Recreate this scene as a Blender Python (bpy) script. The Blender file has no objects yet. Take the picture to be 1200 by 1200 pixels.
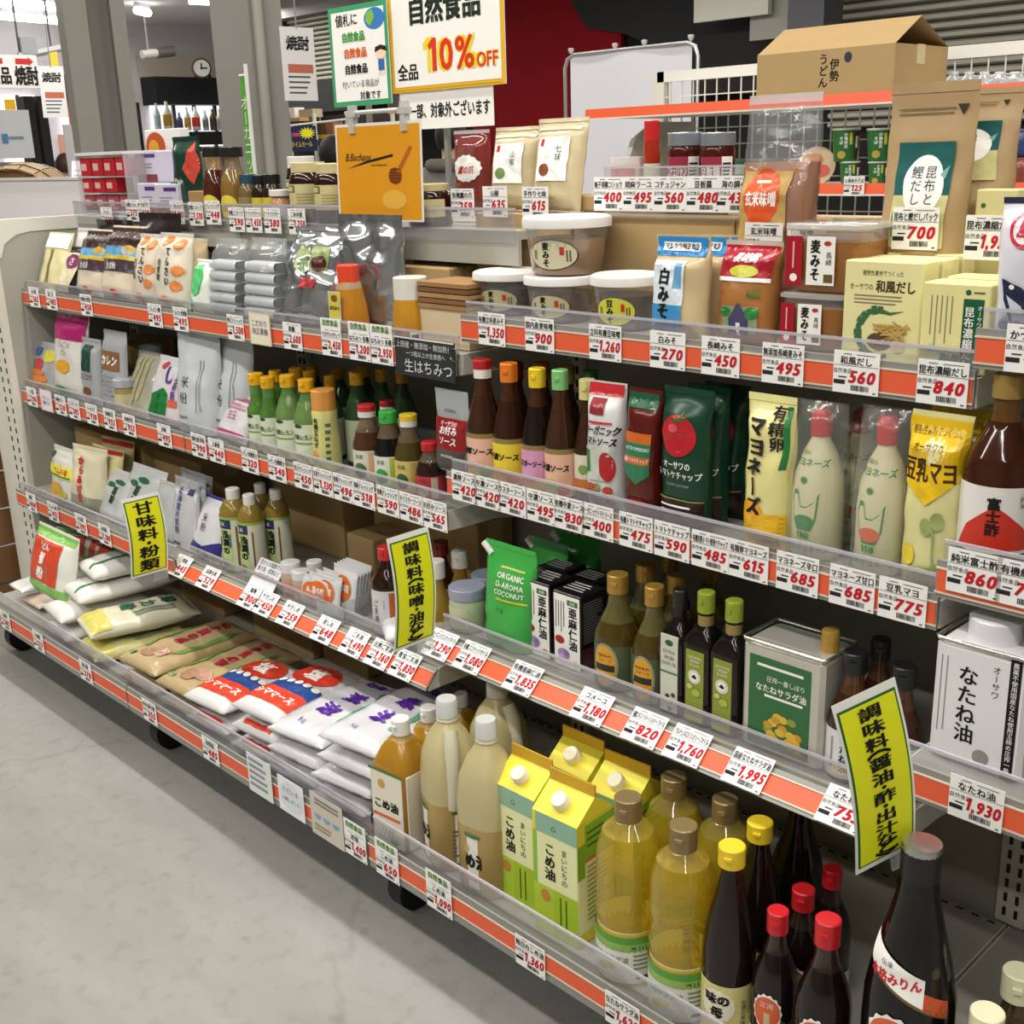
import bpy, math, random
from mathutils import Vector, Matrix, noise, geometry

scene = bpy.context.scene
COL = scene.collection
PI = math.pi
R = math.radians

# ---------------------------------------------------------------- camera
CAM_F, CAM_YAW, CAM_PITCH, CAM_ROLL = 1367.947, R(46.11208), R(17.12989), R(-1.81719)
CAM = Vector((3.28605, -1.05488, 1.33240))
_f = Vector((-math.sin(CAM_YAW) * math.cos(CAM_PITCH), math.cos(CAM_YAW) * math.cos(CAM_PITCH), -math.sin(CAM_PITCH)))
_r = Vector((math.cos(CAM_YAW), math.sin(CAM_YAW), 0))
_u = _r.cross(_f)
_c, _s = math.cos(CAM_ROLL), math.sin(CAM_ROLL)
FWD, RGT, UPV = _f, _c * _r + _s * _u, -_s * _r + _c * _u
cam_data = bpy.data.cameras.new('camera')
cam_data.sensor_width = 36.0
cam_data.lens = CAM_F / 1200 * 36
cam_data.clip_start = 0.05
cam_obj = bpy.data.objects.new('camera', cam_data)
COL.objects.link(cam_obj)
cam_obj.matrix_world = Matrix(((RGT.x, UPV.x, -FWD.x, CAM.x), (RGT.y, UPV.y, -FWD.y, CAM.y), (RGT.z, UPV.z, -FWD.z, CAM.z), (0, 0, 0, 1)))
scene.camera = cam_obj

# ---------------------------------------------------------------- world, lamps, exposure
world = bpy.data.worlds.new('world')
scene.world = world
world.use_nodes = True
world.node_tree.nodes['Background'].inputs[0].default_value = (0.93, 0.96, 1.0, 1)
world.node_tree.nodes['Background'].inputs[1].default_value = 0.32
scene.view_settings.view_transform = 'Standard'
scene.view_settings.look = 'None'
scene.view_settings.gamma = 1
scene.view_settings.exposure = -0.28
scene.view_settings.use_curve_mapping = False

CEIL = 3.3
def tube_light(name, x, y, z, lx, ly, power, rz=0):
    l = bpy.data.lights.new(name, 'AREA')
    l.shape = 'RECTANGLE'; l.size = lx; l.size_y = ly; l.energy = power
    l.color = (1.0, 0.965, 0.9)
    o = bpy.data.objects.new(name, l); COL.objects.link(o)
    o.location = (x, y, z); o.rotation_euler = (0, 0, rz)
    return o
tube_light('lamp_row_aisle', 1.6, -1.25, CEIL - 0.12, 7.0, 0.12, 125)
tube_light('lamp_row_gondola', 1.6, 0.40, CEIL - 0.12, 7.0, 0.12, 125)
tube_light('lamp_row_next_aisle', 0.0, 2.3, CEIL - 0.12, 8.0, 0.12, 80)
tube_light('lamp_row_far', -5.0, 2.5, CEIL - 0.12, 0.07, 6.0, 130)
tube_light('lamp_row_windows', -10.5, 5.5, CEIL - 0.12, 0.07, 6.0, 260)
tube_light('lamp_row_back', -2.0, 6.0, CEIL - 0.12, 9.0, 0.07, 260)  # unseen fill light added to brighten the back wall and shutters
tube_light('lamp_row_front', 1.6, -2.9, CEIL - 0.12, 7.0, 0.12, 110)

# ---------------------------------------------------------------- pixel -> world helpers (real positions on known planes)
def ray(u, v):
    return FWD + RGT * ((u - 600) / CAM_F) - UPV * ((v - 600) / CAM_F)
def at(u, v, y=None, x=None, z=None):
    d = ray(u, v)
    t = (y - CAM.y) / d.y if y is not None else (x - CAM.x) / d.x if x is not None else (z - CAM.z) / d.z
    return CAM + d * t
def mpp(p):                                   # metres per photo pixel at p
    return (p - CAM).dot(FWD) / CAM_F

# ---------------------------------------------------------------- materials
def lin(h):
    if not isinstance(h, str): return tuple(h)[:3]
    h = h.lstrip('#'); h = h if len(h) == 6 else ''.join(c * 2 for c in h); out = []
    for i in (0, 2, 4):
        c = int(h[i:i + 2], 16) / 255
        out.append(c / 12.92 if c <= 0.04045 else ((c + 0.055) / 1.055) ** 2.4)
    return tuple(out)
_MATS = {}
def mat(col, rough=0.5, metal=0.0, kind='solid', emit=0.0, spec=0.5, noise_amt=0.0, noise_scale=40.0, bump=0.0, alpha=0.5, coat=0.0):
    key = (col, rough, metal, kind, emit, spec, noise_amt, noise_scale, bump, alpha, coat)
    if key in _MATS: return _MATS[key]
    m = bpy.data.materials.new('%s_%s' % (kind, str(col).replace('#', '')))
    m.use_nodes = True
    nt = m.node_tree; N = nt.nodes; L = nt.links
    b = N['Principled BSDF']; out = N['Material Output']
    c = lin(col) + (1,)
    b.inputs['Base Color'].default_value = c
    b.inputs['Roughness'].default_value = rough
    b.inputs['Metallic'].default_value = metal
    b.inputs['Specular IOR Level'].default_value = spec
    if coat: b.inputs['Coat Weight'].default_value = coat; b.inputs['Coat Roughness'].default_value = 0.08
    if emit:
        b.inputs['Emission Color'].default_value = c; b.inputs['Emission Strength'].default_value = emit
    if noise_amt or bump:
        tc = N.new('ShaderNodeTexCoord'); nz = N.new('ShaderNodeTexNoise')
        nz.inputs['Scale'].default_value = noise_scale; nz.inputs['Detail'].default_value = 4
        L.new(tc.outputs['Object'], nz.inputs['Vector'])
        if noise_amt:
            mr = N.new('ShaderNodeMapRange')
            mr.inputs['To Min'].default_value = 1 - noise_amt; mr.inputs['To Max'].default_value = 1 + noise_amt * 0.6
            L.new(nz.outputs['Fac'], mr.inputs['Value'])
            mx = N.new('ShaderNodeVectorMath'); mx.operation = 'SCALE'
            mx.inputs[0].default_value = c[:3]; L.new(mr.outputs[0], mx.inputs['Scale'])
            L.new(mx.outputs[0], b.inputs['Base Color'])
        if bump:
            bp = N.new('ShaderNodeBump'); bp.inputs['Strength'].default_value = bump; bp.inputs['Distance'].default_value = 0.01
            L.new(nz.outputs['Fac'], bp.inputs['Height']); L.new(bp.outputs[0], b.inputs['Normal'])
    if kind in ('clear', 'tint'):
        # thin clear plastic / glass holding a coloured liquid: part see-through, part body, with a Fresnel gloss on top
        tr = N.new('ShaderNodeBsdfTransparent'); mixb = N.new('ShaderNodeMixShader'); gl = N.new('ShaderNodeBsdfGlossy')
        top = N.new('ShaderNodeMixShader'); fr = N.new('ShaderNodeMath'); fr.operation = 'MULTIPLY_ADD'; lw = N.new('ShaderNodeLayerWeight'); lw.inputs['Blend'].default_value = 0.25; pw = N.new('ShaderNodeMath'); pw.operation = 'POWER'; pw.inputs[1].default_value = 1.6; L.new(lw.outputs['Facing'], pw.inputs[0]); L.new(pw.outputs[0], fr.inputs[0]); fr.inputs[1].default_value = 0.7; fr.inputs[2].default_value = 0.045
        gl.inputs['Roughness'].default_value = rough
        lum = max(c[:3]) or 1
        tr.inputs['Color'].default_value = tuple(min(1, 0.25 + 0.75 * x / lum) for x in c[:3]) + (1,) if kind == 'tint' else (0.97, 0.98, 0.98, 1)
        mixb.inputs[0].default_value = alpha
        L.new(tr.outputs[0], mixb.inputs[1]); L.new(b.outputs[0], mixb.inputs[2])
        L.new(fr.outputs[0], top.inputs[0]); L.new(mixb.outputs[0], top.inputs[1]); L.new(gl.outputs[0], top.inputs[2])
        L.new(top.outputs[0], out.inputs['Surface'])
        b.inputs['Specular IOR Level'].default_value = 0.1
        if bump: L.new(bp.outputs[0], gl.inputs['Normal'])
    _MATS[key] = m
    return m
def clear(alpha=0.12, rough=0.06, col='#dfe3e6', bump=0.0): return mat(col, rough, kind='clear', alpha=alpha, bump=bump, noise_scale=25)
def tint(col, alpha=0.6, rough=0.05): return mat(col, rough, kind='tint', alpha=alpha)
def paper(col): return mat(col, 0.75, spec=0.2)
def gloss(col, rough=0.12): return mat(col, rough)
def film(col): return mat(col, 0.22, spec=0.5)
def cardboard(): return mat('#b79b6e', 0.85, spec=0.15, noise_amt=0.08, noise_scale=18)
INK = '#1d1b1a'; RED = '#c4202c'

# ---------------------------------------------------------------- geometry builder
class G:
    def __init__(s): s.v = []; s.f = []
    def add(s, vs, fs):
        n = len(s.v); s.v += [tuple(p) for p in vs]; s.f += [tuple(i + n for i in f) for f in fs]; return s
    def box(s, x0, x1, y0, y1, z0, z1):
        return s.add([(x0, y0, z0), (x1, y0, z0), (x1, y1, z0), (x0, y1, z0), (x0, y0, z1), (x1, y0, z1), (x1, y1, z1), (x0, y1, z1)],
                     [(0, 3, 2, 1), (4, 5, 6, 7), (0, 1, 5, 4), (1, 2, 6, 5), (2, 3, 7, 6), (3, 0, 4, 7)])
    def bbox(s, x0, x1, y0, y1, z0, z1, b=0.004):      # box with chamfered vertical and top edges
        def ring(i, z): return [(x0 + i + b, y0 + i, z), (x1 - i - b, y0 + i, z), (x1 - i, y0 + i + b, z), (x1 - i, y1 - i - b, z), (x1 - i - b, y1 - i, z), (x0 + i + b, y1 - i, z), (x0 + i, y1 - i - b, z), (x0 + i, y0 + i + b, z)]
        vs = ring(b, z0) + ring(0, z0 + b) + ring(0, z1 - b) + ring(b, z1); fs = [tuple(range(7, -1, -1)), tuple(range(24, 32))]
        for k in range(3):
            for i in range(8): j = (i + 1) % 8; fs.append((k * 8 + i, k * 8 + j, k * 8 + 8 + j, k * 8 + 8 + i))
        return s.add(vs, fs)
    def lathe(s, prof, n=24, sq=0.0, sx=1.0, sy=1.0, cx=0.0, cy=0.0, close=True):
        vs = []; fs = []
        for row in prof:
            r, z = row[0], row[1]; q = row[2] if len(row) > 2 else sq
            for i in range(n):
                a = 2 * PI * i / n; ca, sa = math.cos(a), math.sin(a)
                k = 1.0
                if q: k = (abs(ca) ** (2 + 10 * q) + abs(sa) ** (2 + 10 * q)) ** (-1 / (2 + 10 * q))
                vs.append((cx + r * k * ca * sx, cy + r * k * sa * sy, z))
        m = len(prof)
        for k in range(m - 1):
            for i in range(n): j = (i + 1) % n; fs.append((k * n + i, k * n + j, k * n + n + j, k * n + n + i))
        if close: fs.append(tuple(range(n - 1, -1, -1))); fs.append(tuple(range((m - 1) * n, m * n)))
        return s.add(vs, fs)
    def grid(s, fn, nu, nv, flip=False):
        vs = [fn(i / nu, j / nv) for j in range(nv + 1) for i in range(nu + 1)]; fs = []
        for j in range(nv):
            for i in range(nu):
                a = j * (nu + 1) + i; q = (a, a + 1, a + nu + 2, a + nu + 1); fs.append(q[::-1] if flip else q)
        return s.add(vs, fs)
    def tube(s, pts, r, n=8, closed=False):
        pts = [Vector(p) for p in pts]; vs = []; m = len(pts); fs = []
        for k, p in enumerate(pts):
            a = pts[(k - 1) % m] if closed or k else pts[k]; b = pts[(k + 1) % m] if closed or k < m - 1 else pts[k]
            t = (b - a).normalized(); e1 = t.orthogonal().normalized() if k == 0 else (e1 - t * e1.dot(t)).normalized()
            e2 = t.cross(e1); rr = r[k] if isinstance(r, (list, tuple)) else r
            vs += [p + rr * (math.cos(2 * PI * i / n) * e1 + math.sin(2 * PI * i / n) * e2) for i in range(n)]
        for k in range(m if closed else m - 1):
            for i in range(n): j = (i + 1) % n; k2 = (k + 1) % m; fs.append((k * n + i, k * n + j, k2 * n + j, k2 * n + i))
        if not closed: fs.append(tuple(range(n - 1, -1, -1))); fs.append(tuple(range((m - 1) * n, m * n)))
        return s.add(vs, fs)
    def prism(s, outline, x0, x1):                     # outline in (y, z), extruded along x
        n = len(outline); vs = [(x0, y, z) for y, z in outline] + [(x1, y, z) for y, z in outline]
        fs = [tuple(range(n)), tuple(range(2 * n - 1, n - 1, -1))] + [(i, i + n, (i + 1) % n + n, (i + 1) % n) for i in range(n)]
        return s.add(vs, fs)
    def slab(s, outline, y0, y1):                      # outline in (x, z), extruded along y
        n = len(outline); vs = [(x, y0, z) for x, z in outline] + [(x, y1, z) for x, z in outline]
        fs = [tuple(range(n)), tuple(range(2 * n - 1, n - 1, -1))] + [(i, i + n, (i + 1) % n + n, (i + 1) % n) for i in range(n)]
        return s.add(vs, fs)
    def mesh(s, name, m, smooth=None):
        me = bpy.data.meshes.new(name); me.from_pydata(s.v, [], s.f)
        me.materials.append(m)
        if smooth:
            me.polygons.foreach_set('use_smooth', [True] * len(me.polygons))
            me.set_sharp_from_angle(angle=R(smooth))
        me.update(); return me
    def build(s, name, m, parent=None, smooth=None):
        return put(name, s.mesh(name, m, smooth), parent)
def put(name, me, parent=None, loc=None):
    o = bpy.data.objects.new(name, me); COL.objects.link(o)
    if parent: o.parent = parent
    if loc: o.location = loc
    return o
def tag(o, label, cat, group=None):
    o['label'] = label; o['category'] = cat
    if group: o['group'] = group
    return o
def thing(name, label, cat, loc=(0, 0, 0), rz=0.0, tilt=0.0, group=None, ry=0.0):
    o = bpy.data.objects.new(name, None); COL.objects.link(o); o.empty_display_size = 0.05
    o.location = loc; o.rotation_euler = (tilt, ry, rz)
    return tag(o, label, cat, group)
def struct(o): o['kind'] = 'structure'; return o

# ---------------------------------------------------------------- lettering
_GL = {}
def glyph(ch, bold=0.0):
    k = (ch, bold)
    if k in _GL: return _GL[k]
    if ch == '1':
        _GL[(ch, 0.0)] = ([(.02, .585, 0), (.05, .50, 0), (.17, .575, 0), (.17, 0, 0), (.28, 0, 0), (.28, .727, 0), (.19, .727, 0)], [(0, 1, 2, 6), (2, 3, 4, 5, 6)], .36)
    if bold:
        vs, fs, adv = glyph(ch); n = len(vs); V = []; F = []
        for k_, (dx, dy) in enumerate(((-1, -.6), (1, -.6), (-1, .6), (1, .6))):
            F += [tuple(i + len(V) for i in q) for q in fs]; V += [(x + dx * bold, y + dy * bold, k_) for x, y, _ in vs]
        _GL[k] = (V, F, adv + bold * (2 if ord(ch) < 0x2000 else 0)); return _GL[k]
    if k in _GL: return _GL[k]
    cu = bpy.data.curves.new('g', 'FONT'); cu.body = ch; cu.size = 1; cu.resolution_u = 2
    ob = bpy.data.objects.new('g', cu)
    me = bpy.data.meshes.new_from_object(ob)
    vs = [(p.co.x, p.co.y, 0) for p in me.vertices]; fs = [tuple(p.vertices) for p in me.polygons]
    bpy.data.objects.remove(ob); bpy.data.curves.remove(cu); bpy.data.meshes.remove(me)
    if vs:
        x0 = min(v[0] for v in vs); x1 = max(v[0] for v in vs)
        if ord(ch) < 0x2000:
            adv = x1 - x0 + 0.075; vs = [(x - x0 + 0.0375, y, z) for x, y, z in vs]
        else: adv = 1.0
    else: adv = 0.3
    _GL[k] = (vs, fs, adv); return _GL[k]
def text2d(s, size, vertical=False, bold=0.0, slant=0.0, xs=1.0, gap=0.0, fit=None):
    """flat lettering centred on the origin; several lines with \\n (columns right to left when vertical)"""
    V = []; F = []
    lines = s.split('\n')
    lay = []
    for li, line in enumerate(lines):
        pos = 0.0
        for ch in line:
            vs, fs, adv = glyph(ch, bold)
            if vertical:
                rot = ch in 'ー（）()-―~'
                if rot: xm_, ym_ = (min(q[0] for q in vs) + max(q[0] for q in vs)) / 2, (min(q[1] for q in vs) + max(q[1] for q in vs)) / 2
                pts = [(y - ym_, 0.36 + xm_ - x, z) if rot else (x - (adv / 2), y, z) for x, y, z in vs]
                lay.append((li, [(x, y - pos, z) for x, y, z in pts], fs)); pos += 1.0 + gap
            else:
                lay.append((li, [(x + pos, y, z) for x, y, z in vs], fs)); pos += adv + gap
        if not vertical: lay = [(l, [(x - pos / 2, y, z) for x, y, z in p], f) if l == li else (l, p, f) for l, p, f in lay]
        else: lay = [(l, [(x, y + pos / 2 - 0.85, z) for x, y, z in p], f) if l == li else (l, p, f) for l, p, f in lay]
    n = len(lines)
    for li, p, f in lay:
        off = ((n - 1) / 2 - li) * 1.15
        k = len(V)
        for x, y, z in p:
            if vertical: x, y = x + off, y
            else: x, y = x, y + off - 0.36
            V.append(((x + slant * y) * size * xs, y * size, z))
        F += [tuple(i + k for i in q) for q in f]
    if fit and V:
        w = max(v[0] for v in V) - min(v[0] for v in V)
        if w > fit: V = [(x * fit / w, y, z) for x, y, z in V]
    return V, F
def _chop(V, F, L):
    V = list(V); out = []
    st = [t for q in F for t in [(q[0], q[i], q[i + 1]) for i in range(1, len(q) - 1)]]
    while st:
        a, b, c = st.pop()
        d = [(V[a][0] - V[b][0]) ** 2 + (V[a][1] - V[b][1]) ** 2, (V[b][0] - V[c][0]) ** 2 + (V[b][1] - V[c][1]) ** 2, (V[c][0] - V[a][0]) ** 2 + (V[c][1] - V[a][1]) ** 2]
        m = max(d)
        if m <= L * L: out.append((a, b, c)); continue
        if m == d[1]: a, b, c = b, c, a
        elif m == d[2]: a, b, c = c, a, b
        V.append(((V[a][0] + V[b][0]) / 2, (V[a][1] + V[b][1]) / 2) + tuple(V[a][2:])); k = len(V) - 1
        st += [(a, k, c), (k, b, c)]
    return V, out

class Print:
    """flat print laid on a surface map fn(x, y, offset) -> point; one mesh per colour and layer"""
    def __init__(s, fn, parent, step=None, base=0.0004): s.fn = fn; s.p = parent; s.step = step; s.off = base; s.items = {}
    def _put(s, name, m, V, F, uniq=0):
        if s.step: V, F = _chop(V, F, s.step)
        g = s.items.setdefault((name, m.name, uniq), (G(), m))[0]
        g.add([s.fn(q[0], q[1], s.off + (q[2] * 8e-5 if len(q) > 2 else 0)) for q in V], F)
    def layer(s): s.off += 0.0004; return s
    def rect(s, x0, x1, y0, y1, m, name='label'): s.off += 6e-6; s._put(name, m, [(x0, y0), (x1, y0), (x1, y1), (x0, y1)], [(0, 1, 2, 3)]); return s
    def poly(s, pts, m, name='label'): s.off += 2.5e-5; s._put(name, m, pts, [tuple(q) for q in geometry.tessellate_polygon([[Vector((x, y, 0)) for x, y in pts]])] if s.step else [tuple(range(len(pts)))], len(s.items) + 1); return s
    def oval(s, cx, cy, rx, ry, m, name='label', n=28, wob=0.0):
        return s.poly([(cx + rx * (1 + wob * math.cos(14 * 2 * PI * i / n)) * math.cos(2 * PI * i / n), cy + ry * (1 + wob * math.cos(14 * 2 * PI * i / n)) * math.sin(2 * PI * i / n)) for i in range(n)], m, name)
    def text(s, t, cx, cy, size, m, name='lettering', **k):
        V, F = text2d(t, size, **k); s._put(name, m, [(x + cx, y + cy, z) for x, y, z in V], F, len(s.items) + 1); return s
    def lines(s, x0, x1, y0, y1, n, m, seed=0, fill=0.55, name='small_print', vertical=False):
        rnd = random.Random(seed)
        if vertical:
            dx = (x1 - x0) / n
            for i in range(n):
                e = y1 - (y1 - y0) * rnd.uniform(0.7, 1); s.rect(x0 + dx * i, x0 + dx * (i + fill), e, y1, m, name)
            return s
        dy = (y1 - y0) / n
        for i in range(n):
            e = x0 + (x1 - x0) * rnd.uniform(0.65, 1)
            s.rect(x0, e, y1 - dy * (i + fill), y1 - dy * i, m, name)
        return s
    def done(s):
        for key, (g, m) in s.items.items(): g.build(key[0], m, s.p)
def plane(o, ex, ey):
    o, ex, ey = Vector(o), Vector(ex), Vector(ey); n = ex.cross(ey).normalized()
    return lambda x, y, d: tuple(o + ex * x + ey * y + n * d)
def front(y, cx=0.0, cz=0.0): return plane((cx, y, cz), (1, 0, 0), (0, 0, 1))
def right_side(x, cy=0.0, cz=0.0): return plane((x, cy, cz), (0, 1, 0), (0, 0, 1))
def top_side(z, cx=0.0, cy=0.0): return plane((cx, cy, z), (1, 0, 0), (0, 1, 0))
def cyl(rad, a0=-PI / 2):
    rf = rad if callable(rad) else (lambda z: rad)
    def fn(x, y, d):
        r = rf(y); a = a0 + x / r; return ((r + d) * math.cos(a), (r + d) * math.sin(a), y)
    return fn
def interp(tbl):
    def f(t):
        if t <= tbl[0][0]: return tbl[0][1]
        for (a, x), (b, y) in zip(tbl, tbl[1:]):
            if t <= b:
                k = (t - a) / (b - a) if b > a else 0; k = k * k * (3 - 2 * k); return x + (y - x) * k
        return tbl[-1][1]
    return f

# ================================================================ the setting
def floor_material():
    m = bpy.data.materials.new('concrete'); m.use_nodes = True
    nt = m.node_tree; N = nt.nodes; L = nt.links; b = N['Principled BSDF']
    tc = N.new('ShaderNodeTexCoord')
    n1 = N.new('ShaderNodeTexNoise'); n1.inputs['Scale'].default_value = 2.2; n1.inputs['Detail'].default_value = 8; n1.inputs['Roughness'].default_value = 0.62
    n2 = N.new('ShaderNodeTexNoise'); n2.inputs['Scale'].default_value = 28; n2.inputs['Detail'].default_value = 5
    mp = N.new('ShaderNodeMapping'); mp.inputs['Scale'].default_value = (0.35, 1.3, 1)
    L.new(tc.outputs['Object'], mp.inputs[0]); L.new(mp.outputs[0], n1.inputs['Vector']); L.new(tc.outputs['Object'], n2.inputs['Vector'])
    r1 = N.new('ShaderNodeValToRGB'); e = r1.color_ramp.elements
    e[0].position = 0.3; e[0].color = lin('#84837e') + (1,); e[1].position = 0.72; e[1].color = lin('#a09f9b') + (1,)
    r2 = N.new('ShaderNodeValToRGB'); e = r2.color_ramp.elements
    e[0].position = 0.28; e[0].color = (0.72, 0.70, 0.67, 1); e[1].position = 0.46; e[1].color = (1, 1, 1, 1)
    mx = N.new('ShaderNodeMixRGB'); mx.blend_type = 'MULTIPLY'; mx.inputs[0].default_value = 0.5
    L.new(n1.outputs[0], r1.inputs[0]); L.new(n2.outputs[0], r2.inputs[0])
    L.new(r1.outputs[0], mx.inputs[1]); L.new(r2.outputs[0], mx.inputs[2])
    vo = N.new('ShaderNodeTexVoronoi'); vo.feature = 'DISTANCE_TO_EDGE'; vo.inputs['Scale'].default_value = 0.9
    wv = N.new('ShaderNodeMixRGB'); wv.inputs[0].default_value = 0.12
    L.new(tc.outputs['Object'], wv.inputs[1]); L.new(n1.outputs['Color'], wv.inputs[2]); L.new(wv.outputs[0], vo.inputs['Vector'])
    r3 = N.new('ShaderNodeValToRGB'); e = r3.color_ramp.elements
    e[0].position = 0.0; e[0].color = (0.72, 0.72, 0.70, 1); e[1].position = 0.004; e[1].color = (1, 1, 1, 1)
    m3 = N.new('ShaderNodeMixRGB'); m3.blend_type = 'MULTIPLY'; m3.inputs[0].default_value = 0.45
    L.new(vo.outputs[0], r3.inputs[0]); L.new(mx.outputs[0], m3.inputs[1]); L.new(r3.outputs[0], m3.inputs[2])
    L.new(m3.outputs[0], b.inputs['Base Color'])
    b.inputs['Roughness'].default_value = 0.55; b.inputs['Specular IOR Level'].default_value = 0.3
    bp = N.new('ShaderNodeBump'); bp.inputs['Strength'].default_value = 0.08; bp.inputs['Distance'].default_value = 0.02
    L.new(n2.outputs[0], bp.inputs['Height']); L.new(bp.outputs[0], b.inputs['Normal'])
    return m
struct(G().box(-14, 7, -5, 14, -0.05, 0).build('floor', floor_material()))
struct(G().box(-14, 7, -5, 14, CEIL + 0.02, CEIL + 0.1).build('ceiling', mat('#e9e4e2', 0.9, spec=0.1, noise_amt=0.03, noise_scale=1.5)))

struct(G().box(-14, 7, -5.1, -5, 0, CEIL + .02).build('wall_front', mat('#8f8c85', .8, spec=.1, noise_amt=.15, noise_scale=1.2)))
struct(G().box(7, 7.1, -5, 12, 0, CEIL + .02).build('wall_right', mat('#8f8c85', .8, spec=.1, noise_amt=.15, noise_scale=1.2)))
# ================================================================ the shelving units
STEEL = mat('#a9a89e', 0.45, spec=0.4, noise_amt=0.03, noise_scale=6)
CREAM = mat('#dedbd0', 0.5, spec=0.3, noise_amt=0.03, noise_scale=5)
ORANGE = mat('#e8603a', 0.45)
RAILGREY = mat('#8d8c88', 0.35)
FENCE = clear(0.16, 0.05, '#cfcbd6')
RIM = clear(0.62, 0.12, '#d2ced8')
COVER = clear(0.04, 0.05)
BLACK = mat('#111112', 0.45)
BACK_Y = 0.56
ROWS = {}        # row key -> (x0, x1, y, z0, tilt, floor z)
def add_shelf(unit, key, x0, x1, y, z0, tilt=0.0, tall=0.068, back=BACK_Y, deck=False):
    zf = z0 + 0.035; g = 0.0025
    x0 += g; x1 -= g
    bd = G()
    bd.prism([(y + 0.006 + 0.045 * math.sin(tilt), z0 + 0.012), (y + 0.006 + 0.045 * math.sin(tilt), zf), (back - .016, zf), (back - .016, zf - 0.022)], x0, x1)
    sh = bd.build('deck' if deck else 'shelf', STEEL, unit)
    s, c = math.sin(tilt), math.cos(tilt)
    def pl(d, w): return (y + s * w - c * d, z0 + c * w + s * d)            # d forward, w up along the rail face
    h = 0.046 if not deck else 0.06
    G().prism([pl(0, 0), pl(0.004, 0), pl(0.004, h), pl(0, h)], x0, x1).build('price_rail', RAILGREY, sh)
    k = 0.008 if not deck else 0.018
    G().prism([pl(0.0042, k), pl(0.005, k), pl(0.005, k + 0.027), pl(0.0042, k + 0.027)], x0 + 0.002, x1 - 0.002).build('orange_strip', ORANGE, sh)
    for a in (k - 0.0025, k + 0.0275):
        G().prism([pl(0.0042, a), pl(0.0062, a), pl(0.0062, a + 0.0022), pl(0.0042, a + 0.0022)], x0, x1).build('rail_lip', mat('#d9cdb8', 0.4), sh)
    yf = y + 0.008 + s * 0.05
    zt = z0 + tall
    G().box(x0 + 0.002, x1 - 0.002, yf, yf + 0.002, zf - 0.003, zt - 0.003).build('clear_fence', FENCE, sh)
    G().box(x0 + 0.002, x1 - 0.002, yf - 0.001, yf + 0.003, zt - 0.004, zt).build('fence_rim', RIM, sh)
    for xa, sgn in ((x0, 1), (x1, -1)):
        G().prism([(y + 0.0045, z0), (y + 0.0045 + s * 0.04, zf + 0.001), (back - .016, zf + 0.001), (back - .016, z0 - 0.045), (y + 0.12, z0 - 0.004)], xa - sgn * 0.0006, xa + sgn * 0.002).build('bracket', CREAM, sh)
    ROWS[key] = (x0, x1, y, z0, tilt, zf)
    return sh
def slots(g, x, y, z0, z1, dz=0.025):
    z = z0
    while z < z1: g.box(x - 0.0025, x + 0.0025, y - 0.0012, y + 0.002, z, z + 0.014); z += dz
def unit(name, label, x0, x1, rows):
    t = thing(name, label, 'shelving unit', ((x0 + x1) / 2, 0.3, 0), group='joined shelving units along the aisle')
    t.location = (0, 0, 0)
    G().box(x0 + 0.001, x1 - 0.001, BACK_Y, BACK_Y + 0.02, 0.1, 1.2).build('back_panel', STEEL, t)
    for key, y, z0, tilt in rows:
        add_shelf(t, key, x0, x1, y, z0, tilt, tall=0.097 if key[-1] == '4' else 0.068, deck=key[-1] == '4')
    return t
U1 = unit('shelving_unit', 'leftmost grey steel shelving bay holding bags of flour and sweet beans', 0, 0.9,
          [('a1', .258, .968, 0), ('a2', .217, .698, 0), ('a3', .154, .416, 0), ('a4', 0, .13, 0)])
U2 = unit('shelving_unit', 'grey steel shelving bay holding lemon juice bottles, dressings and white salt bags', 0.9, 1.8,
          [('b1', .258, .968, 0), ('b2', .217, .698, 0), ('b3', .150, .412, R(44)), ('b4', 0, .13, 0)])
U3 = unit('shelving_unit', 'grey steel shelving bay holding miso tubs, sauce bottles, mayonnaise and oils', 1.8, 2.7,
          [('c1', .27, 1.027, 0), ('c2', .222, .762, 0), ('c3', .148, .484, R(48)), ('c4', 0, .13, 0)])
U4 = unit('shelving_unit', 'rightmost grey steel shelving bay with the white rapeseed oil tin', 2.7, 3.6,
          [('d1', .25, 1.080, 0), ('d2', .2, .815, 0), ('d3', .14, .578, 0), ('d4', 0, .13, 0)])
for U, x in ((U1, 0.04), (U1, 0.9), (U2, 1.8), (U3, 2.7), (U4, 3.55)):
    G().box(x - 0.022, x + 0.022, BACK_Y - 0.012, BACK_Y - 0.001, 0.166, 1.18).build('upright_post', CREAM, U)
    g = G(); slots(g, x - 0.009, BACK_Y - 0.013, 0.18, 1.18); slots(g, x + 0.009, BACK_Y - 0.013, 0.18, 1.18)
    g.build('post_slots', BLACK, U)['kind'] = 'stuff'
    cst = G().prism([(0.09 + 0.045 * math.cos(2 * PI * i / 20), 0.046 + 0.045 * math.sin(2 * PI * i / 20)) for i in range(20)], x - 0.018, x + 0.018).build('caster_wheel', mat('#0c0c0d', 0.5), U)
    G().box(x - 0.024, x + 0.024, 0.06, 0.13, 0.08, 0.122).build('caster_fork', mat('#151516', 0.5), cst)
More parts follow.
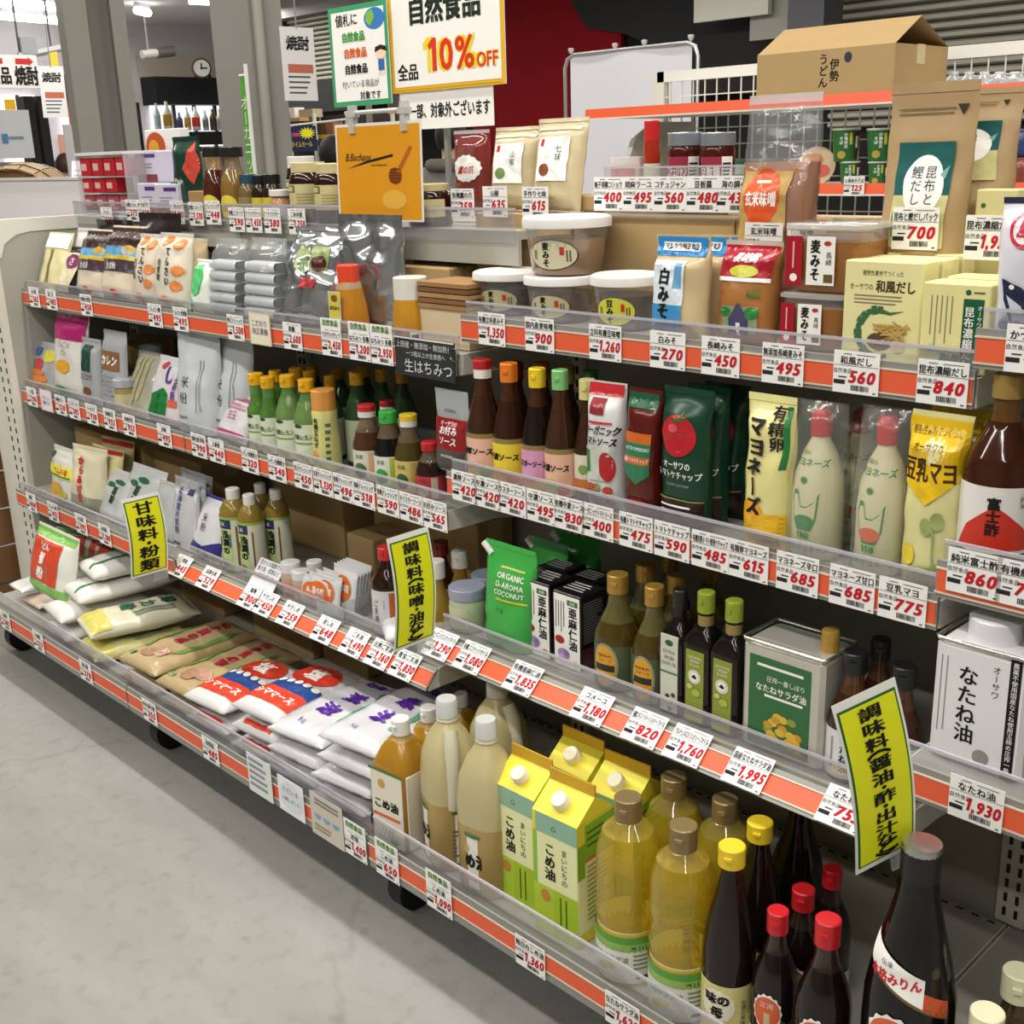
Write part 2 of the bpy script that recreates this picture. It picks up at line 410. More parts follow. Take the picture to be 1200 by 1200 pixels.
for x0, x1, U in ((0, .9, U1), (.9, 1.8, U2), (1.8, 2.7, U3), (2.7, 3.6, U4)):
    g = G()
    for i in range(34): g.box(x0 + 0.03 + i * 0.0255, x0 + 0.042 + i * 0.0255, 0.535, 0.539, 0.1648, 0.1656)
    g.build('deck_slots', BLACK, U)['kind'] = 'stuff'
    G().box(x0 + 0.04, x1 - 0.04, 0.03, BACK_Y, 0.09, 0.128).build('base_beam', mat('#4a4a47', 0.6), U)
# end panel of the left bay, with its slotted front post and rounded top rail
G().box(-0.028, 0.0, 0.205, 0.58, 0.06, 1.165).build('end_panel', STEEL, U1)
G().slab([(-0.17, 0.06), (0.0, 0.06), (0.0, 1.2), (-0.17, 1.2)], 0.188, 0.205).build('end_post', CREAM, U1)
G().prism([(0.19, 1.2), (0.6, 1.2), (0.6, 1.165), (0.30, 1.165), (0.26, 1.158), (0.225, 1.135), (0.212, 1.10), (0.19, 1.10)], -0.03, 0.003).build('top_rail', CREAM, U1)
g = G(); slots(g, -0.062, 0.1875, 0.1, 1.17, 0.0285); slots(g, -0.022, 0.1875, 0.1, 1.17, 0.0285)
g.build('post_slots', BLACK, U1)['kind'] = 'stuff'
# top tier over the two left bays
def add_top(U, key, x0, x1):
    x0 += 0.002; x1 -= 0.002
    sh = G().box(x0, x1, 0.42, 0.72, 1.185, 1.2).build('shelf', STEEL, U)
    G().box(x0, x1, 0.412, 0.42, 1.14, 1.2).build('shelf_lip', STEEL, sh)
    G().box(x0, x1, 0.405, 0.407, 1.18, 1.238).build('clear_fence', FENCE, sh)
    G().box(x0, x1, 0.404, 0.408, 1.235, 1.24).build('fence_rim', RIM, sh)
    ROWS[key] = (x0, x1, 0.404, 1.18, 0, 1.2)
    g = G()
    for i in range(9):
        cx = x0 + 0.05 + i * 0.1
        g.slab([(cx + 0.018 * math.cos(2 * PI * j / 12), 1.118 + 0.011 * math.sin(2 * PI * j / 12)) for j in range(12)], BACK_Y - 0.003, BACK_Y - 0.001)
    g.build('panel_holes', mat('#3f413f', 0.6), U)['kind'] = 'stuff'
add_top(U1, 'a0', 0.06, 0.9); add_top(U2, 'b0', 0.9, 1.8)
for U, x0, x1, y0 in ((U3, 1.8, 2.7, .36), (U4, 2.7, 3.6, .36)):
    sh = G().box(x0 + .003, x1 - .003, BACK_Y + .022, 0.72, 1.185, 1.2).build('shelf', STEEL, U)

# ================================================================ price tags
TW, TH = 0.0635, 0.0535
TAGPAPER = paper('#f2f2f0')
_card = G().box(-TW / 2, TW / 2, -0.0006, 0, 0, TH).mesh('card', TAGPAPER)
_tall = G().box(-TW / 2, TW / 2, -0.0006, 0, 0, 0.072).mesh('card', TAGPAPER)
def _tagprint(h):
    g = G(); ink = Print(front(-0.0006), None)
    k = paper('#2a2a2a')
    ink.text('自然食品', -0.0185, h - 0.0255, 0.0066, k)
    ink.rect(-0.0305, -0.0145, h - 0.0425, h - 0.037, k); ink.lines(-0.024, -0.012, h - 0.0355, h - 0.0325, 1, k)
    ink.rect(-TW / 2 + .001, TW / 2 - .001, h - 0.0186, h - 0.0181, k)
    ink.lines(-0.018, -0.006, h - 0.005, h - 0.0034, 1, k); ink.lines(0.0, 0.027, h - 0.005, h - 0.0036, 1, k)
    rnd = random.Random(5); x = -0.006
    while x < 0.019:
        w = rnd.choice((0.0005, 0.0009, 0.0013)); ink.rect(x, x + w, h - 0.0495, h - 0.0425, k); x += w + rnd.choice((0.0005, 0.0008))
    ink.rect(0.0245, 0.0285, h - 0.051, h - 0.0495, k)
    for gg, _ in ink.items.values(): g.v, g.f = g.v, g.f; g.add(gg.v, gg.f)
    return g.mesh('tag_print', k)
_print, _printt = _tagprint(TH), _tagprint(TH)
_GREENHEAD = None
def price_tag(row, u, v, price, name, where, head=None, dz=0.0, extra_y=0.0, rz=0.0, ytop=None):
    """a white shelf card clipped on the rail of ROW below photo point (u, v)"""
    x0, x1, y, z0, tilt, zf = ROWS[row]
    s = math.sin(tilt); yy = y - 0.008 + (0.02 * s) + extra_y
    p = at(u, v, y=yy)
    lab = 'white price tag reading %s in red, %s' % (price, where) if price else 'white price tag, %s' % where
    t = thing('price_tag', lab, 'price tag', (p.x, y - 0.0075 * math.cos(tilt) + extra_y, z0 + 0.001 + dz + 0.0075 * s), rz, -tilt, 'price tags on the shelf rails')
    put('card', _card if not head else _tall, t)
    put('tag_print', _print, t)
    a = Print(front(-0.0006), t)
    a.text(name, 0, TH - 0.0122, 0.0112, paper(INK), 'product_name', bold=0.02, fit=TW - 0.004)
    if price: a.text(price, 0.0102, TH - 0.0315, 0.0215, paper(RED), 'price', bold=0.045, slant=0.22, fit=0.0405)
    if head:
        a.rect(-TW / 2 + .003, TW / 2 - .003, TH + 0.004, TH + 0.016, paper('#e9f0dc'), 'green_header'); a.layer()
        a.text('自然食品', 0, TH + 0.010, 0.0125, paper('#4d7d33'), 'green_lettering', bold=0.03, fit=TW - .008)
    a.done()
    return t
def note_card(row, u, v, w, h, label, col, art, dz=0.0, extra_y=0.0, rz=0.0, tilt=None, name='note_card'):
    x0, x1, y, z0, tl, zf = ROWS[row]
    if tilt is None: tilt = tl
    p = at(u, v, y=y - 0.01 + extra_y)
    t = thing(name, label, 'note card', (p.x, y - 0.0095 + extra_y, z0 + dz), rz, -tilt)
    G().box(-w / 2, w / 2, -0.0006, 0, 0, h).build('card', paper(col), t)
    a = Print(front(-0.0006), t); art(a, w, h); a.done()
    return t
T = price_tag
for u, v, pr, nm, wh in [(576, 386, '1,350', '有機立科麦みそ', 'first under the round miso tubs'), (632, 391, '900', '国内産麦味噌', 'under the stacked round miso tubs'),
        (709, 402, '1,260', '立科有機豆味噌', 'under the yellow-labelled bean miso tub'), (782, 413, '270', '白みそ', 'under the blue white-miso bags'),
        (844, 418, '450', '長崎みそ', 'under the red-topped miso bag'), (917, 428, '495', '無添加長崎麦みそ', 'under the two stacked square miso tubs'),
        (1003, 437, '560', '和風だし', 'under the cream kelp and mushroom stock box'), (1104, 449, '840', '昆布濃縮だし', 'under the green-striped kelp stock box')]: T('c1', u, v, pr, nm, wh)
for u, v, pr, nm, wh in [(544, 566, '420', '濃厚ソース', 'under the red-capped sauce bottle'), (571, 572, '420', '中濃ソース', 'under the orange-capped sauce bottle'), (600, 584, '420', 'ウスターソース', 'under the yellow-capped sauce bottle'),
        (634, 592, '495', '中濃ソース', 'under the pale-green-capped sauce bottle'), (667, 600, '830', '有機中濃ソース', 'under the small organic sauce bottle'), (700, 608, '400', 'オーガニックトマトソース', 'under the white tomato sauce pouch'),
        (745, 624, '475', '有機トマトケチャップ', 'under the clear ketchup pouch'), (787, 635, '590', 'トマトケチャップ', 'under the dark green ketchup pouches'), (832, 645, '485', '有機完熟トマト使用ケチャップ', 'between the ketchup and the yellow mayonnaise bag'),
        (877, 656, '615', '有精卵マヨネーズ', 'under the yellow mayonnaise bag'), (934, 673, '685', 'マヨネーズ辛口', 'under the left hen-print mayonnaise'), (998, 690, '685', 'マヨネーズ甘口', 'under the right hen-print mayonnaise'),
        (1057, 705, '775', '豆乳マヨ', 'under the yellow soy mayonnaise bag')]: T('c2', u, v, pr, nm, wh)
for u, v, pr, nm, wh in [(512, 762, '1,290', 'オーガニックココナッツオイル', 'under the coconut oil jar'), (549, 778, '1,080', '有機ココナッツオイル', 'under the green spout pouch'), (609, 807, '1,835', '有機亜麻仁油', 'under the black and white boxes'),
        (690, 842, '1,180', 'コメーユ', 'under the gold-capped oil bottles'), (751, 866, '820', '有機エキストラバージンオリーブオイル', 'under the black-capped olive oil'), (801, 888, '1,760', 'アルチェネロＥＸオリーブオイル', 'under the green-capped olive oils'),
        (872, 922, '1,995', '国産なたねサラダ油', 'under the steel oil tin'), (984, 966, '755', 'なたね油', 'beside the rightmost yellow sign')]: T('c3', u, v, pr, nm, wh)
for u, v, pr, nm, wh, hd in [(453, 1005, '650', 'こめ油', 'under the square rice oil bottle', 1), (514, 1045, '1,090', 'こめ油', 'under the rice oil jugs', 1), (621, 1118, '1,360', '毎日のこめ油', 'under the green and yellow cartons', None),
        (729, 1180, '1,620', 'なたねサラダ油', 'under the clear salad oil bottles', None)]: T('c4', u, v, pr, nm, wh, head=hd)
for u, v, pr, nm, wh in [(6, 724, '385', '小麦粉', 'leftmost on the bottom rail'), (45, 752, '527', '片栗粉', 'under the white flour bags on the bottom rail'), (100, 783, '378', '薄力粉', 'under the yellow cake-flour bag')]: T('a4', u, v, pr, nm, wh, dz=0.006)
for u, v, pr, nm, wh in [(175, 832, '355', 'ぬか漬の素', 'under the khaki pickling-bran bags'), (246, 874, '485', '自然塩', 'under the red and white salt bags')]: T('b4', u, v, pr, nm, wh, dz=0.006)
T('b4', 416, 985, '1,400', '岩塩', 'under the purple-lettered white bags', head=1)
for u, v, pr, nm, wh in [(37, 590, '400', '葛粉', 'leftmost on the third rail'), (63, 604, '415', 'てんぷら粉', 'under the tempura flour bag'), (96, 620, '395', '白玉粉', 'under the white bags with green leaves'), (124, 636, '1,180', '本葛粉', 'left of the first yellow sign')]: T('a3', u, v, pr, nm, wh)
for u, v, pr, nm, wh in [(210, 676, '445', '片栗粉', 'right of the first yellow sign'), (242, 690, '529', '浅漬の素', 'under the pickling liquid bottles'), (291, 712, '800', '塩麹', 'below the handwritten note'), (309, 720, '450', 'やきしお', 'under the small salt jars'),
        (338, 736, '259', 'やきしお', 'under the orange-dot salt packets'), (379, 756, '648', '岩しお', 'under the clear tray of packets'), (413, 770, '1,490', 'ごま油', 'under the sesame oil bottle'), (443, 784, '1,160', '圧搾ごま油', 'first of the pair at the rail end'),
        (472, 797, '1,830', '香宝ごま油', 'last before the middle yellow sign')]: T('b3', u, v, pr, nm, wh)
for u, v, pr, nm, wh in [(37, 462, '290', 'くず湯', 'leftmost on the second rail'), (71, 474, '320', '有機ゼリー', 'under the pink-topped bag'), (87, 480, '385', 'ココナッツ', 'under the silver carob pouches'), (108, 488, '930', 'キャロブ', 'under the glass jar'), (129, 494, '955', '有機麦芽', 'below the clear rice-noodle packs'),
        (152, 502, '955', '有機麦芽', 'right of a like-priced tag'), (193, 513, '495', '米麹', 'last on the left bay')]: T('a2', u, v, pr, nm, wh)
for u, v, pr, nm, wh in [(233, 523, '990', '国内産米粉', 'under the grey rice-flour bags'), (254, 530, '440', '上新粉', 'under the white and pink bag'), (293, 542, '320', 'レモン有機果汁', 'under the small green lemon bottles'), (325, 553, '540', 'レモン有機果汁', 'under the tall green lemon bottles'),
        (356, 566, '450', '青じそドレッシング', 'under the pale yellow bottle'), (379, 571, '1,130', '玄麦ドレッシング', 'left of the red-capped dressing'), (403, 580, '496', '和風ドレッシング', 'under the red-capped dressing'), (427, 586, '518', '胡麻ドレッシング', 'under the green-capped dressing'),
        (455, 595, '590', '和風ドレッシング', 'under the yellow-capped dressing'), (482, 602, '486', 'オイスターソース', 'under the smallest bottle'), (510, 609, '565', 'お好みソース', 'last on the second rail')]: T('b2', u, v, pr, nm, wh)
for u, v, pr, nm, wh in [(40, 347, '365', 'きな粉', 'leftmost on the top rail'), (60, 350, '485', '黒ごま', 'second on the top rail'), (101, 357, '450', '有機小麦粉', 'under the brown-topped bags'), (182, 372, '495', 'てんさい糖', 'under the orange-flowered sugar bags'), (212, 377, '495', 'てんさい含蜜糖', 'left of the rail joint on the top rail')]: T('a1', u, v, pr, nm, wh)
for u, v, pr, nm, wh in [(276, 384, '1,500', '寒天スティック', 'under the grey strip packs'), (343, 399, '2,600', '黒糖', 'under the big silver bag')]: T('b1', u, v, pr, nm, wh)
for u, v, pr, nm, wh in [(389, 408, '2,450', 'マヌカクラシックチューブ', 'green header, under the squeeze honey'), (422, 415, '1,200', 'はちみつ 各種', 'green header, left of the blackboard'), (448, 421, '2,950', 'はちみつ 各種', 'green header, touching the blackboard')]: T('b1', u, v, pr, nm, wh, head=1)
for u, v, pr, nm, wh, dz in [(125, 253, '420', 'ジャム', 'lowest under the red packets', -.008), (154, 241, '275', '有機ジャム', 'under the red packets', .012), (168, 242, '420', 'ゆであずき', 'beside the lilac packets', .012), (207, 244, '1,180', 'メープルシロップ', 'under the dark green bag', .01), (229, 245, '1,510', '黒蜜シロップ', 'under the bottles in boxes', .008)]: T('a0', u, v, pr, nm, wh, dz=dz)
for u, v, pr, nm, wh, dz in [(249, 243, '448', 'ドレッシング', 'under the two amber syrup bottles', .012), (277, 255, '590', '有機ココナッツ', 'left of three tags under the jam jars', -.002), (297, 257, '1,450', 'ピーナッツクリーム', 'middle of three tags under the jam jars', -.002),
        (319, 258, '580', 'ピーナッツバター', 'right of three tags under the jam jars', -.002), (348, 260, '1,250', 'こめ水飴', 'under the big rice-syrup jars', -.002)]: T('b0', u, v, pr, nm, wh, dz=dz)
for u, v, pr, nm, wh in [(1142, 662, '860', '純米富士酢', 'under the rice vinegar bottle')]: T('d2', u, v, pr, nm, wh, dz=0.012)
T('d2', 1202, 672, '780', '有機純米酢', 'cut by the right edge of the picture', dz=0.012)
T('d3', 1144, 935, '1,930', 'なたね油', 'under the white rapeseed oil tin')
T('d1', 1212, 408, '380', 'かつおだし', 'at the right edge under the bonito pouch')
def art_hand(col2):
    def f(a, w, h):
        a.lines(-w * .42, w * .42, h * .1, h * .9, 5, paper(col2), seed=3, fill=0.5, name='handwriting')
    return f
def border(a, w, h, col, b=0.002):
    a.rect(-w / 2, w / 2, 0, b, paper(col), 'border').rect(-w / 2, w / 2, h - b, h, paper(col), 'border').rect(-w / 2, -w / 2 + b, 0, h, paper(col), 'border').rect(w / 2 - b, w / 2, 0, h, paper(col), 'border')
def art_pink(a, w, h): border(a, w, h, '#d48aa6'); a.layer(); a.text('うれしい\n国産です', 0, h * .5, h * .2, paper('#3a3a66'), fit=w * .85)
note_card('a2', 54, 468, 0.075, 0.06, 'small handwritten card with a pink border on the second rail', '#efe6ea', art_pink)
def art_beige(a, w, h): border(a, w, h, '#d8c98e'); a.layer(); a.text('こだわり\n純正黒糖', 0, h * .55, h * .22, paper('#5a4a7a'), fit=w * .85)
note_card('b1', 305, 390, 0.078, 0.066, 'beige handwritten card beside the strip-pack tag', '#e9e4d0', art_beige)
note_card('b4', 304, 908, 0.085, 0.085, 'small white card of dense blue handwriting on the bottom rail', '#e4e6e2', art_hand('#8f9aa8'), dz=0.004)
def art_cloud(a, w, h):
    a.oval(0, h * .5, w * .46, h * .42, paper('#d9e4ef'), 'rounded_panel'); a.layer()
    a.text('ただいま', 0, h * .68, h * .18, paper('#c8643c'), fit=w * .7); a.text('入荷しました', 0, h * .42, h * .13, paper('#5d6a2a'), fit=w * .75)
note_card('b4', 341, 934, 0.085, 0.075, 'rounded white card with pale blue panel and orange lettering', '#eef0f2', art_cloud, dz=0.006)
def art_bowls(a, w, h):
    for k in (-1, 0, 1):
        cx, cy = k * w * .28, h * (.52 - .0 * k)
        a.poly([(cx + .011 * math.cos(PI + PI * i / 8), cy + .010 * math.sin(PI + PI * i / 8)) for i in range(9)], paper('#7da7cf'), 'bowl_drawing')
    a.lines(-w * .35, w * .4, h * .72, h * .9, 2, paper('#8a8276'), seed=2); a.lines(-w * .4, w * .3, h * .1, h * .28, 2, paper('#9a9284'), seed=4)
note_card('b4', 383, 962, 0.1, 0.088, 'beige card with three blue bowl drawings on the bottom rail', '#cfc8bb', art_bowls, dz=0.0)
def art_note(a, w, h):
    border(a, w, h, '#d9b9c4', .0012); a.layer(); a.text('昔からの塩麹です\n焼き魚・煮物など\nごまにぎりに', -.0, h * .72, .0125, paper('#46506e'), fit=w * .86)
note_card('b3', 300, 697, 0.095, 0.082, 'long handwritten white note leaning back over the rail', '#ecebee', art_note, dz=0.028, extra_y=0.03, tilt=R(38))
# small blackboard at the end of the top rail
x0, x1, y, z0, _, _ = ROWS['b1']
p0 = at(463, 420, y=y - 0.02); p1 = at(532, 430, y=y - 0.02)
t = thing('blackboard_sign', 'black chalkboard card with white chalk lettering and a wire ring, on the top rail', 'sign', ((p0.x + p1.x) / 2, y - 0.016, z0 - 0.008))
w = p1.x - p0.x
G().box(-w / 2, w / 2, -0.003, 0, 0, 0.068).build('board', mat('#26292b', 0.6), t)
G().box(-w / 2, w / 2, -0.0034, 0.0, 0.0655, 0.068).build('white_edge', paper('#e6e6e6'), t)
a = Print(front(-0.003), t); ck = paper('#d8dad8')
a.text('上田産・無添加・無加熱！', 0, 0.055, 0.0125, ck, 'chalk_lettering', fit=w * .93); a.text('一つ瓶以上の生食感へ', 0.004, 0.040, 0.0105, ck, 'chalk_lettering', fit=w * .8); a.text('生はちみつ', 0.01, 0.018, 0.026, ck, 'chalk_lettering', fit=w * .82); a.done()
G().tube([(w / 2 + 0.002 + 0.011 * math.cos(2 * PI * i / 16), -0.004, 0.05 + 0.011 * math.sin(2 * PI * i / 16) - .002) for i in range(16)], 0.0012, 6, closed=True).build('wire_ring', mat('#777777', .3, 1.0), t)
# tall yellow section signs hanging from the third rail
def section_sign(X, y0, y1, z0, h, text, label, ry=0.0, bow=0.008, rz=R(90)):
    w = y1 - y0
    t = thing('section_sign', label, 'sign', (X, (y0 + y1) / 2, z0), rz, 0, 'yellow section signs on the third rail', ry)
    def surf(x, yv, d): b = bow * math.sin(PI * yv / h); return (x + 0.5 * b, -b - d, yv)
    g = G(); g.grid(lambda a, b_: surf((a - .5) * w, b_ * h, 0), 2, 12); g.grid(lambda a, b_: surf((a - .5) * w, b_ * h, -0.0008), 2, 12, flip=True)
    g.build('card', paper('#eceee8'), t)
    a = Print(surf, t, step=0.02)
    a.rect(-w * .46, w * .46, h * .03, h * .955, paper('#2c6a34'), 'green_frame'); a.layer(); a.layer()
    a.rect(-w * .43, w * .43, h * .042, h * .943, mat('#e6ea1a', 0.45), 'yellow_panel'); a.layer(); a.layer()
    big, small = text
    seq = [(ch, .34 if ch in '・（' else 1.0) for ch in big] + [(ch, .55 if ch != '）' else .3) for ch in small]
    cell = h * .88 / sum(c for _, c in seq); pos = h * .93
    for i, (ch, c) in enumerate(seq):
        sz = min(cell * .94, w * .5) if ch not in '（）' else w * .30 if ch not in 'など' else min(cell * .62, w * .42)
        a.text(ch, 0, pos - cell * c / 2, sz, paper(INK), bold=0.032, vertical=ch in '（）', xs=1.7 if ch not in '（）・' else 1.3); pos -= cell * c
    a.done()
    G().box(w * .1, w * .5, 0.001, 0.003, -0.022, h * .12).build('clear_holder', clear(.25), t)
    return t
section_sign(.886, .048, .140, .432, .188, ('甘味料・粉類', ''), 'yellow vertical flag sign on the left, standing out over the flour bags')
section_sign(1.853, .040, .128, .541, .200, ('調味料（味噌・油', 'など）'), 'yellow vertical flag sign in the middle, in front of the sesame oil bottle')
section_sign(2.728, .028, .114, .527, .232, ('調味料（醤油・酢・出汁', 'など）'), 'yellow vertical flag sign on the right, above the black mirin bottle', ry=R(-12), rz=R(68))

# ================================================================ makers for the goods
def FL(row): return ROWS[row][5] + .0016
def FENCE_Y(row):                                # back face of the clear fence of a row
    r = ROWS[row]; return r[2] + .0125 + math.sin(r[4]) * .05 if row[-1] in '1234' and row[0] in 'abcd' else -9
REG = []
ZMAX = {'a2': .958, 'b2': .958, 'a3': .688, 'b3': .688, 'c2': 1.018, 'c3': .752}
def split_prof(prof, H, R_, zc):
    pts = [(r * R_, z * H) + tuple(q) for r, z, *q in prof]
    lo = [p for p in pts if p[1] <= zc]; hi = [p for p in pts if p[1] > zc]
    if not hi or not lo: return pts, []
    a, b = lo[-1], hi[0]; k = (zc - a[1]) / (b[1] - a[1])
    m = (a[0] + (b[0] - a[0]) * k, zc) + tuple(a[2:])
    return lo + [m], [m] + hi
def bottle(label, u, v, y, row, d, prof, body, neck=None, fill=0.8, cap=None, lab=None, art=None, name='bottle', cat='bottle', rz=None, n=24, sq=0.0, group=None, X=None, H=None, zf=None, tilt=0.0, arc=300):
    """(u, v) is the top of the bottle in the photograph, y its depth on the shelf, d its width in photograph pixels (or metres below 1)"""
    zf = FL(row) if zf is None else zf
    rz = (0.0 if sq else R(20)) if rz is None else rz
    rr = (d if d < 1 else d * mpp(at(u, v + 40, y=y))) / 2 * (1.02 if not sq else 1.08)
    y = max(y, FENCE_Y(row) + rr)
    X0, shrink, yb = X, 1.0, y
    for it in range(18):                              # keep clear of what already stands on this shelf
        p = at(u, v, y=y); X = p.x if X0 is None else X0; Hh = (p.z - zf) if H is None else H
        D = (d if d < 1 else d * mpp(Vector((X, y, zf + Hh * .4)))) * shrink
        rr = D / 2 * 1.02 + .0008
        if not any(math.hypot(X - x_, y - y_) < rr + r_ and abs(zf - z_) < .05 for x_, y_, r_, z_ in REG): break
        if it < 9: shrink -= .02
        elif it < 16: y += .004
        else: y, shrink = yb, .92
    H = Hh; REG.append((X, y, rr, zf))
    t = thing(name, label, cat, (X, y, zf), rz, tilt, group)
    lo, hi = split_prof(prof, H, D / 2, fill * H)
    G().lathe(lo, n, sq).build('body', body, t, 50)
    if hi: G().lathe(hi, n, sq, close=False).build('neck', neck or body, t, 50)
    if cap:
        r, z0, z1 = cap['r'] * D / 2, cap['z0'] * H, cap['z1'] * H
        b = min(.0015, (z1 - z0) * .2)
        cp = [(r, z0), (r, z1 - b), (r - b, z1), (0.001, z1)]
        if 'band' in cap:
            zb = z0 + (z1 - z0) * cap.get('bandf', .5)
            co = G().lathe([(r * 1.02, zb), (r * 1.02, z1 - b), (r * 1.02 - b, z1), (0.001, z1)], 20).build('cap', gloss(cap['col'], .3), t, 40)
            G().lathe([(r, z0), (r, zb + .0005)], 20).build('cap_collar', gloss(cap['band'], .3), co, 40)
        else:
            co = G().lathe(cp, 20).build('cap', mat(cap['col'], cap.get('rough', .3), cap.get('metal', 0)), t, 40)
        if cap.get('tab', True): G().box(-r * .28, r * .28, -r * 1.18, -r * .9, z0 + (z1 - z0) * .5, z0 + (z1 - z0) * .66).build('cap_tab', mat(cap['col'], .3), co)
    rf = interp([(z * H, r * D / 2) for r, z, *_ in prof])
    fn = front(-D / 2) if sq else cyl(lambda z: rf(z))
    if lab:
        z0, z1 = lab['z0'] * H, lab['z1'] * H
        if sq:
            wv = D * lab.get('w', .86) / 2
            G().box(-wv, wv, -D / 2 - .0006, -D / 2 + .002, z0, z1).build('paper_label', mat(lab['col'], .45), t)
            if lab.get('side', True): G().box(D / 2 - .002, D / 2 + .0006, -wv, wv, z0, z1).build('side_label', mat(lab['col'], .45), t)
        else:
            A = R(lab.get('arc', arc))
            g = G().grid(lambda a, b: cyl(rf)((a - .5) * A * rf(z0 + (z1 - z0) * b), z0 + (z1 - z0) * b, .0006), 28, lab.get('nv', 2))
            g.build('paper_label', mat(lab['col'], .45), t, 60)
    if art:
        a = Print(fn, t, step=None if sq else .007, base=.0011); art(a, H, D / 2); a.done()
    return t
def bag(label, X, y, zf, w, h, T_, col, art=None, rz=0.0, tilt=0.0, ry=0.0, g=None, wr=0.004, seed=1, name='bag', cat='bag', group=None, pu=3.0, back=0.7, m=None, nu=14, nv=18, e=0.12, top_m=None, topf=None, fillm=None, lie=False, crimp=True):
    """a filled pouch; local front is -Y, local z is the bag's height. lie=True lays it on its back"""
    gt = interp(g or [(0, .35), (.12, .95), (.5, 1), (.8, .8), (.93, .12), (1, .04)])
    def prof(x, z):
        uu = max(-1, min(1, 2 * x / w)); v = max(0, min(1, z / h))
        k = gt(v); edge = (1 - abs(uu) ** pu) ** .6 if abs(uu) < 1 else 0
        edge = e * (1 if k > .2 else k) + (1 - e) * edge
        nz = noise.noise(Vector((x * 28 + seed * 7.3, z * 22, seed * 1.7))) + .5 * noise.noise(Vector((x * 70, z * 60 + seed, 3.1)))
        return T_ / 2 * k * edge + wr * nz * (.35 + .65 * min(1, k * 1.2)) * (1 - abs(uu) ** 6)
    def sx(x, z): return x * (1 - .05 * gt(z / h)) + wr * .8 * noise.noise(Vector((z * 30, seed * 3.3, x * 4)))
    y_off = T_ / 2 * back if not lie else 0
    if lie: t = thing(name, label, cat, (X, max(y, ROWS['a4'][2] + .02 + (.17 if zf > .4 else 0)), zf + T_ * .43 + wr * .9), rz, -R(90) + tilt, group, ry)
    else: t = thing(name, label, cat, (X, y, zf), rz, tilt, group, ry)
    def fn(x, z, d): return (sx(x, z), -prof(x, z) - d, z)
    gg = G()
    gg.grid(lambda a, b: fn((a - .5) * w, b * h, 0), nu, nv)
    gg.grid(lambda a, b: (sx((a - .5) * w, b * h), prof((a - .5) * w, b * h) * back, b * h), nu, nv, flip=True)
    n1 = (nu + 1) * (nv + 1)
    fs = []
    for i in range(nu): fs.append((i, n1 + i, n1 + i + 1, i + 1)); k = nv * (nu + 1) + i; fs.append((k, k + 1, n1 + k + 1, n1 + k))
    for j in range(nv):
        a, b = j * (nu + 1), (j + 1) * (nu + 1); fs.append((a, b, n1 + b, n1 + a)); a += nu; b += nu; fs.append((a, n1 + a, n1 + b, b))
    gg.f += fs
    mm = m or film(col)
    gg.build('pouch', mm, t, 65)
    if fillm:
        fm, fz = fillm
        g3 = G(); g3.grid(lambda a, b: (sx((a - .5) * w * .94, b * h * fz), -prof((a - .5) * w * .94, b * h * fz) * .93, .002 + b * h * fz), nu, 8); g3.grid(lambda a, b: (sx((a - .5) * w * .94, b * h * fz), prof((a - .5) * w * .94, b * h * fz) * back * .93, .002 + b * h * fz), nu, 8, flip=True)
        k0 = 8 * (nu + 1); n3 = (nu + 1) * 9
        g3.f += [(k0 + i, k0 + i + 1, n3 + k0 + i + 1, n3 + k0 + i) for i in range(nu)] + [(j * (nu + 1) + nu, n3 + j * (nu + 1) + nu, n3 + (j + 1) * (nu + 1) + nu, (j + 1) * (nu + 1) + nu) for j in range(8)]
        g3.build('filling', fm, t, 65)
    if crimp:
        zs = h * .955
        gg2 = G(); gg2.grid(lambda a, b: fn((a - .5) * w, zs + b * (h - zs), .0012), nu, 2)
        gg2.build('seal', top_m or mm, t, 30)
    if art:
        a = Print(fn, t, step=.009, base=.0021); art(a, w, h); a.done()
    return t
def bagpx(label, u0, u1, vb, vt, y, row, T_, col, art=None, lean=0.0, **k):
    """bag seen between photo columns u0..u1 at row vb, its top at vt; leans back by LEAN"""
    zf = k.pop('zf', None); zf = FL(row) if zf is None else zf
    um = (u0 + u1) / 2
    y = max(y, FENCE_Y(row) + T_ * .5 * .95 + .8 * k.get('wr', .004))
    vm = (vb + vt) / 2
    a, b = at(u0, vm, y=y), at(u1, vm, y=y)
    h = .2
    for _ in range(4):
        zt = at(um, vt, y=y + h * math.sin(lean)).z; h = max(.03, (min(zt, ZMAX.get(row, 9)) - zf) / math.cos(lean))
    g0 = (k.get('g') or [(0, .35)])[0][1]; zf += T_ / 2 * k.get('back', .7) * g0 * math.sin(lean) + .001
    ym = y + h * .5 * math.sin(lean)
    a, b = at(u0, vm, y=ym), at(u1, vm, y=ym)
    return bag(label, (a.x + b.x) / 2, y, zf, (b.x - a.x) * .95, h, T_, col, art, tilt=-lean, **k)
def carton(label, X, y, zf, w, d, h, col, rz=0.0, art=None, side=None, top=None, name='box', cat='box', group=None, m=None, b=.0015):
    t = thing(name, label, cat, (X, y, zf), rz, 0, group)
    G().bbox(-w / 2, w / 2, 0, d, 0, h, b).build('carton', m or paper(col), t)
    if art: a = Print(front(0.0), t); art(a, w, h); a.done()
    if side: a = Print(right_side(w / 2, d / 2), t); side(a, d, h); a.done()
    if top: a = Print(top_side(h, 0, d / 2), t); top(a, w, d); a.done()
    return t
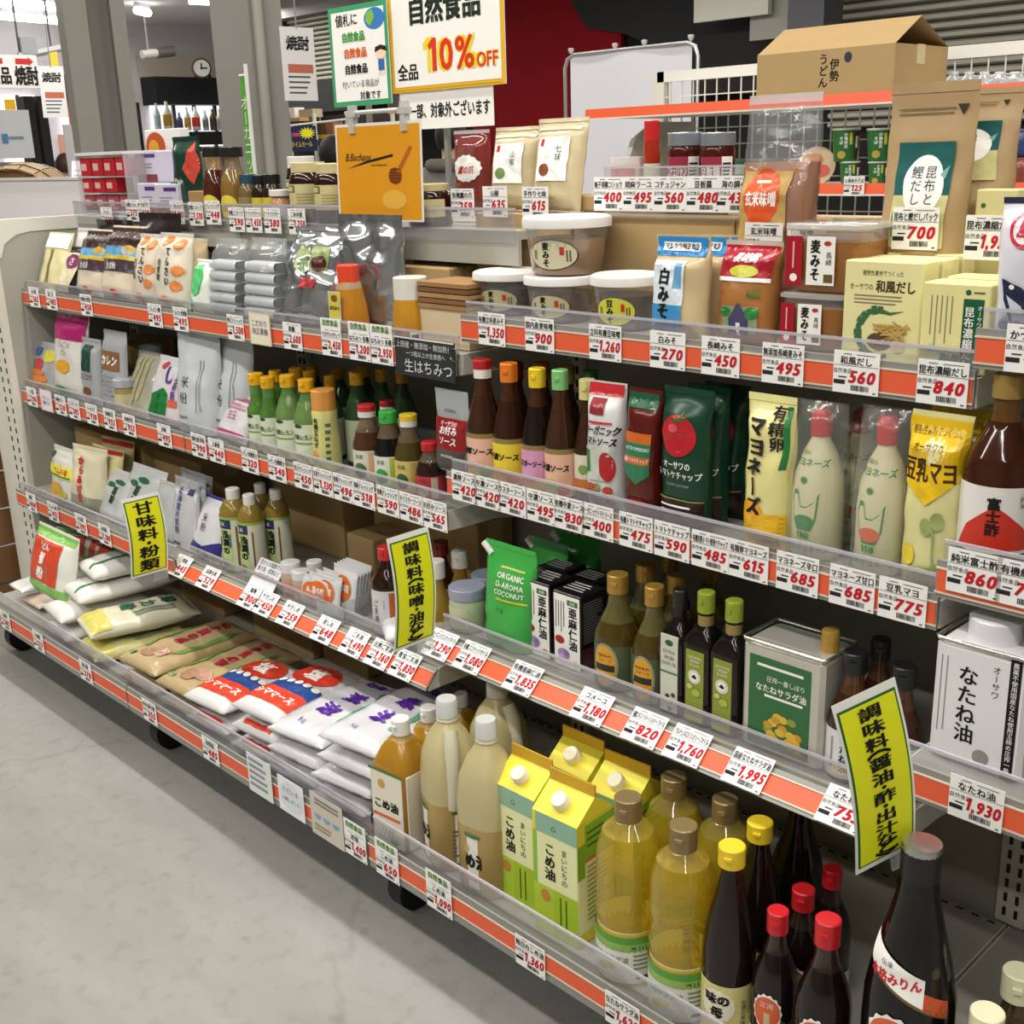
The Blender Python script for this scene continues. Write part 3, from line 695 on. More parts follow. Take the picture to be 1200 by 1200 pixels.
def cardbox(label, u0, u1, v, y, row, h, d, zf=None, rz=0.0, name='cardboard_box', group='brown cardboard boxes on the shelves', art=None):
    zf = FL(row) if zf is None else zf
    a, b = at(u0, v, y=y), at(u1, v, y=y)
    w = b.x - a.x
    t = thing(name, label, 'cardboard box', ((a.x + b.x) / 2, y, zf), rz, 0, group)
    G().bbox(-w / 2, w / 2, 0, d, 0, h, .003).build('carton', cardboard(), t)
    G().box(-w / 2 + .01, w / 2 - .01, d / 2 - .02, d / 2 + .02, h, h + .0008).build('tape', mat('#c9b184', .25), t)
    G().box(w / 2, w / 2 + .0008, d / 2 - .02, d / 2 + .02, h - .05, h).build('tape', mat('#c9b184', .25), t)
    G().box(-w / 2 + .004, w / 2 - .004, d / 2 - .001, d / 2 + .001, h - .001, h + .0004).build('flap_seam', mat('#6d5630', .8), t)
    if art: a = Print(front(0.0), t); art(a, w, h); a.done()
    return t

# ================================================================ third bay, top shelf: miso and stock
K = paper(INK); W = paper('#f4f3ee')
GOLDCAP = '#b08a3e'
def miso_tub(label, u, v, y, zf, d, lab, txt, miso='#5a2f18', lidc='#e9e8e4', H=None):
    p = at(u, v, y=y); D = d * mpp(p); H = H or p.z - zf; r = D / 2
    t = thing('miso_tub', label, 'tub', (p.x, y, zf), R(18), 0, 'round miso tubs')
    G().lathe([(r * .74, 0), (r * .78, .004), (r * .86, H * .62)], 32).build('miso', gloss(miso, .25), t, 50)
    G().lathe([(r * .75, 0), (r * .79, .003), (r * .93, H * .84)], 32, close=False).build('clear_wall', clear(.12), t, 50)
    G().lathe([(r * .93, H * .80), (r, H * .81), (r, H * .93), (r * .985, H * .97), (r * .9, H), (r * .86, H * .985), (.001, H * .985)], 32).build('lid', mat(lidc, .35), t, 40)
    a = Print(cyl(lambda z: r * (.78 + .14 * z / H)), t, step=.006, base=.001)
    a.oval(0, H * .36, r * .62, H * .27, paper('#3b3326'), 'label_ring'); a.layer(); a.oval(0, H * .36, r * .58, H * .25, mat(lab, .4), 'paper_label'); a.layer()
    a.text(txt, -r * .12, H * .36, H * .145, K, vertical=True, bold=.04); a.rect(r * .2, r * .3, H * .36, H * .5, paper('#c0392b'), 'red_mark'); a.lines(r * .34, r * .48, H * .24, H * .44, 2, paper('#6b6450'), vertical=True, seed=2); a.lines(-r * .45, -r * .34, H * .26, H * .44, 2, paper('#6b6450'), vertical=True, seed=5)
    a.done(); return t
zc = FL('c1')
miso_tub('dark barley miso tub with white lid, leftmost on the shelf', 597, 316, .385, zc, 88, '#b9b58c', '麦みそ', '#3a2012')
miso_tub('barley miso tub with white lid, in the middle under the stacked tub', 657, 321, .365, zc, 88, '#c2bb93', '麦みそ')
t2 = miso_tub('bean miso tub with a round yellow label', 733, 320, .355, zc, 84, '#d9d84a', '豆みそ', '#33170e')
pz = at(657, 321, y=.365).z
miso_tub('light brown barley miso tub stacked on top of the other tubs', 664, 252, .385, pz + .001, 106, '#d6cfae', '麦みそ', '#9a6a38', '#e4e3df')
def art_shiro(a, w, h):
    a.rect(-w * .46, w * .46, h * .80, h * .98, film('#2f86c8'), 'blue_header'); a.rect(-w * .42, w * .2, h * .1, h * .76, film('#dfe9ef'), 'white_panel')
    a.layer(); a.rect(-w * .42, w * .2, h * .1, h * .34, film('#3f93cc'), 'blue_panel'); a.rect(w * .02, w * .16, h * .5, h * .74, film('#6fa6cf'), 'blue_panel'); a.rect(-w * .34, w * .34, h * .85, h * .93, W, 'white_plate')
    a.layer(); a.text('マルクラ純正食品', 0, h * .89, h * .065, K, fit=w * .62, bold=.02); a.text('白みそ', -w * .16, h * .44, h * .165, K, vertical=True, bold=.05)
for k, (u0, u1, y, lb) in enumerate([(768, 834, .310, 'white miso bag with a blue header, in front'), (800, 856, .362, 'white miso bag with a blue header, second in the row'), (818, 872, .412, 'white miso bag with a blue header, at the back of the row')]):
    bagpx(lb, u0, u1, 378, 276 + 0 * k, y, 'c1', .05, '#c9b48a', art_shiro, group='blue-headed white miso bags', seed=4 + k, e=.4, lean=.03, g=[(0, .8), (.1, 1), (.7, .9), (.82, .3), (.9, .06), (1, .04)])
def art_naga(a, w, h):
    a.rect(-w * .47, w * .47, h * .64, h * .95, film('#a3182a'), 'red_header'); a.rect(-w * .47, w * .47, h * .60, h * .64, W, 'white_band'); a.rect(-w * .3, w * .34, h * .1, h * .36, film('#8fa27c'), 'church_ground')
    a.layer(); a.text('長崎麹', 0, h * .83, h * .10, W, bold=.04, slant=.2, fit=w * .75); a.oval(w * .02, h * .70, w * .26, h * .06, film('#c9c84a'), 'yellow_badge')
    a.poly([(-w * .18, h * .08), (w * .2, h * .08), (w * .2, h * .24), (w * .01, h * .4), (-w * .18, h * .24)], film('#4d4a6b'), 'church_drawing'); a.oval(-w * .24, h * .30, w * .1, h * .05, film('#2f7d3a'), 'tree_drawing'); a.oval(w * .24, h * .30, w * .12, h * .06, film('#2f7d3a'), 'tree_drawing')
    a.layer(); a.poly([(-w * .03, h * .08), (w * .05, h * .08), (w * .05, h * .2), (-w * .03, h * .2)], W, 'church_door'); a.text('こうじ\n無添加', w * .24, h * .5, h * .05, film('#2f7d3a'), bold=.03); a.text('味みそ', -w * .34, h * .42, h * .06, film('#a3182a'), vertical=True)
bagpx('brown miso bag with a red header and a church drawing', 846, 916, 384, 283, .33, 'c1', .055, '#a8703c', art_naga, lean=.10, seed=11, e=.35, top_m=clear(.4))
def sq_tub(label, u0, u1, vt, y, zf, H=None):
    a, b = at(u0, vt + 30, y=y), at(u1, vt + 30, y=y); w = (b.x - a.x) * .88; X = (a.x + b.x) / 2; H = H or at((u0 + u1) / 2, vt, y=y).z - zf
    t = thing('miso_tub', label, 'tub', (X, y + w / 2, zf), R(4), 0, 'square miso tubs')
    G().lathe([(w * .42, 0, .5), (w * .46, .004, .5), (w * .5, H * .78, .5)], 40).build('miso', gloss('#96632f', .3), t, 50)
    G().lathe([(w * .51, H * .74, .5), (w * .53, H * .92, .5)], 40, close=False).build('clear_wall', clear(.15), t, 50)
    G().lathe([(w * .54, H * .90, .5), (w * .57, H * .92, .5), (w * .57, H * .985, .5), (w * .54, H, .5), (.001, H)], 40).build('lid', clear(.45, .08, '#e5e0dc'), t, 40)
    a = Print(plane((0, -w * .485, 0), (1, 0, 0), (0, .0, 1)), t, base=.004)
    a.rect(-w * .5, -w * .28, H * .1, H * .82, film('#a8172a'), 'red_band'); a.rect(-w * .22, w * .16, H * .12, H * .82, W, 'paper_label'); a.layer()
    a.oval(-w * .39, H * .22, w * .05, w * .05, W, 'white_dot'); a.lines(-w * .41, -w * .37, H * .34, H * .74, 1, paper('#e6b0b0'), vertical=True)
    a.text('麦みそ', -w * .1, H * .47, H * .2, K, vertical=True, bold=.04, xs=.8); a.text('長崎', w * .08, H * .5, H * .1, K, vertical=True); a.rect(w * .02, w * .14, H * .16, H * .28, paper('#6a5530'), 'seal_mark'); a.oval(w * .06, H * .72, w * .05, w * .03, paper('#b33'), 'diamond_mark')
    a.done(); return t
sq_tub('square barley miso tub with clear lid, at the bottom of the stack of two', 910, 990, 344, .325, zc)
sq_tub('square barley miso tub with clear lid, stacked on the other', 916, 1012, 262, .325, at(950, 344, y=.325).z + .001)
def art_wafu(a, w, h):
    k = paper('#4a3a2a'); a.text('植物性素材でつくった', 0, h * .88, h * .06, k, fit=w * .52); a.text('オーサワの', -w * .27, h * .74, h * .075, k, fit=w * .3); a.text('和風だし', w * .17, h * .75, h * .13, k, bold=.03, fit=w * .5)
    a.lines(-w * .36, w * .3, h * .55, h * .66, 3, paper('#8b8163'), seed=6, fill=.4)
    gk = paper('#3f6b43'); kel = []
    for i in range(15):
        an = R(80 + i * 15.5); kel.append((w * (-.02 + .27 * math.cos(an)), h * (.28 + .24 * math.sin(an))))
    for i in range(14):
        (x0, y0), (x1, y1) = kel[i], kel[i + 1]; dx, dy = x1 - x0, y1 - y0; L_ = math.hypot(dx, dy); s = .045 * w * (1 if i < 12 else .6) * (1 + .25 * math.sin(i * 2.2))
        nx, ny = -dy / L_ * s, dx / L_ * s; a.poly([(x0 + nx, y0 + ny), (x1 + nx, y1 + ny), (x1 - nx, y1 - ny), (x0 - nx, y0 - ny)], gk, 'kelp_drawing')
    a.poly([(-w * .03, h * .54), (w * .12, h * .50), (w * .3, h * .52), (w * .12, h * .47), (-w * .03, h * .49)], gk, 'kelp_drawing')
    a.layer(); rnd = random.Random(3)
    a.oval(-w * .0, h * .20, w * .16, h * .09, paper('#5c4634'), 'mushroom_drawing'); a.oval(w * .24, h * .16, w * .09, h * .06, paper('#cdbb98'), 'mushroom_drawing')
    a.layer()
    for i in range(26):
        cx, cy, an = w * rnd.uniform(.0, .3), h * rnd.uniform(.22, .36), rnd.uniform(-.6, .6); dx, dy = .1 * w * math.cos(an), .1 * w * math.sin(an)
        a.poly([(cx - dx, cy - dy), (cx + dx, cy + dy), (cx + dx, cy + dy + .0022), (cx - dx, cy - dy + .0022)], paper('#c8a660' if i % 2 else '#b08d48'), 'shavings_drawing')
def side_wafu(a, d, h): a.text('和風だし', 0, h * .62, h * .10, paper('#4a3a2a'), vertical=True); a.lines(-d * .2, d * .2, h * .1, h * .3, 3, paper('#8b8163'))
p0, p1 = at(986, 400, y=.31), at(1076, 410, y=.31); hz = at(1030, 306, y=.31).z - zc
for i in range(3):
    carton(['cream soup-stock box with kelp and mushroom picture, in front', 'cream soup-stock box standing second in the row', 'cream soup-stock box at the back of the row'][i], (p0.x + p1.x) / 2 + .004 * i, .31 + .045 * i, zc, p1.x - p0.x, .042, hz * (1 if i != 2 else 1.02), '#e6dfa4', art=art_wafu if i == 0 else None, side=side_wafu, group='cream soup-stock boxes')
def art_kombu(a, w, h):
    a.rect(w * .12, w * .42, h * .03, h * .84, paper('#1d5a3c'), 'green_panel'); a.text('・・・', -w * .1, h * .9, h * .02, K); a.lines(-w * .36, w * .02, h * .28, h * .86, 5, paper('#8a8360'), seed=8, fill=.22, vertical=True)
    a.oval(w * .18, h * .91, w * .04, w * .04, paper('#2c5d3b'), 'round_mark'); a.rect(w * .26, w * .42, h * .9, h * .92, paper('#6a6a55'), 'small_print'); a.poly([(-w * .22, h * .02), (-w * .04, h * .02), (-w * .02, h * .2), (-w * .16, h * .22)], paper('#2c6a48'), 'kelp_drawing'); a.poly([(w * .0, h * .02), (w * .1, h * .03), (w * .11, h * .2), (w * .02, h * .22), (-w * .04, h * .12)], paper('#2c6a48'), 'kelp_drawing'); a.oval(-w * .32, h * .26, w * .06, h * .05, paper('#b9d0c2'), 'map_drawing')
    a.layer(); a.text('昆布濃縮だし', w * .22, h * .4, h * .118, W, vertical=True, bold=.02); a.text('オーサワの', w * .37, h * .62, h * .062, W, vertical=True)
q0, q1 = at(1076, 420, y=.285), at(1154, 430, y=.285); hq = at(1115, 332, y=.285).z - zc
for i in range(2): carton(['cream kelp-stock box with a dark green stripe, in front', 'cream kelp-stock box standing behind the front one'][i], (q0.x + q1.x) / 2 + .004 * i, .285 + .05 * i, zc, q1.x - q0.x, .047, hq * (1 + .02 * i), '#e4dc9c', art=art_kombu, side=side_wafu, group='cream kelp-stock boxes')
# back tier of the third bay: brown boxes and what stands on them
zb = at(540, 248, y=.46).z
hb = zb - zc
cardbox('wide brown carton behind the round miso tubs', 556, 668, 250, .46, 'c1', hb, .083)
cardbox('brown carton behind the blue miso bags, under the chilli jars', 671, 860, 250, .462, 'c1', hb, .083)
cardbox('brown carton behind the stock boxes', 862, 1040, 250, .464, 'c1', hb, .083)
cardbox('small brown carton on top, behind the price tags', 676, 850, 215, .487, 'c1', .028, .056, zf=zb + .0025)
cardbox('brown carton under the kelp pouches at the right', 1042, 1200, 270, .466, 'c1', hb, .083)
ROWS['c0'] = (1.8, 2.7, .452, zb - .012, 0, zb)
for u, v, pr, nm, wh, dz in [(542, 240, '259', '有機鷹の爪', 'in front of the chilli bag', .0), (580, 238, '635', '山椒', 'in front of the pepper pouch', .004), (627, 238, '615', '手作り七味', 'in front of the seven-spice pouch', .003),
        (713, 224, '400', '柚子胡椒コショウ', 'leftmost of the row above the tubs', .018), (748, 222, '495', '胡麻ラーユ', 'under the red-capped chilli oil', .018), (785, 222, '560', 'コチュジャン', 'under the chilli paste jar', .018), (824, 222, '480', '豆板醤', 'under the broad-bean paste jar', .018), (860, 222, '430', '海の調べ', 'half hidden by the brown miso bag', .018)]:
    T('c0', u, v, pr, nm, wh, dz=dz)
x0 = at(706, 200, y=.45).x; x1 = at(874, 200, y=.45).x
t = thing('clear_rail', 'clear plastic rail holding tags in front of the chilli jars', 'rail', ((x0 + x1) / 2, .454, zb - .005))
G().box(-(x1 - x0) / 2, (x1 - x0) / 2, 0, .002, 0, .078).build('clear_plate', FENCE, t); G().box(-(x1 - x0) / 2, (x1 - x0) / 2, -.001, .003, .078, .081).build('rim', RIM, t)
def art_chili(a, w, h): a.oval(0, h * .52, w * .4, h * .17, W, 'paper_label', wob=.04); a.layer(); a.text('鷹の爪', 0, h * .5, h * .11, film('#b22'), slant=.3, bold=.03)
bagpx('small bag of red dried chillies with a white oval label', 533, 577, 240, 153, .49, 'c1', .035, '#7a3433', art_chili, zf=zb + .0028, seed=3, m=tint('#8a3b36', .7), top_m=clear(.5))
def art_san(txt, col):
    def f(a, w, h):
        a.rect(-w * .36, w * .3, h * .3, h * .78, W, 'paper_label'); a.rect(-w * .44, w * .44, h * .86, h * .9, film('#c9bd9f'), 'zip_line'); a.layer(); a.text(txt, w * .1, h * .6, h * .09, K, vertical=True); a.oval(-w * .16, h * .42, w * .12, h * .07, film(col), 'picture'); a.rect(-w * .3, -w * .22, h * .68, h * .76, paper('#b33'), 'red_mark')
    return f
bagpx('kraft pouch of mountain pepper with white label', 576, 634, 242, 150, .485, 'c1', .04, '#c4b591', art_san('山椒', '#6d8f52'), zf=zb + .0028, lean=.16, seed=5)
bagpx('taller kraft pouch of seven-spice with gourd picture', 626, 688, 245, 140, .475, 'c1', .04, '#c9ba96', art_san('七味', '#8a4a32'), zf=zb + .0028, lean=.18, seed=6)
bottle('small bottle of red chilli oil with red cap', 764, 141, .53, 'c1', 19, [(.96, 0), (1, .03), (1, .68), (.9, .74)], tint('#b0341c', .8), cap=dict(r=.95, z0=.72, z1=1, col='#c8272a', tab=False), zf=zb + .0335, lab=dict(z0=.1, z1=.4, col='#d9d2c4'))
def paste(label, u, txt):
    def ar(a, H, r): a.rect(-r * .9, r * .5, H * .12, H * .6, film('#9a3446'), 'wine_label'); a.rect(r * .5, r * 1.2, H * .12, H * .6, W, 'white_label'); a.layer(); a.text(txt, -r * .2, H * .36, H * .2, W, fit=r * 1.2, bold=.03); a.lines(r * .55, r * 1.1, H * .2, H * .5, 5, K)
    bottle(label, u, 155, .516, 'c1', 40, [(.94, 0), (1, .04), (1, .7), (.9, .78)], gloss('#47140f'), cap=dict(r=1.0, z0=.78, z1=1, col='#9fa6ad', tab=False, metal=.6), zf=zb + .0335, art=ar, name='jar', cat='jar')
paste('chilli paste jar with wine-red label and silver lid, left of two', 803, 'コチュジャン'); paste('broad-bean paste jar with wine-red label and silver lid, right of two', 842, '豆板醤')
bottle('small white tub with pink print behind the clear rail', 735, 184, .52, 'c1', 40, [(.9, 0), (1, .8), (.98, 1), (.01, 1)], mat('#d8cfcf', .5), zf=zb + .0335, name='tub', cat='tub', art=lambda a, H, r: a.rect(-r * .8, r * .8, H * .2, H * .7, film('#d9938f'), 'pink_label'))
def art_genmai(a, w, h):
    a.rect(-w * .42, w * .28, h * .14, h * .62, paper('#b99a5e'), 'kraft_label'); a.layer(); a.oval(-w * .08, h * .49, w * .27, h * .145, film('#d8572a'), 'orange_disc', wob=.02); a.layer(); a.text('玄米味噌', -w * .08, h * .48, h * .08, W, bold=.03, fit=w * .46); a.lines(-w * .2, w * .04, h * .55, h * .575, 1, W)
bagpx('large clear bag of brown-rice miso with orange round label', 872, 962, 258, 112, .43, 'c1', .07, '#a86c3a', art_genmai, zf=zc + .0572, lean=.05, seed=8, e=.45, m=clear(.10, .06, bump=.3), fillm=(gloss('#96582a', .35), .66), g=[(0, .9), (.1, 1), (.5, .95), (.62, .6), (.75, .3), (1, .05)], top_m=clear(.5))
T('c0', 895, 262, None, '玄米味噌', 'reading brown-rice miso, tucked behind the red-topped bag', dz=-.045, extra_y=-.05)
T('c0', 946, 262, None, '味噌', 'tucked behind the stacked square tubs', dz=-.045, extra_y=-.045)
def art_dashi(a, w, h0):
    h = h0; d = h * .085
    a.rect(-w * .33, w * .33, h * .43 + d, h * .66 + d, paper('#1e5a58'), 'teal_panel'); a.rect(-w * .33, w * .33, h * .2 + d, h * .43 + d, paper('#c9c58c'), 'cream_panel'); a.text('▼', w * .34, h * .88, h * .06, paper('#3c3428')); a.lines(-w * .4, w * .3, h * .85, h * .89, 2, paper('#6e5f45'), fill=.3)
    a.layer(); a.oval(w * .02, h * .47 + d, w * .24, h * .135, W, 'white_disc'); a.poly([(w * .2, h * .52 + d), (w * .3, h * .56 + d), (w * .27, h * .5 + d)], paper('#7fa9ae'), 'fish_tail'); a.oval(w * .0, h * .29 + d, w * .065, h * .035, film('#cc5a2a'), 'orange_emblem')
    a.layer(); a.text('昆布と\n鰹だし', w * .02, h * .47 + d, h * .058, paper('#333c44'), vertical=True); a.text('おとな食堂', 0, h * .225 + d, h * .028, K); a.lines(-w * .3, -w * .2, h * .24 + d, h * .36 + d, 2, paper('#7a7a55'), vertical=True)
DG = [(0, .9), (.08, 1), (.4, .75), (.75, .25), (.85, .08), (1, .05)]
bagpx('tall kraft pouch of kelp and bonito stock, in front', 1036, 1142, 300, 98, .42, 'c1', .055, '#a08258', art_dashi, zf=zc + .05, lean=.04, seed=9, e=.3, g=DG, m=mat('#a98d64', .5), wr=.003)
bagpx('tall kraft pouch of kelp and bonito stock, half hidden behind', 1080, 1192, 295, 106, .475, 'c1', .055, '#a08258', art_dashi, zf=zb + .0028, lean=.06, seed=10, e=.3, g=DG, m=mat('#ad926b', .5), wr=.003, rz=.25)
ROWS['c00'] = (1.8, 2.7, .405, at(1072, 293, y=.405).z, 0, zc)
T('c00', 1072, 272, '700', '昆布と鰹だしパック', 'leaning against the kraft pouch')
ROWS['d00'] = (1.8, 2.7, .39, at(1157, 305, y=.39).z, 0, zc)
T('d00', 1160, 278, '1,950', '昆布濃縮だし', 'half hidden by the bonito pouch')
b0, b1 = at(1138, 300, y=.43), at(1186, 300, y=.43)
carton('tall pale yellow box behind the bonito pouch', (b0.x + b1.x) / 2, .43, FL('c1') + .01, b1.x - b0.x, .03, at(1160, 222, y=.43).z - FL('c1') - .01, '#ddd39a', art=lambda a, w, h: a.oval(-w * .3, h * .9, w * .06, w * .06, paper('#4a6a3a'), 'round_mark').text('わかめ', w * .1, h * .72, h * .05, K, vertical=True))
def art_fish(a, w, h):
    a.oval(-w * .1, h * .78, w * .22, h * .14, film('#c8324a'), 'red_ring'); a.layer(); a.oval(-w * .1, h * .78, w * .17, h * .108, film('#f0e6ea'), 'ring_inside'); a.layer(); a.text('島', -w * .1, h * .78, h * .15, film('#c8324a'), bold=.04)
    a.poly([(-w * .36, h * .42), (-w * .1, h * .36), (w * .1, h * .26), (w * .2, h * .1), (-w * .2, h * .08), (-w * .34, h * .26)], film('#1e2440'), 'fish_drawing'); a.layer(); a.oval(-w * .22, h * .36, w * .035, w * .03, W, 'fish_eye'); a.poly([(-w * .3, h * .3), (-w * .1, h * .22), (w * .0, h * .1), (-w * .18, h * .1)], film('#cfd3de'), 'fish_belly')
    for k in range(4): a.oval(-w * .3 + k * w * .18, h * .06, w * .09, h * .05, film('#5b6db0'), 'wave_drawing')
bagpx('white bonito pouch with red ring and dark fish drawing, at the right edge', 1171, 1275, 352, 232, .29, 'd1', .05, '#d9d9e2', art_fish, seed=12, e=.3, top_m=film('#2a2c4a'))

# ================================================================ third bay, second shelf: sauces, ketchup, mayonnaise
SAUCE = [(.94, 0), (1, .025), (1, .40), (.97, .45), (.80, .56), (.56, .70), (.44, .78), (.42, .86)]
def art_sauce(txt, c1, c2, pic):
    def f(a, H, r):
        a.rect(-r * 1.3, r * 1.3, H * .02, H * .36, film(c1), 'lower_print'); a.rect(-r * 1.3, r * 1.3, H * .36, H * .40, film('#8d7a45'), 'top_band'); a.layer()
        a.oval(-r * .3, H * .1, r * .5, H * .06, film(c2), 'fruit_picture'); a.oval(r * .5, H * .08, r * .4, H * .05, film(pic), 'fruit_picture'); a.layer()
        a.text(txt, -r * .1, H * .25, H * .062, K, bold=.04, slant=.15, fit=r * 1.9)
    return f
SC = [('orange', 565, 421, 43, '#b01f24', '#e9e6e2', '濃厚ソース', '#e8b9a4', '#d9b34a', '#7a9a3a', '#3a2114', 'brown sauce bottle with red and white cap, first in the row'),
      ('o', 596, 425, 43, '#e07a1e', None, '中濃ソース', '#e8cf3a', '#e0a030', '#d9662a', '#33190f', 'brown sauce bottle with orange cap, second in the row'),
      ('y', 629, 431, 40, '#e6c52a', None, 'ウスターソース', '#d79ac0', '#e89a50', '#d9c04a', '#1d120e', 'black sauce bottle with yellow cap and pink label'),
      ('g', 656, 433, 42, '#7fbf7a', None, '中濃ソース', '#e9b79a', '#b9c96a', '#c8402e', '#3d2416', 'sauce bottle with pale green cap and salmon label')]
for i, (k, u, v, d, cc, band, tx, c1, c2, c3, bc, lb) in enumerate(SC):
    cp = dict(r=.5, z0=.85, z1=1, col=cc, tab=band is None)
    if band: cp.update(band=band, bandf=.5)
    bottle(lb, u, v, .262, 'c2', d, SAUCE, gloss(bc, .07), tint('#4a2a16', .75), .70, cp, dict(z0=.02, z1=.40, col=c1), art_sauce(tx, c1, c2, c3), group='sauce bottles in a row')
for i, (u, v, cc, bc) in enumerate([(603, 424, '#7a1d1a', '#2a1710'), (634, 424, '#a8541c', '#2a1710'), (664, 428, '#a0812a', '#2a1710'), (692, 433, '#3f7a3c', '#2d1a10')]):
    bottle('sauce bottle behind the front row, %s cap' % ['dark red', 'dark orange', 'mustard', 'dark green'][i], u, v, .335, 'c2', 40, SAUCE, gloss(bc, .07), tint('#4a2a16', .75), .70, dict(r=.5, z0=.85, z1=1, col=cc), group='sauce bottles in the second row')
bottle('small organic sauce bottle with pale yellow cap', 688, 444, .272, 'c2', 33, SAUCE, gloss('#3a1f14', .08), tint('#4a2a16', .6), .62, dict(r=.62, z0=.84, z1=1, col='#d9cf8a'), dict(z0=.1, z1=.40, col='#ddd6c4'),
       lambda a, H, r: a.rect(-r, r * .9, H * .12, H * .2, film('#c8783a'), 'fruit_picture').oval(0, H * .28, r * .4, H * .04, film('#7f9a4a'), 'leaf_picture'))
def art_okono(a, w, h):
    a.rect(-w * .47, w * .47, h * .28, h * .66, film('#8d1d22'), 'red_panel'); a.rect(-w * .47, w * .47, h * .02, h * .28, film('#4f4a46'), 'dark_panel'); a.layer()
    a.text('オーサワの', 0, h * .60, h * .06, W, fit=w * .6); a.text('お好み\nソース', 0, h * .45, h * .11, W, bold=.03, slant=.15, fit=w * .85); a.text('OKONOMI', 0, h * .2, h * .05, W, fit=w * .6); a.text('化学調味料', 0, h * .75, h * .045, K, fit=w * .6)
bagpx('okonomi sauce bag with clear top and dark red panel', 512, 552, 560, 458, .245, 'c2', .035, '#8d8a88', art_okono, seed=21, m=clear(.4, .1), g=[(0, .7), (.1, 1), (.5, .85), (.7, .3), (.85, .06), (1, .04)])
def art_tomato(a, w, h):
    a.rect(-w * .46, w * .46, h * .90, h * .99, film('#c8313a'), 'red_top'); a.rect(-w * .3, w * .1, h * .76, h * .88, film('#8a2a30'), 'wine_plate'); a.poly([(-w * .3, h * .24), (w * .3, h * .24), (w * .42, h * .5), (-w * .42, h * .5)], film('#c8cfc4'), 'bottle_picture'); a.layer()
    a.oval(w * .22, h * .36, w * .2, h * .12, film('#b8242a'), 'tomato_picture'); a.rect(-w * .4, -w * .25, h * .3, h * .48, film('#2f7a46'), 'flag_green'); a.text('オーガニック\nトマトソース', 0, h * .60, h * .075, K, bold=.04, slant=.2, fit=w * .92); a.lines(-w * .3, w * .35, h * .68, h * .71, 1, film('#c8313a')); rnd = random.Random(4)
    for i in range(9): a.oval(w * rnd.uniform(-.4, .4), h * rnd.uniform(.04, .2), w * .12, h * .03, film(rnd.choice(['#7d9a4a', '#c89a5a', '#b84a2e', '#5a7a3a'])), 'salad_picture')
bagpx('white tomato sauce pouch with red top', 692, 735, 590, 448, .25, 'c2', .05, '#d9dad8', art_tomato, seed=22, rz=.1)
def art_ketA(a, w, h):
    a.rect(-w * .45, w * .45, h * .86, h * .97, film('#1f5a3a'), 'green_header'); a.rect(-w * .4, w * .4, h * .60, h * .68, film('#cf6a26'), 'orange_band'); a.poly([(-w * .4, h * .6), (-w * .4, h * .36), (0, h * .28), (w * .4, h * .36), (w * .4, h * .6)], film('#2f7a58'), 'green_panel'); a.oval(0, h * .1, w * .38, h * .07, film('#9a2a20'), 'tomato_picture'); a.layer()
    a.rect(-w * .4, w * .4, h * .44, h * .5, film('#cf6a26'), 'orange_band'); a.layer(); a.text('PIATTO POMODORO', 0, h * .56, h * .035, W, fit=w * .75); a.text('有機トマトケチャップ', 0, h * .47, h * .04, W, fit=w * .78, bold=.02)
bagpx('clear ketchup pouch with green header and orange band', 738, 778, 600, 456, .25, 'c2', .05, '#551511', art_ketA, seed=23, m=gloss('#5a1813', .15), e=.3)
def art_ketB(a, w, h):
    a.rect(-w * .47, w * .47, h * .02, h * .22, film('#2a1714'), 'brown_base'); a.oval(-w * .02, h * .68, w * .36, h * .145, film('#b3202a'), 'tomato_picture'); a.layer(); a.oval(-w * .1, h * .73, w * .1, h * .03, film('#d9545a'), 'tomato_shine'); a.layer()
    for an in (20, 70, 110, 160, 210, 330): a.poly([(0, h * .80), (w * .2 * math.cos(R(an)), h * .80 + h * .06 * math.sin(R(an))), (w * .03, h * .785)], film('#2f6a3a'), 'tomato_leaf')
    a.text('オーサワの\nトマトケチャップ', 0, h * .44, h * .062, W, fit=w * .86, bold=.02); a.text('CLASSIC KETCHUP', 0, h * .33, h * .025, film('#8fae9a'), fit=w * .7); a.lines(-w * .38, w * .3, h * .1, h * .18, 2, W, fill=.35); a.rect(-w * .47, w * .47, h * .22, h * .228, film('#b0a050'), 'gold_line')
for i, (u0, u1, y, vt) in enumerate([(777, 838, .25, 455), (805, 857, .30, 452), (825, 880, .345, 450)]):
    bagpx(['dark green ketchup pouch with a tomato picture, in front', 'dark green ketchup pouch, second in the row', 'dark green ketchup pouch, at the back of the row'][i], u0, u1, 610, vt, y, 'c2', .05, '#14382a', art_ketB, seed=24 + i, group='dark green ketchup pouches', m=film('#143d2b'))
def art_mayo1(a, w, h):
    a.rect(-w * .48, w * .48, 0, h * .25, film('#e8b92a'), 'yolk_print'); a.oval(-w * .2, h * .25, w * .26, h * .08, film('#f0a41e'), 'yolk_print'); a.rect(w * .36, w * .46, h * .55, h * .94, film('#2a7a3c'), 'green_strip'); a.layer()
    a.text('マヨネーズ', -w * .14, h * .55, h * .13, paper('#2a2320'), vertical=True, bold=.05); a.text('有精卵', w * .24, h * .80, h * .095, paper('#2a2320'), vertical=True, bold=.03); a.text('創健社', w * .2, h * .06, h * .045, K, fit=w * .5); a.lines(-w * .44, -w * .38, h * .3, h * .6, 1, K, vertical=True)
bagpx('pale yellow mayonnaise bag with big black lettering', 876, 934, 630, 463, .25, 'c2', .055, '#e9e29a', art_mayo1, seed=28, wr=.005)
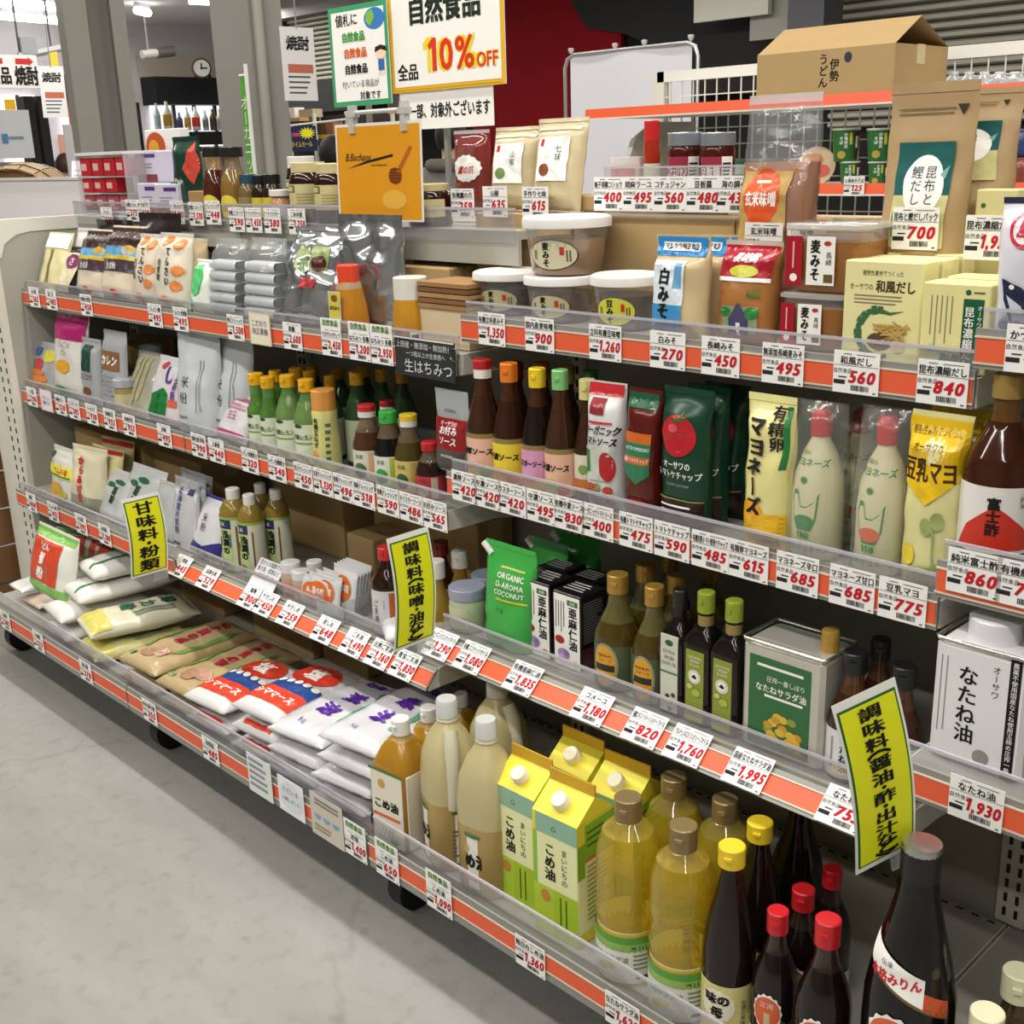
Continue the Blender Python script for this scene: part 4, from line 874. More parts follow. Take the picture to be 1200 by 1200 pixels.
def mayo(label, u, v, y, cap, mark, sd):
    zf = FL('c2'); p = at(u, v, y=y); H = p.z - zf; D = 62 * mpp(p)
    t = thing('mayonnaise_bottle', label, 'bottle', (p.x, y + .005, zf), 0, 0, 'hen-print mayonnaise bottles')
    pf = [(.9, 0), (1, .03), (1, .4), (.92, .55), (.62, .70), (.36, .78), (.36, .84)]
    G().lathe([(r * D / 2, z * H, .0) for r, z in pf], 28).build('body', mat('#e2dab2', .25), t, 50)
    G().lathe([(.40 * D / 2, .80 * H), (.40 * D / 2, .94 * H), (.26 * D / 2, .97 * H), (.001, .97 * H)], 20).build('cap', gloss('#c2202b', .3), t, 40)
    rf = interp([(z * H, r * D / 2) for r, z in pf]); a = Print(cyl(rf), t, step=.007, base=.001); gr = film('#2f8a3c'); r = D / 2
    a.text('マヨネーズ', 0, H * .64, H * .052, gr, bold=.03, fit=r * 1.6); a.text('松田の', -r * .3, H * .70, H * .035, gr); a.oval(-r * .1, H * .53, r * .14, r * .14, gr, 'sun_print', wob=.3)
    hen = [(-.55, .46), (-.62, .40), (-.5, .26), (-.3, .2), (.3, .2), (.5, .28), (.6, .46), (.4, .40), (.1, .36), (-.2, .36), (-.35, .46)]
    a.poly([(r * x * .95, H * y_) for x, y_ in hen], gr, 'hen_print'); a.layer(); a.poly([(r * x * .82, H * (.32 + (y_ - .32) * .8)) for x, y_ in hen], mat('#e2dab2', .25), 'hen_inside'); a.layer()
    a.oval(0, H * .26, r * .42, H * .045, film(mark), 'badge'); a.layer(); a.text('118', 0, H * .17, H * .06, gr, bold=.03); a.text('松田のマヨネーズ', 0, H * .08, H * .042, gr, bold=.03, fit=r * 2.1); a.done()
    w = D * 1.12; gt = interp([(0, .95), (.5, 1), (.75, .7), (.9, .45), (1, .1)])
    def sfc(s): return lambda aa, b: ((aa - .5) * w * (1 + .04 * noise.noise(Vector((b * 9, sd, 0)))), s * (D * .56 * gt(b) * (1 - abs(2 * aa - 1) ** 3) ** .5 + .003 * noise.noise(Vector((aa * 9 + sd, b * 12, s)))), b * H * 1.02)
    g = G(); g.grid(sfc(-1), 14, 18); g.grid(sfc(1), 14, 18, flip=True); g.build('clear_bag', clear(.10, .1, '#dfe6e0', bump=.3), t, 70)
    return t
mayo('mayonnaise bottle with red cap in a clear bag, hen print and green badge, left', 962, 474, .275, 'red', '#2f8a3c', 1)
mayo('mayonnaise bottle with red cap in a clear bag, hen print and orange badge, right', 1040, 482, .275, 'red', '#e0622a', 2)
mayo('mayonnaise bottle in a clear bag, half hidden behind the two front ones', 1010, 474, .37, 'red', '#e0622a', 3)
def art_soy(a, w, h):
    a.poly([(-w * .5, h * .62), (w * .5, h * .66), (w * .5, h * .97), (-w * .5, h * .97)], film('#e3bc1e'), 'yellow_print'); a.oval(w * .05, h * .8, w * .2, h * .08, film('#e9e3b0'), 'pale_patch'); a.poly([(-w * .5, h * .62), (0, h * .5), (w * .5, h * .66)], film('#e3bc1e'), 'yellow_print'); a.layer()
    a.text('植物性素材でつくった', 0, h * .90, h * .05, paper('#4a3418'), fit=w * .8); a.text('オーサワの', -w * .05, h * .82, h * .055, paper('#4a3418'), fit=w * .5); a.text('豆乳マヨ', 0, h * .69, h * .14, paper('#4a2c14'), bold=.03, fit=w * .88); lf = film('#9aa86a')
    a.oval(w * .05, h * .38, w * .1, h * .05, lf, 'sprout_print'); a.oval(w * .24, h * .42, w * .11, h * .05, lf, 'sprout_print'); a.poly([(w * .14, h * .38), (w * .18, h * .38), (w * .24, h * .12), (w * .2, h * .12)], lf, 'sprout_print'); a.oval(-w * .26, h * .2, w * .14, h * .06, film('#e3c93a'), 'badge'); a.poly([(-w * .1, h * .1), (w * .4, h * .2), (w * .2, h * .12)], film('#8fb04a'), 'leaf_swoosh')
bagpx('yellow soy mayonnaise bag with sprout print, in front', 1062, 1138, 665, 482, .235, 'c2', .06, '#dcd79a', art_soy, seed=31, wr=.005)
bagpx('yellow soy mayonnaise bag, behind the front one', 1085, 1162, 650, 470, .33, 'c2', .06, '#dcd79a', art_soy, seed=32, wr=.005)
def art_vin(a, H, r):
    a.poly([(-r * 1.1, H * .10), (r * 1.1, H * .10), (r * .8, H * .22), (r * .3, H * .30), (0, H * .34), (-r * .3, H * .30), (-r * .8, H * .22)], film('#c8321e'), 'mountain_print'); a.layer(); a.text('富士酢', -r * .05, H * .28, H * .07, K, vertical=True, bold=.05); a.text('純米', r * .7, H * .36, H * .035, K, vertical=True)
bottle('large brown rice vinegar bottle with brass cap at the right edge', 1184, 438, .27, 'd2', 84, [(.96, 0), (1, .02), (1, .52), (.9, .58), (.5, .72), (.36, .80), (.34, .92)], gloss('#3a1a0c', .06), tint('#6a4a22', .7), .76, dict(r=.42, z0=.88, z1=1, col='#a5874a', tab=False, metal=.3), dict(z0=.08, z1=.44, col='#e4e2dd'), art_vin)

# ---------------------------------------------------------------- third bay, third shelf: oils
ZC3 = FL('c3')
def jar_coco(label, u, v, y, d):
    bottle(label, u, v, y, 'c3', d, [(.92, 0), (1, .05), (1, .66), (.92, .74), (.9, .8)], mat('#b9c2a0', .15), fill=.95, cap=dict(r=1.02, z0=.76, z1=1, col='#9aa0b4', tab=False), name='jar', cat='jar', group='coconut oil jars',
           art=lambda a, H, r: a.rect(-r * .9, r * .5, H * .1, H * .6, mat('#c5cca8', .3), 'paper_label').layer().text('Coconut Oil', -r * .2, H * .34, H * .11, paper('#4a4a3a'), fit=r * 1.2) )
jar_coco('glass coconut oil jar with grey-blue lid, in front', 547, 686, .225, 43); jar_coco('coconut oil jar with grey-blue lid, behind', 572, 672, .30, 40)
def art_spout(a, w, h):
    a.rect(-w * .1, w * .36, h * .78, h * .80, film('#cfe07a'), 'band'); a.text('ORGANIC\nΩ-AROMA\nCOCONUT', w * .12, h * .64, h * .07, W, bold=.03, fit=w * .6); a.rect(-w * .1, w * .45, h * .48, h * .50, film('#cfd93a'), 'yellow_band'); a.text('うる', -w * .02, h * .38, h * .06, film('#1f5a2a'))
def spout(label, u0, u1, vt, y, art, sd):
    t = bagpx(label, u0, u1, 770, vt, y, 'c3', .07, '#3fae4a', art, seed=sd, m=film('#43b04e'), g=[(0, .9), (.1, 1), (.6, .7), (.9, .12), (1, .05)], wr=.005, name='spout_pouch', cat='pouch', e=.2, group='green coconut pouches')
    ob = [c for c in t.children if c.name.startswith('pouch')][0]
    w = max(v.co.x for v in ob.data.vertices); h = max(v.co.z for v in ob.data.vertices)
    sp = G().tube([(-w * .75, 0, h * .86), (-w * 1.08, 0, h * .95)], .007, 12).build('spout', mat('#e8e8e4', .35), t, 40)
    return t
spout('green coconut oil pouch with white spout, in front', 572, 632, 640, .215, art_spout, 41); spout('green coconut oil pouch at the back, left', 622, 668, 634, .36, None, 42); spout('green coconut oil pouch at the back, right', 650, 706, 628, .40, None, 43)
def art_flax(a, w, h):
    a.text('亜麻仁油', w * .22, h * .54, h * .145, K, vertical=True, bold=.035); a.rect(w * .02, w * .4, h * .85, h * .92, film('#3f7a46'), 'green_plate'); a.lines(-w * .4, -w * .02, h * .42, h * .88, 4, paper('#555555'), vertical=True, fill=.3, seed=7); a.oval(-w * .26, h * .36, w * .17, h * .055, film('#b3242c'), 'red_disc'); a.oval(-w * .12, h * .18, w * .22, h * .075, film('#a88cc0'), 'flower_picture'); a.layer()
    a.oval(-w * .2, h * .14, w * .1, h * .04, film('#c9b4da'), 'flower_picture'); a.oval(-w * .02, h * .2, w * .08, h * .035, film('#8f74ae'), 'flower_picture'); a.text('有機', w * .21, h * .885, h * .045, W); a.oval(w * .3, h * .1, w * .12, h * .03, film('#b98a6a'), 'seed_picture')
def top_flax(a, w, d): a.lines(-w * .4, w * .4, -d * .3, d * .3, 4, paper('#cfcfcf'), seed=3, fill=.35)
for i, (u0, u1, vt, y) in enumerate([(615, 645, 682, .225), (649, 681, 696, .222), (630, 660, 668, .305), (664, 697, 681, .302)]):
    a_, b_ = at(u0, vt + 60, y=y), at(u1, vt + 60, y=y)
    carton(['black and white linseed oil box, front left', 'black and white linseed oil box, front right', 'black linseed oil box, back left', 'black linseed oil box, back right'][i], (a_.x + b_.x) / 2, y, ZC3, b_.x - a_.x, .062, at((u0 + u1) / 2, vt, y=y).z - ZC3, '#141314', m=gloss('#161415', .3), group='linseed oil boxes', top=top_flax,
           art=lambda a, w, h: (a.rect(-w * .46, w * .46, h * .01, h * .97, W, 'white_face'), a.layer(), art_flax(a, w, h)), side=lambda a, d, h: (a.lines(-d * .4, d * .4, h * .35, h * .9, 16, paper('#8a8a8a'), seed=5, fill=.35), a.rect(-d * .45, d * .45, h * .02, h * .3, film('#5a2a30'), 'dark_red_panel')))
def art_oo(a, H, r):
    a.oval(-r * .25, H * .24, r * .62, H * .20, film('#8f9a86'), 'oval_frame'); a.layer(); a.oval(-r * .25, H * .24, r * .53, H * .18, film('#dba02a'), 'oval_panel'); a.layer(); a.rect(-r * .72, r * .22, H * .19, H * .25, film('#22221f'), 'dark_band'); a.text('PREMIUM\nコメーユ', -r * .25, H * .31, H * .035, paper('#5a3a14'), fit=r * .8); a.lines(-r * .5, r * .0, H * .12, H * .16, 2, paper('#7a5a24')); a.lines(r * .9, r * 1.1, H * .06, H * .4, 1, paper('#9aa58a'), vertical=True)
OLIVE = [(.95, 0), (1, .02), (1, .44), (.96, .50), (.74, .60), (.46, .72), (.40, .80), (.40, .86)]
for i, (u, v, y, d) in enumerate([(724, 672, .225, 55), (767, 686, .222, 55), (757, 660, .315, 51), (793, 674, .31, 51), (785, 650, .41, 48), (833, 662, .41, 48)]):
    bottle(['olive-green oil bottle with gold cap, front left', 'olive-green oil bottle with gold cap, front right', 'olive-green oil bottle with gold cap, second row left', 'olive-green oil bottle with gold cap, second row right', 'olive-green oil bottle with gold cap, back row left', 'olive-green oil bottle with gold cap, back row right'][i],
           u, v, y, 'c3', d, OLIVE, gloss('#4a3d14', .06), tint('#7a7448', .55), .60, dict(r=.46, z0=.84, z1=1, col=GOLDCAP, metal=.35), dict(z0=.02, z1=.42, col='#4f5a3a'), art_oo, group='gold-capped oil bottles')
SQB = [(.96, 0), (1, .02), (1, .60), (.96, .64), (.62, .72, .25), (.44, .76, .0), (.40, .80, .0), (.40, .92, .0)]
def art_ev(a, H, r): a.oval(0, H * .60, r * .3, r * .2, film('#2c5a3a'), 'green_mark'); a.text('EXTRA\nVIRGIN\nOLIVE OIL', 0, H * .48, H * .042, paper('#6a6a5a'), fit=r * 1.15); a.rect(-r * .64, r * .64, H * .35, H * .365, film('#3f7a5a'), 'green_line'); [a.oval(r * x, H * y_, r * .16, H * .018, film('#3a4a2a'), 'olive_print') for x, y_ in ((-.1, .16), (.2, .12), (.35, .18), (.1, .06))]
bottle('square black olive oil bottle with tall white label', 797, 690, .205, 'c3', .052, SQB, gloss('#15110d', .08), None, 2, dict(r=.46, z0=.86, z1=1, col='#1b1a19', tab=False), dict(z0=.03, z1=.66, col='#cfd2c4', side=False, w=.66), art_ev, sq=.5, n=32)
def art_alce(a, H, r): a.text('OLIO EXTRA\nVERGINE\nDI OLIVA', 0, H * .50, H * .026, W, fit=r * 1.0); a.oval(0, H * .38, r * .45, r * .45, film('#d9d6c4'), 'white_ring'); a.layer(); a.oval(0, H * .38, r * .3, r * .3, W, 'white_disc'); a.layer(); a.poly([(-r * .2, H * .375), (r * .0, H * .40), (r * .2, H * .38), (r * .1, H * .365)], K, 'horse_mark'); a.oval(r * .15, H * .26, r * .3, H * .03, film('#a8b84a'), 'olive_print'); a.oval(-r * .3, H * .3, r * .2, H * .02, film('#c2cc7a'), 'olive_print'); a.rect(-r * .62, r * .62, H * .03, H * .07, film('#b9b82a'), 'yellow_base')
for i, (u, v) in enumerate([(828, 693), (861, 703)]):
    bottle(['square dark olive oil bottle with green cap, left of two', 'square dark olive oil bottle with green cap, right of two'][i], u, v, .20 - .004 * i, 'c3', .054, SQB, gloss('#15110d', .08), None, 2, dict(r=.52, z0=.85, z1=1, col='#8fa32e'), dict(z0=.03, z1=.58, col='#8a9a35', side=False, w=.64), art_alce, sq=.5, n=32, group='green-capped olive oil bottles')
def tin(label, X, y, zf, w, d, h, art, capcol, capx, col, rough, metal, capr=.012, caph=.02, knob=False, capy=.5):
    t = thing('oil_tin', label, 'tin', (X, y, zf), 0, 0, 'oil tins')
    m = mat(col, rough, metal, noise_amt=.05, noise_scale=8)
    G().bbox(-w / 2, w / 2, 0, d, 0, h - .006, .006).build('tin_body', m, t, 30)
    G().tube([(-w / 2, .004, h - .004), (-w / 2 + .004, 0, h - .004), (w / 2 - .004, 0, h - .004), (w / 2, .004, h - .004), (w / 2, d - .004, h - .004), (w / 2 - .004, d, h - .004), (-w / 2 + .004, d, h - .004), (-w / 2, d - .004, h - .004)], .0028, 6, closed=True).build('rolled_rim', mat('#c9c9c2', .25, .9), t, 60)
    G().box(-w / 2 + .004, w / 2 - .004, .004, d - .004, h - .009, h - .0065).build('tin_lid', mat('#55524a', .3, .8), t)
    G().lathe([(capr, h - .008), (capr, h + caph - .002), (capr * .9, h + caph), (.001, h + caph)], 24, cx=capx * w, cy=d * capy).build('cap', mat(capcol, .3, .2 if capcol == GOLDCAP else 0), t, 40)
    a = Print(front(0.0), t); art(a, w, h); a.done(); return t
def art_tin1(a, w, h):
    a.rect(-w * .40, w * .36, h * .06, h * .86, mat('#2f6a3a', .35), 'green_label'); a.layer(); a.text('圧搾一番しぼり', w * .06, h * .68, h * .055, W, fit=w * .46); a.text('なたねサラダ油', w * .0, h * .59, h * .075, W, bold=.02, fit=w * .62); a.lines(-w * .3, w * .3, h * .74, h * .8, 1, W, fill=.4); a.lines(-w * .2, w * .3, h * .5, h * .54, 1, W)
    rnd = random.Random(9)
    for i in range(22): a.oval(w * (.04 + .2 * rnd.uniform(-1, 1)), h * (.26 + .12 * rnd.uniform(-1, 1)), w * .06, h * .035, mat(rnd.choice(['#d9b83a', '#c79a2a', '#e6c95a', '#8a9a3a']), .4), 'rape_flower_picture', n=10)
p0, p1 = at(868, 830, y=.20), at(962, 860, y=.20)
tin('silver oil tin with green label and gold cap', (p0.x + p1.x) / 2, .20, ZC3, p1.x - p0.x, .085, at(915, 757, y=.20).z - ZC3, art_tin1, GOLDCAP, .36, '#cfccc2', .3, .4, caph=.024)
def art_tin2(a, w, h):
    a.rect(w * .30, w * .42, h * .01, h * .97, paper('#1c1b1c'), 'black_strip'); a.text('なたね油', -w * .12, h * .5, h * .155, K, vertical=True, bold=.02); a.text('オーサワ', w * .17, h * .74, h * .065, K, vertical=True); a.lines(-w * .42, -w * .3, h * .2, h * .85, 2, paper('#8a8a8a'), vertical=True, fill=.2)
    a.oval(w * .08, h * .12, w * .09, h * .06, paper('#8f8f8a'), 'tree_print'); a.rect(w * .07, w * .09, h * .02, h * .1, paper('#8f8f8a'), 'tree_print'); a.layer(); a.text('農薬不使用国産なたね使用玉締め圧搾一番', w * .36, h * .5, h * .046, W, vertical=True)
p0, p1 = at(1096, 800, y=.185), at(1200, 830, y=.185)
t = tin('large white rapeseed oil tin with black strip and clear-wrapped cap', (p0.x + p1.x) / 2, .185, FL('d3'), (p1.x - p0.x) * 1.06, .11, at(1110, 745, y=.185).z - FL('d3'), art_tin2, '#e6e6ea', -.05, '#e2e2e4', .35, 0, capr=.03, caph=.022, capy=.4)
def art_nat(a, H, r): a.text('なたね油', -r * .1, H * .24, H * .075, K, vertical=True, bold=.02); a.lines(-r * .7, -r * .5, H * .1, H * .36, 1, paper('#999'), vertical=True)
for i, (u, v, y) in enumerate([(1003, 763, .215), (1033, 748, .29), (1060, 779, .20)]):
    bottle(['brown rapeseed oil bottle with black cap, left of the yellow sign', 'brown rapeseed oil bottle with black cap, behind the other two', 'brown rapeseed oil bottle with black cap, behind the yellow sign'][i], u, v, y, 'c3', 56, OLIVE, gloss('#3a1c0c', .06), tint('#5a3a1c', .7), .68, dict(r=.5, z0=.84, z1=1, col='#19191a'), dict(z0=.04, z1=.42, col='#dddddf'), art_nat, group='black-capped rapeseed oil bottles')

# ---------------------------------------------------------------- third bay, bottom deck: rice oil, cartons, salad oil, seasonings
def art_kome(a, H, r): a.text('こめ油', -r * .05, H * .36, H * .085, K, bold=.05, fit=r * 1.6); a.oval(-r * .25, H * .53, r * .2, r * .2, film('#c9a24a'), 'gold_disc'); a.rect(-r * .8, r * .7, H * .25, H * .275, film('#d9683a'), 'orange_band'); [a.poly([(r * x, H * .08), (r * (x + .04), H * .08), (r * (x + .24), H * .18), (r * (x + .2), H * .18)], film('#b9a25a'), 'rice_ear_print') for x in (-.5, -.3, -.1, .1)]; a.oval(r * .3, H * .07, r * .25, H * .025, film('#3f9a3a'), 'leaf_print'); a.rect(-r * .95, r * .95, H * .625, H * .645, film('#2f7a3a'), 'green_band')
PET = [(.95, 0), (1, .02), (1, .62), (.97, .66), (.7, .78, .2), (.34, .87, 0), (.30, .90, 0), (.30, .94, 0)]
for i, (u, v, y, d) in enumerate([(469, 841, .065, .088), (502, 828, .155, .085)]):
    bottle(['square rice oil bottle with white cap and paper label, in front', 'square rice oil bottle with white cap, behind'][i], u, v, y, 'c4', d, PET, tint('#b98a26', .72), tint('#c8b46a', .5), .84, dict(r=.37, z0=.88, z1=1, col='#e6e4de'), dict(z0=.03, z1=.63, col='#e9e3d2', w=.84), art_kome, sq=.35, n=36, group='square rice oil bottles', rz=R(6))
def jug(label, u, v, y, D, hnd, rz=0.0):
    zf = FL('c4'); p = at(u, v, y=y); H = p.z - zf; r = D / 2
    t = thing('rice_oil_jug', label, 'jug', (p.x, y, zf), rz, 0, 'rice oil jugs with handles')
    oilm = mat('#bdb184', .3, coat=.2); pale = mat('#cfcab2', .3)
    G().lathe([(r * .94, 0, .1), (r, .006, .1), (r, H * .42, .1)], 32).build('body', mat('#b0955a', .25), t, 50)
    G().lathe([(r, H * .42, .1), (r * .99, H * .55, .1), (r * .9, H * .68, .1), (r * .66, H * .79, .05), (r * .4, H * .855), (r * .33, H * .875)], 32, close=False).build('shoulder', oilm, t, 50)
    G().lathe([(r * .36, H * .87), (r * .40, H * .88), (r * .34, H * .90), (r * .34, H * .93)], 24, close=False).build('neck', pale, t, 50)
    G().lathe([(r * .39, H * .90), (r * .38, H * .985), (r * .34, H), (.001, H)], 24).build('cap', clear(.75, .2, '#e6e9ea'), t, 40)
    if hnd: G().tube([(r * .52, -r * .1, H * .84), (r * .78, -r * .16, H * .76), (r * .92, -r * .2, H * .62), (r * .96, -r * .2, H * .48), (r * .86, -r * .2, H * .40)], [.012, .013, .012, .012, .013], 10).build('handle', pale, t, 60)
    rf = lambda z: r * 1.0
    g = G().grid(lambda a, b: cyl(r * 1.012)((a - .5) * R(300) * r, H * (.05 + .32 * b), .0006), 28, 1); g.build('paper_label', mat('#ebe8df', .4), t, 60)
    a = Print(cyl(r * 1.012), t, step=.008, base=.0016); a.rect(-r * 2.4, r * 2.4, H * .362, H * .382, film('#2f7a3a'), 'green_band').rect(-r * 2.4, r * 2.4, H * .035, H * .05, film('#2f7a3a'), 'green_band'); a.text('こめ油', -r * .1, H * .22, H * .095, K, bold=.05, fit=r * 1.4); a.rect(-r * .75, r * .6, H * .10, H * .12, film('#d9683a'), 'orange_band'); a.oval(-r * .3, H * .29, r * .16, r * .16, film('#c9a24a'), 'gold_disc'); a.lines(r * .85, r * 1.5, H * .08, H * .26, 7, paper('#6a6a6a'), fill=.4); a.done()
    return t
jug('translucent rice oil jug with handle, left of the two front jugs', 523, 818, .085, .097, True, R(-22)); jug('translucent rice oil jug, beside the cartons', 569, 842, .075, .094, False, R(8)); jug('translucent rice oil jug with handle, at the back', 582, 792, .21, .1, True, R(10))
bottle('square rice oil bottle with white cap, far back behind the jugs', 540, 812, .235, 'c4', .085, PET, tint('#b98a26', .72), tint('#c8b46a', .5), .84, dict(r=.37, z0=.88, z1=1, col='#e6e4de'), dict(z0=.03, z1=.63, col='#e9e3d2', w=.84), None, sq=.35, n=36)
def milk(label, X, y, w, h, zf, rz=0.0):
    t = thing('rice_oil_carton', label, 'carton', (X, y, zf), rz, 0, 'green and yellow rice oil cartons')
    hw = w / 2; hs = h * .80; ht = h * .93
    G().bbox(-hw, hw, 0, w, 0, hs, .002).build('carton', paper('#e9eab4'), t)
    roof = mat('#e6d93a', .4)
    G().add([(-hw, 0, hs), (hw, 0, hs), (hw, w / 2, ht), (-hw, w / 2, ht), (-hw, w, hs), (hw, w, hs)], [(0, 1, 2, 3), (3, 2, 5, 4), (0, 3, 4), (1, 5, 2)]).build('roof', roof, t)
    G().box(-hw, hw, w / 2 - .0015, w / 2 + .0015, ht - .002, h).build('top_fin', mat('#c9a02a', .4), t)
    cap = G().lathe([(.014, 0), (.0135, .016), (.012, .018), (.001, .018)], 20).build('screw_cap', mat('#efe9cf', .35), t, 40)
    cap.location = (0, w * .24, hs + (ht - hs) * .48 - .001); cap.rotation_euler = (math.atan2(ht - hs, w / 2), 0, 0)
    G().box(-hw, -hw + .008, -.0004, .0, 0, hs).build('green_edge', mat('#8fbf3a', .4), t)
    a = Print(front(0.0), t); gt = mat('#8fb8a0', .4); a.rect(-hw, hw, hs * .84, hs, gt, 'teal_panel'); a.rect(-hw * .1, hw, 0, hs * .40, mat('#a9c72a', .4), 'lime_panel'); a.rect(-hw, -hw * .1, 0, hs * .40, mat('#b5d03a', .4), 'lime_panel'); a.rect(-hw, -hw * .86, hs * .84, hs, roof, 'yellow_corner'); a.layer()
    a.text('こめ油', -hw * .22, hs * .62, hs * .105, K, vertical=True, bold=.03); a.text('まいにちの', hw * .42, hs * .62, hs * .062, K, vertical=True); a.text('⌂', hw * 0, hs * .91, hs * .06, paper('#3f6a52')); a.oval(-hw * .45, hs * .32, hw * .22, hs * .05, mat('#c98a3a', .4), 'orange_drop'); a.lines(hw * .2, hw * .7, hs * .08, hs * .36, 2, paper('#4f6a1a'), vertical=True, fill=.25); a.done()
    a = Print(right_side(hw, w / 2), t); a.rect(-hw, hw, hs * .84, hs, mat('#d9d23a', .4), 'yellow_panel'); a.rect(-hw, -hw * .6, hs * .56, hs * .84, mat('#7fae2a', .4), 'green_panel'); a.rect(-hw * .6, hw, hs * .70, hs * .98, mat('#86b52e', .4), 'green_panel'); a.rect(-hw * .6, hw, hs * .675, hs * .70, mat('#d9683a', .4), 'orange_band'); a.rect(-hw, hw, 0, hs * .1, mat('#e3d93a', .4), 'yellow_base'); a.layer(); a.lines(-hw * .5, hw * .8, hs * .16, hs * .64, 12, paper('#8f9a6a'), seed=3, fill=.35); a.lines(-hw * .5, hw * .8, hs * .76, hs * .92, 3, paper('#4a5a2a'), seed=4, fill=.3); a.done()
    return t
zc4 = FL('c4')
for i, (u0, u1, v0, y) in enumerate([(582, 622, 1000, .058), (627, 686, 1030, .045), (640, 690, 900, .158), (690, 752, 920, .145)]):
    yy = y; w_ = .0885
    pL = at(u0, v0, y=yy); X = pL.x + w_ / 2
    vtop = [857, 868, 838, 856][i]; ut = [618, 672, 690, 735][i]
    h = .262
    milk(['rice oil carton, front left of the four cartons', 'rice oil carton, front right of the four cartons', 'rice oil carton, back left of the four cartons', 'rice oil carton, back right of the four cartons'][i], X, yy, w_, h, zc4, R(3 if i % 2 else 1))
SAL = [(.93, 0), (1, .02), (1, .30), (.94, .33), (1, .36), (1, .40), (.945, .42), (1, .44), (.945, .465), (1, .49), (.945, .515), (1, .54), (1, .58), (.97, .62), (.98, .68), (.94, .74), (.78, .82), (.45, .875), (.34, .895), (.34, .92)]
def art_sal(a, H, r):
    a.rect(-r * 1.5, r * 1.5, H * .22, H * .30, film('#8fb85a'), 'green_fade'); a.rect(-r * 1.5, r * 1.5, H * .26, H * .30, film('#5a9a3a'), 'green_fade'); a.rect(r * .45, r * 1.4, H * .225, H * .25, film('#2f6a3a'), 'green_plate'); a.layer(); a.text('なたねサラダ油', -r * .35, H * .17, H * .04, paper('#4a5a3a'), slant=.1, fit=r * 1.4); a.oval(-r * .5, H * .10, r * .18, H * .018, film('#d9c94a'), 'flower_print'); a.oval(-r * .2, H * .12, r * .18, H * .018, film('#e0d36a'), 'flower_print'); a.lines(r * .5, r * 1.3, H * .1, H * .2, 4, paper('#7a8a6a'), fill=.4); a.lines(r * .6, r * 1.2, H * .04, H * .075, 1, K)
for i, (u, v, y, d) in enumerate([(736, 933, .068, 76), (801, 966, .052, 78), (790, 909, .175, 71), (850, 935, .168, 71)]):
    bottle(['clear ribbed salad oil bottle with bronze cap, front left', 'clear ribbed salad oil bottle with bronze cap, front right', 'clear ribbed salad oil bottle, back left', 'clear ribbed salad oil bottle, back right'][i], u, v, y, 'c4', d, SAL, tint('#dcc83c', .30, .03), tint('#cfc67a', .16, .03), .82, dict(r=.42, z0=.88, z1=1, col='#8d7a52', metal=.4), dict(z0=.03, z1=.32, col='#e6e8de', arc=330), art_sal, n=32, group='clear salad oil bottles')
SAKE = [(.96, 0), (1, .015), (1, .46), (.97, .52), (.8, .64), (.56, .76), (.38, .86), (.34, .92)]
def art_aji(a, H, r): a.oval(-r * .15, H * .23, r * .68, H * .085, film('#efe9d2'), 'cream_disc', wob=.03); a.layer(); a.text('味の\n母', -r * .15, H * .23, H * .06, K, bold=.06, fit=r * 1.0); a.text('お酒の風味', r * .85, H * .2, H * .028, K, vertical=True)
for i, (u, v, y, lb) in enumerate([(858, 990, .06, 1), (891, 962, .15, 0)]):
    bottle(['dark seasoning bottle with yellow cap and cream label, in front', 'dark seasoning bottle with yellow cap, behind'][i], u, v, y, 'c4', .078, SAKE, gloss('#17100b', .07), gloss('#17100b', .07), .86, dict(r=.5, z0=.905, z1=1, col='#e6c82e'), dict(z0=.04, z1=.34, col='#d9cf8a'), art_aji, group='yellow-capped seasoning bottles')
bottle('tall dark bottle at the back beside the yellow caps', 938, 930, .25, 'c4', .085, SAKE, gloss('#14100d', .07), gloss('#14100d', .07), .86, dict(r=.4, z0=.93, z1=1, col='#2b2620', tab=False), None, None)
def art_redov(a, H, r): a.oval(-r * .1, H * .40, r * .62, H * .12, W, 'white_edge', wob=.05); a.layer(); a.oval(-r * .1, H * .40, r * .56, H * .105, film('#d9633a'), 'orange_oval'); a.layer(); a.rect(-r * .2, r * .05, H * .32, H * .40, paper('#c9b98a'), 'picture'); a.text('三河', -r * .1, H * .45, H * .04, W); a.text('みりん', -r * .1, H * .12, H * .09, film('#b3242c'), bold=.04, fit=r * 1.6)
SOY = [(.96, 0), (1, .02), (1, .5), (.95, .58), (.72, .68), (.46, .76), (.38, .82), (.38, .88)]
for i, (u, v, y, d) in enumerate([(912, 1066, .065, .068), (942, 1041, .148, .068), (971, 1076, .055, .07), (976, 1017, .225, .068)]):
    bottle(['dark bottle with red cap and orange oval label, front left', 'dark bottle with red cap, second row', 'dark bottle with red cap and orange oval label, front right', 'dark bottle with red cap, at the back'][i], u, v, y, 'c4', d, SOY, gloss('#160d0b', .07), tint('#3a2a22', .75), .74, dict(r=.46, z0=.865, z1=1, col='#c8202a'), dict(z0=.02, z1=.24, col='#dfe3d8'), art_redov, group='red-capped dark bottles')
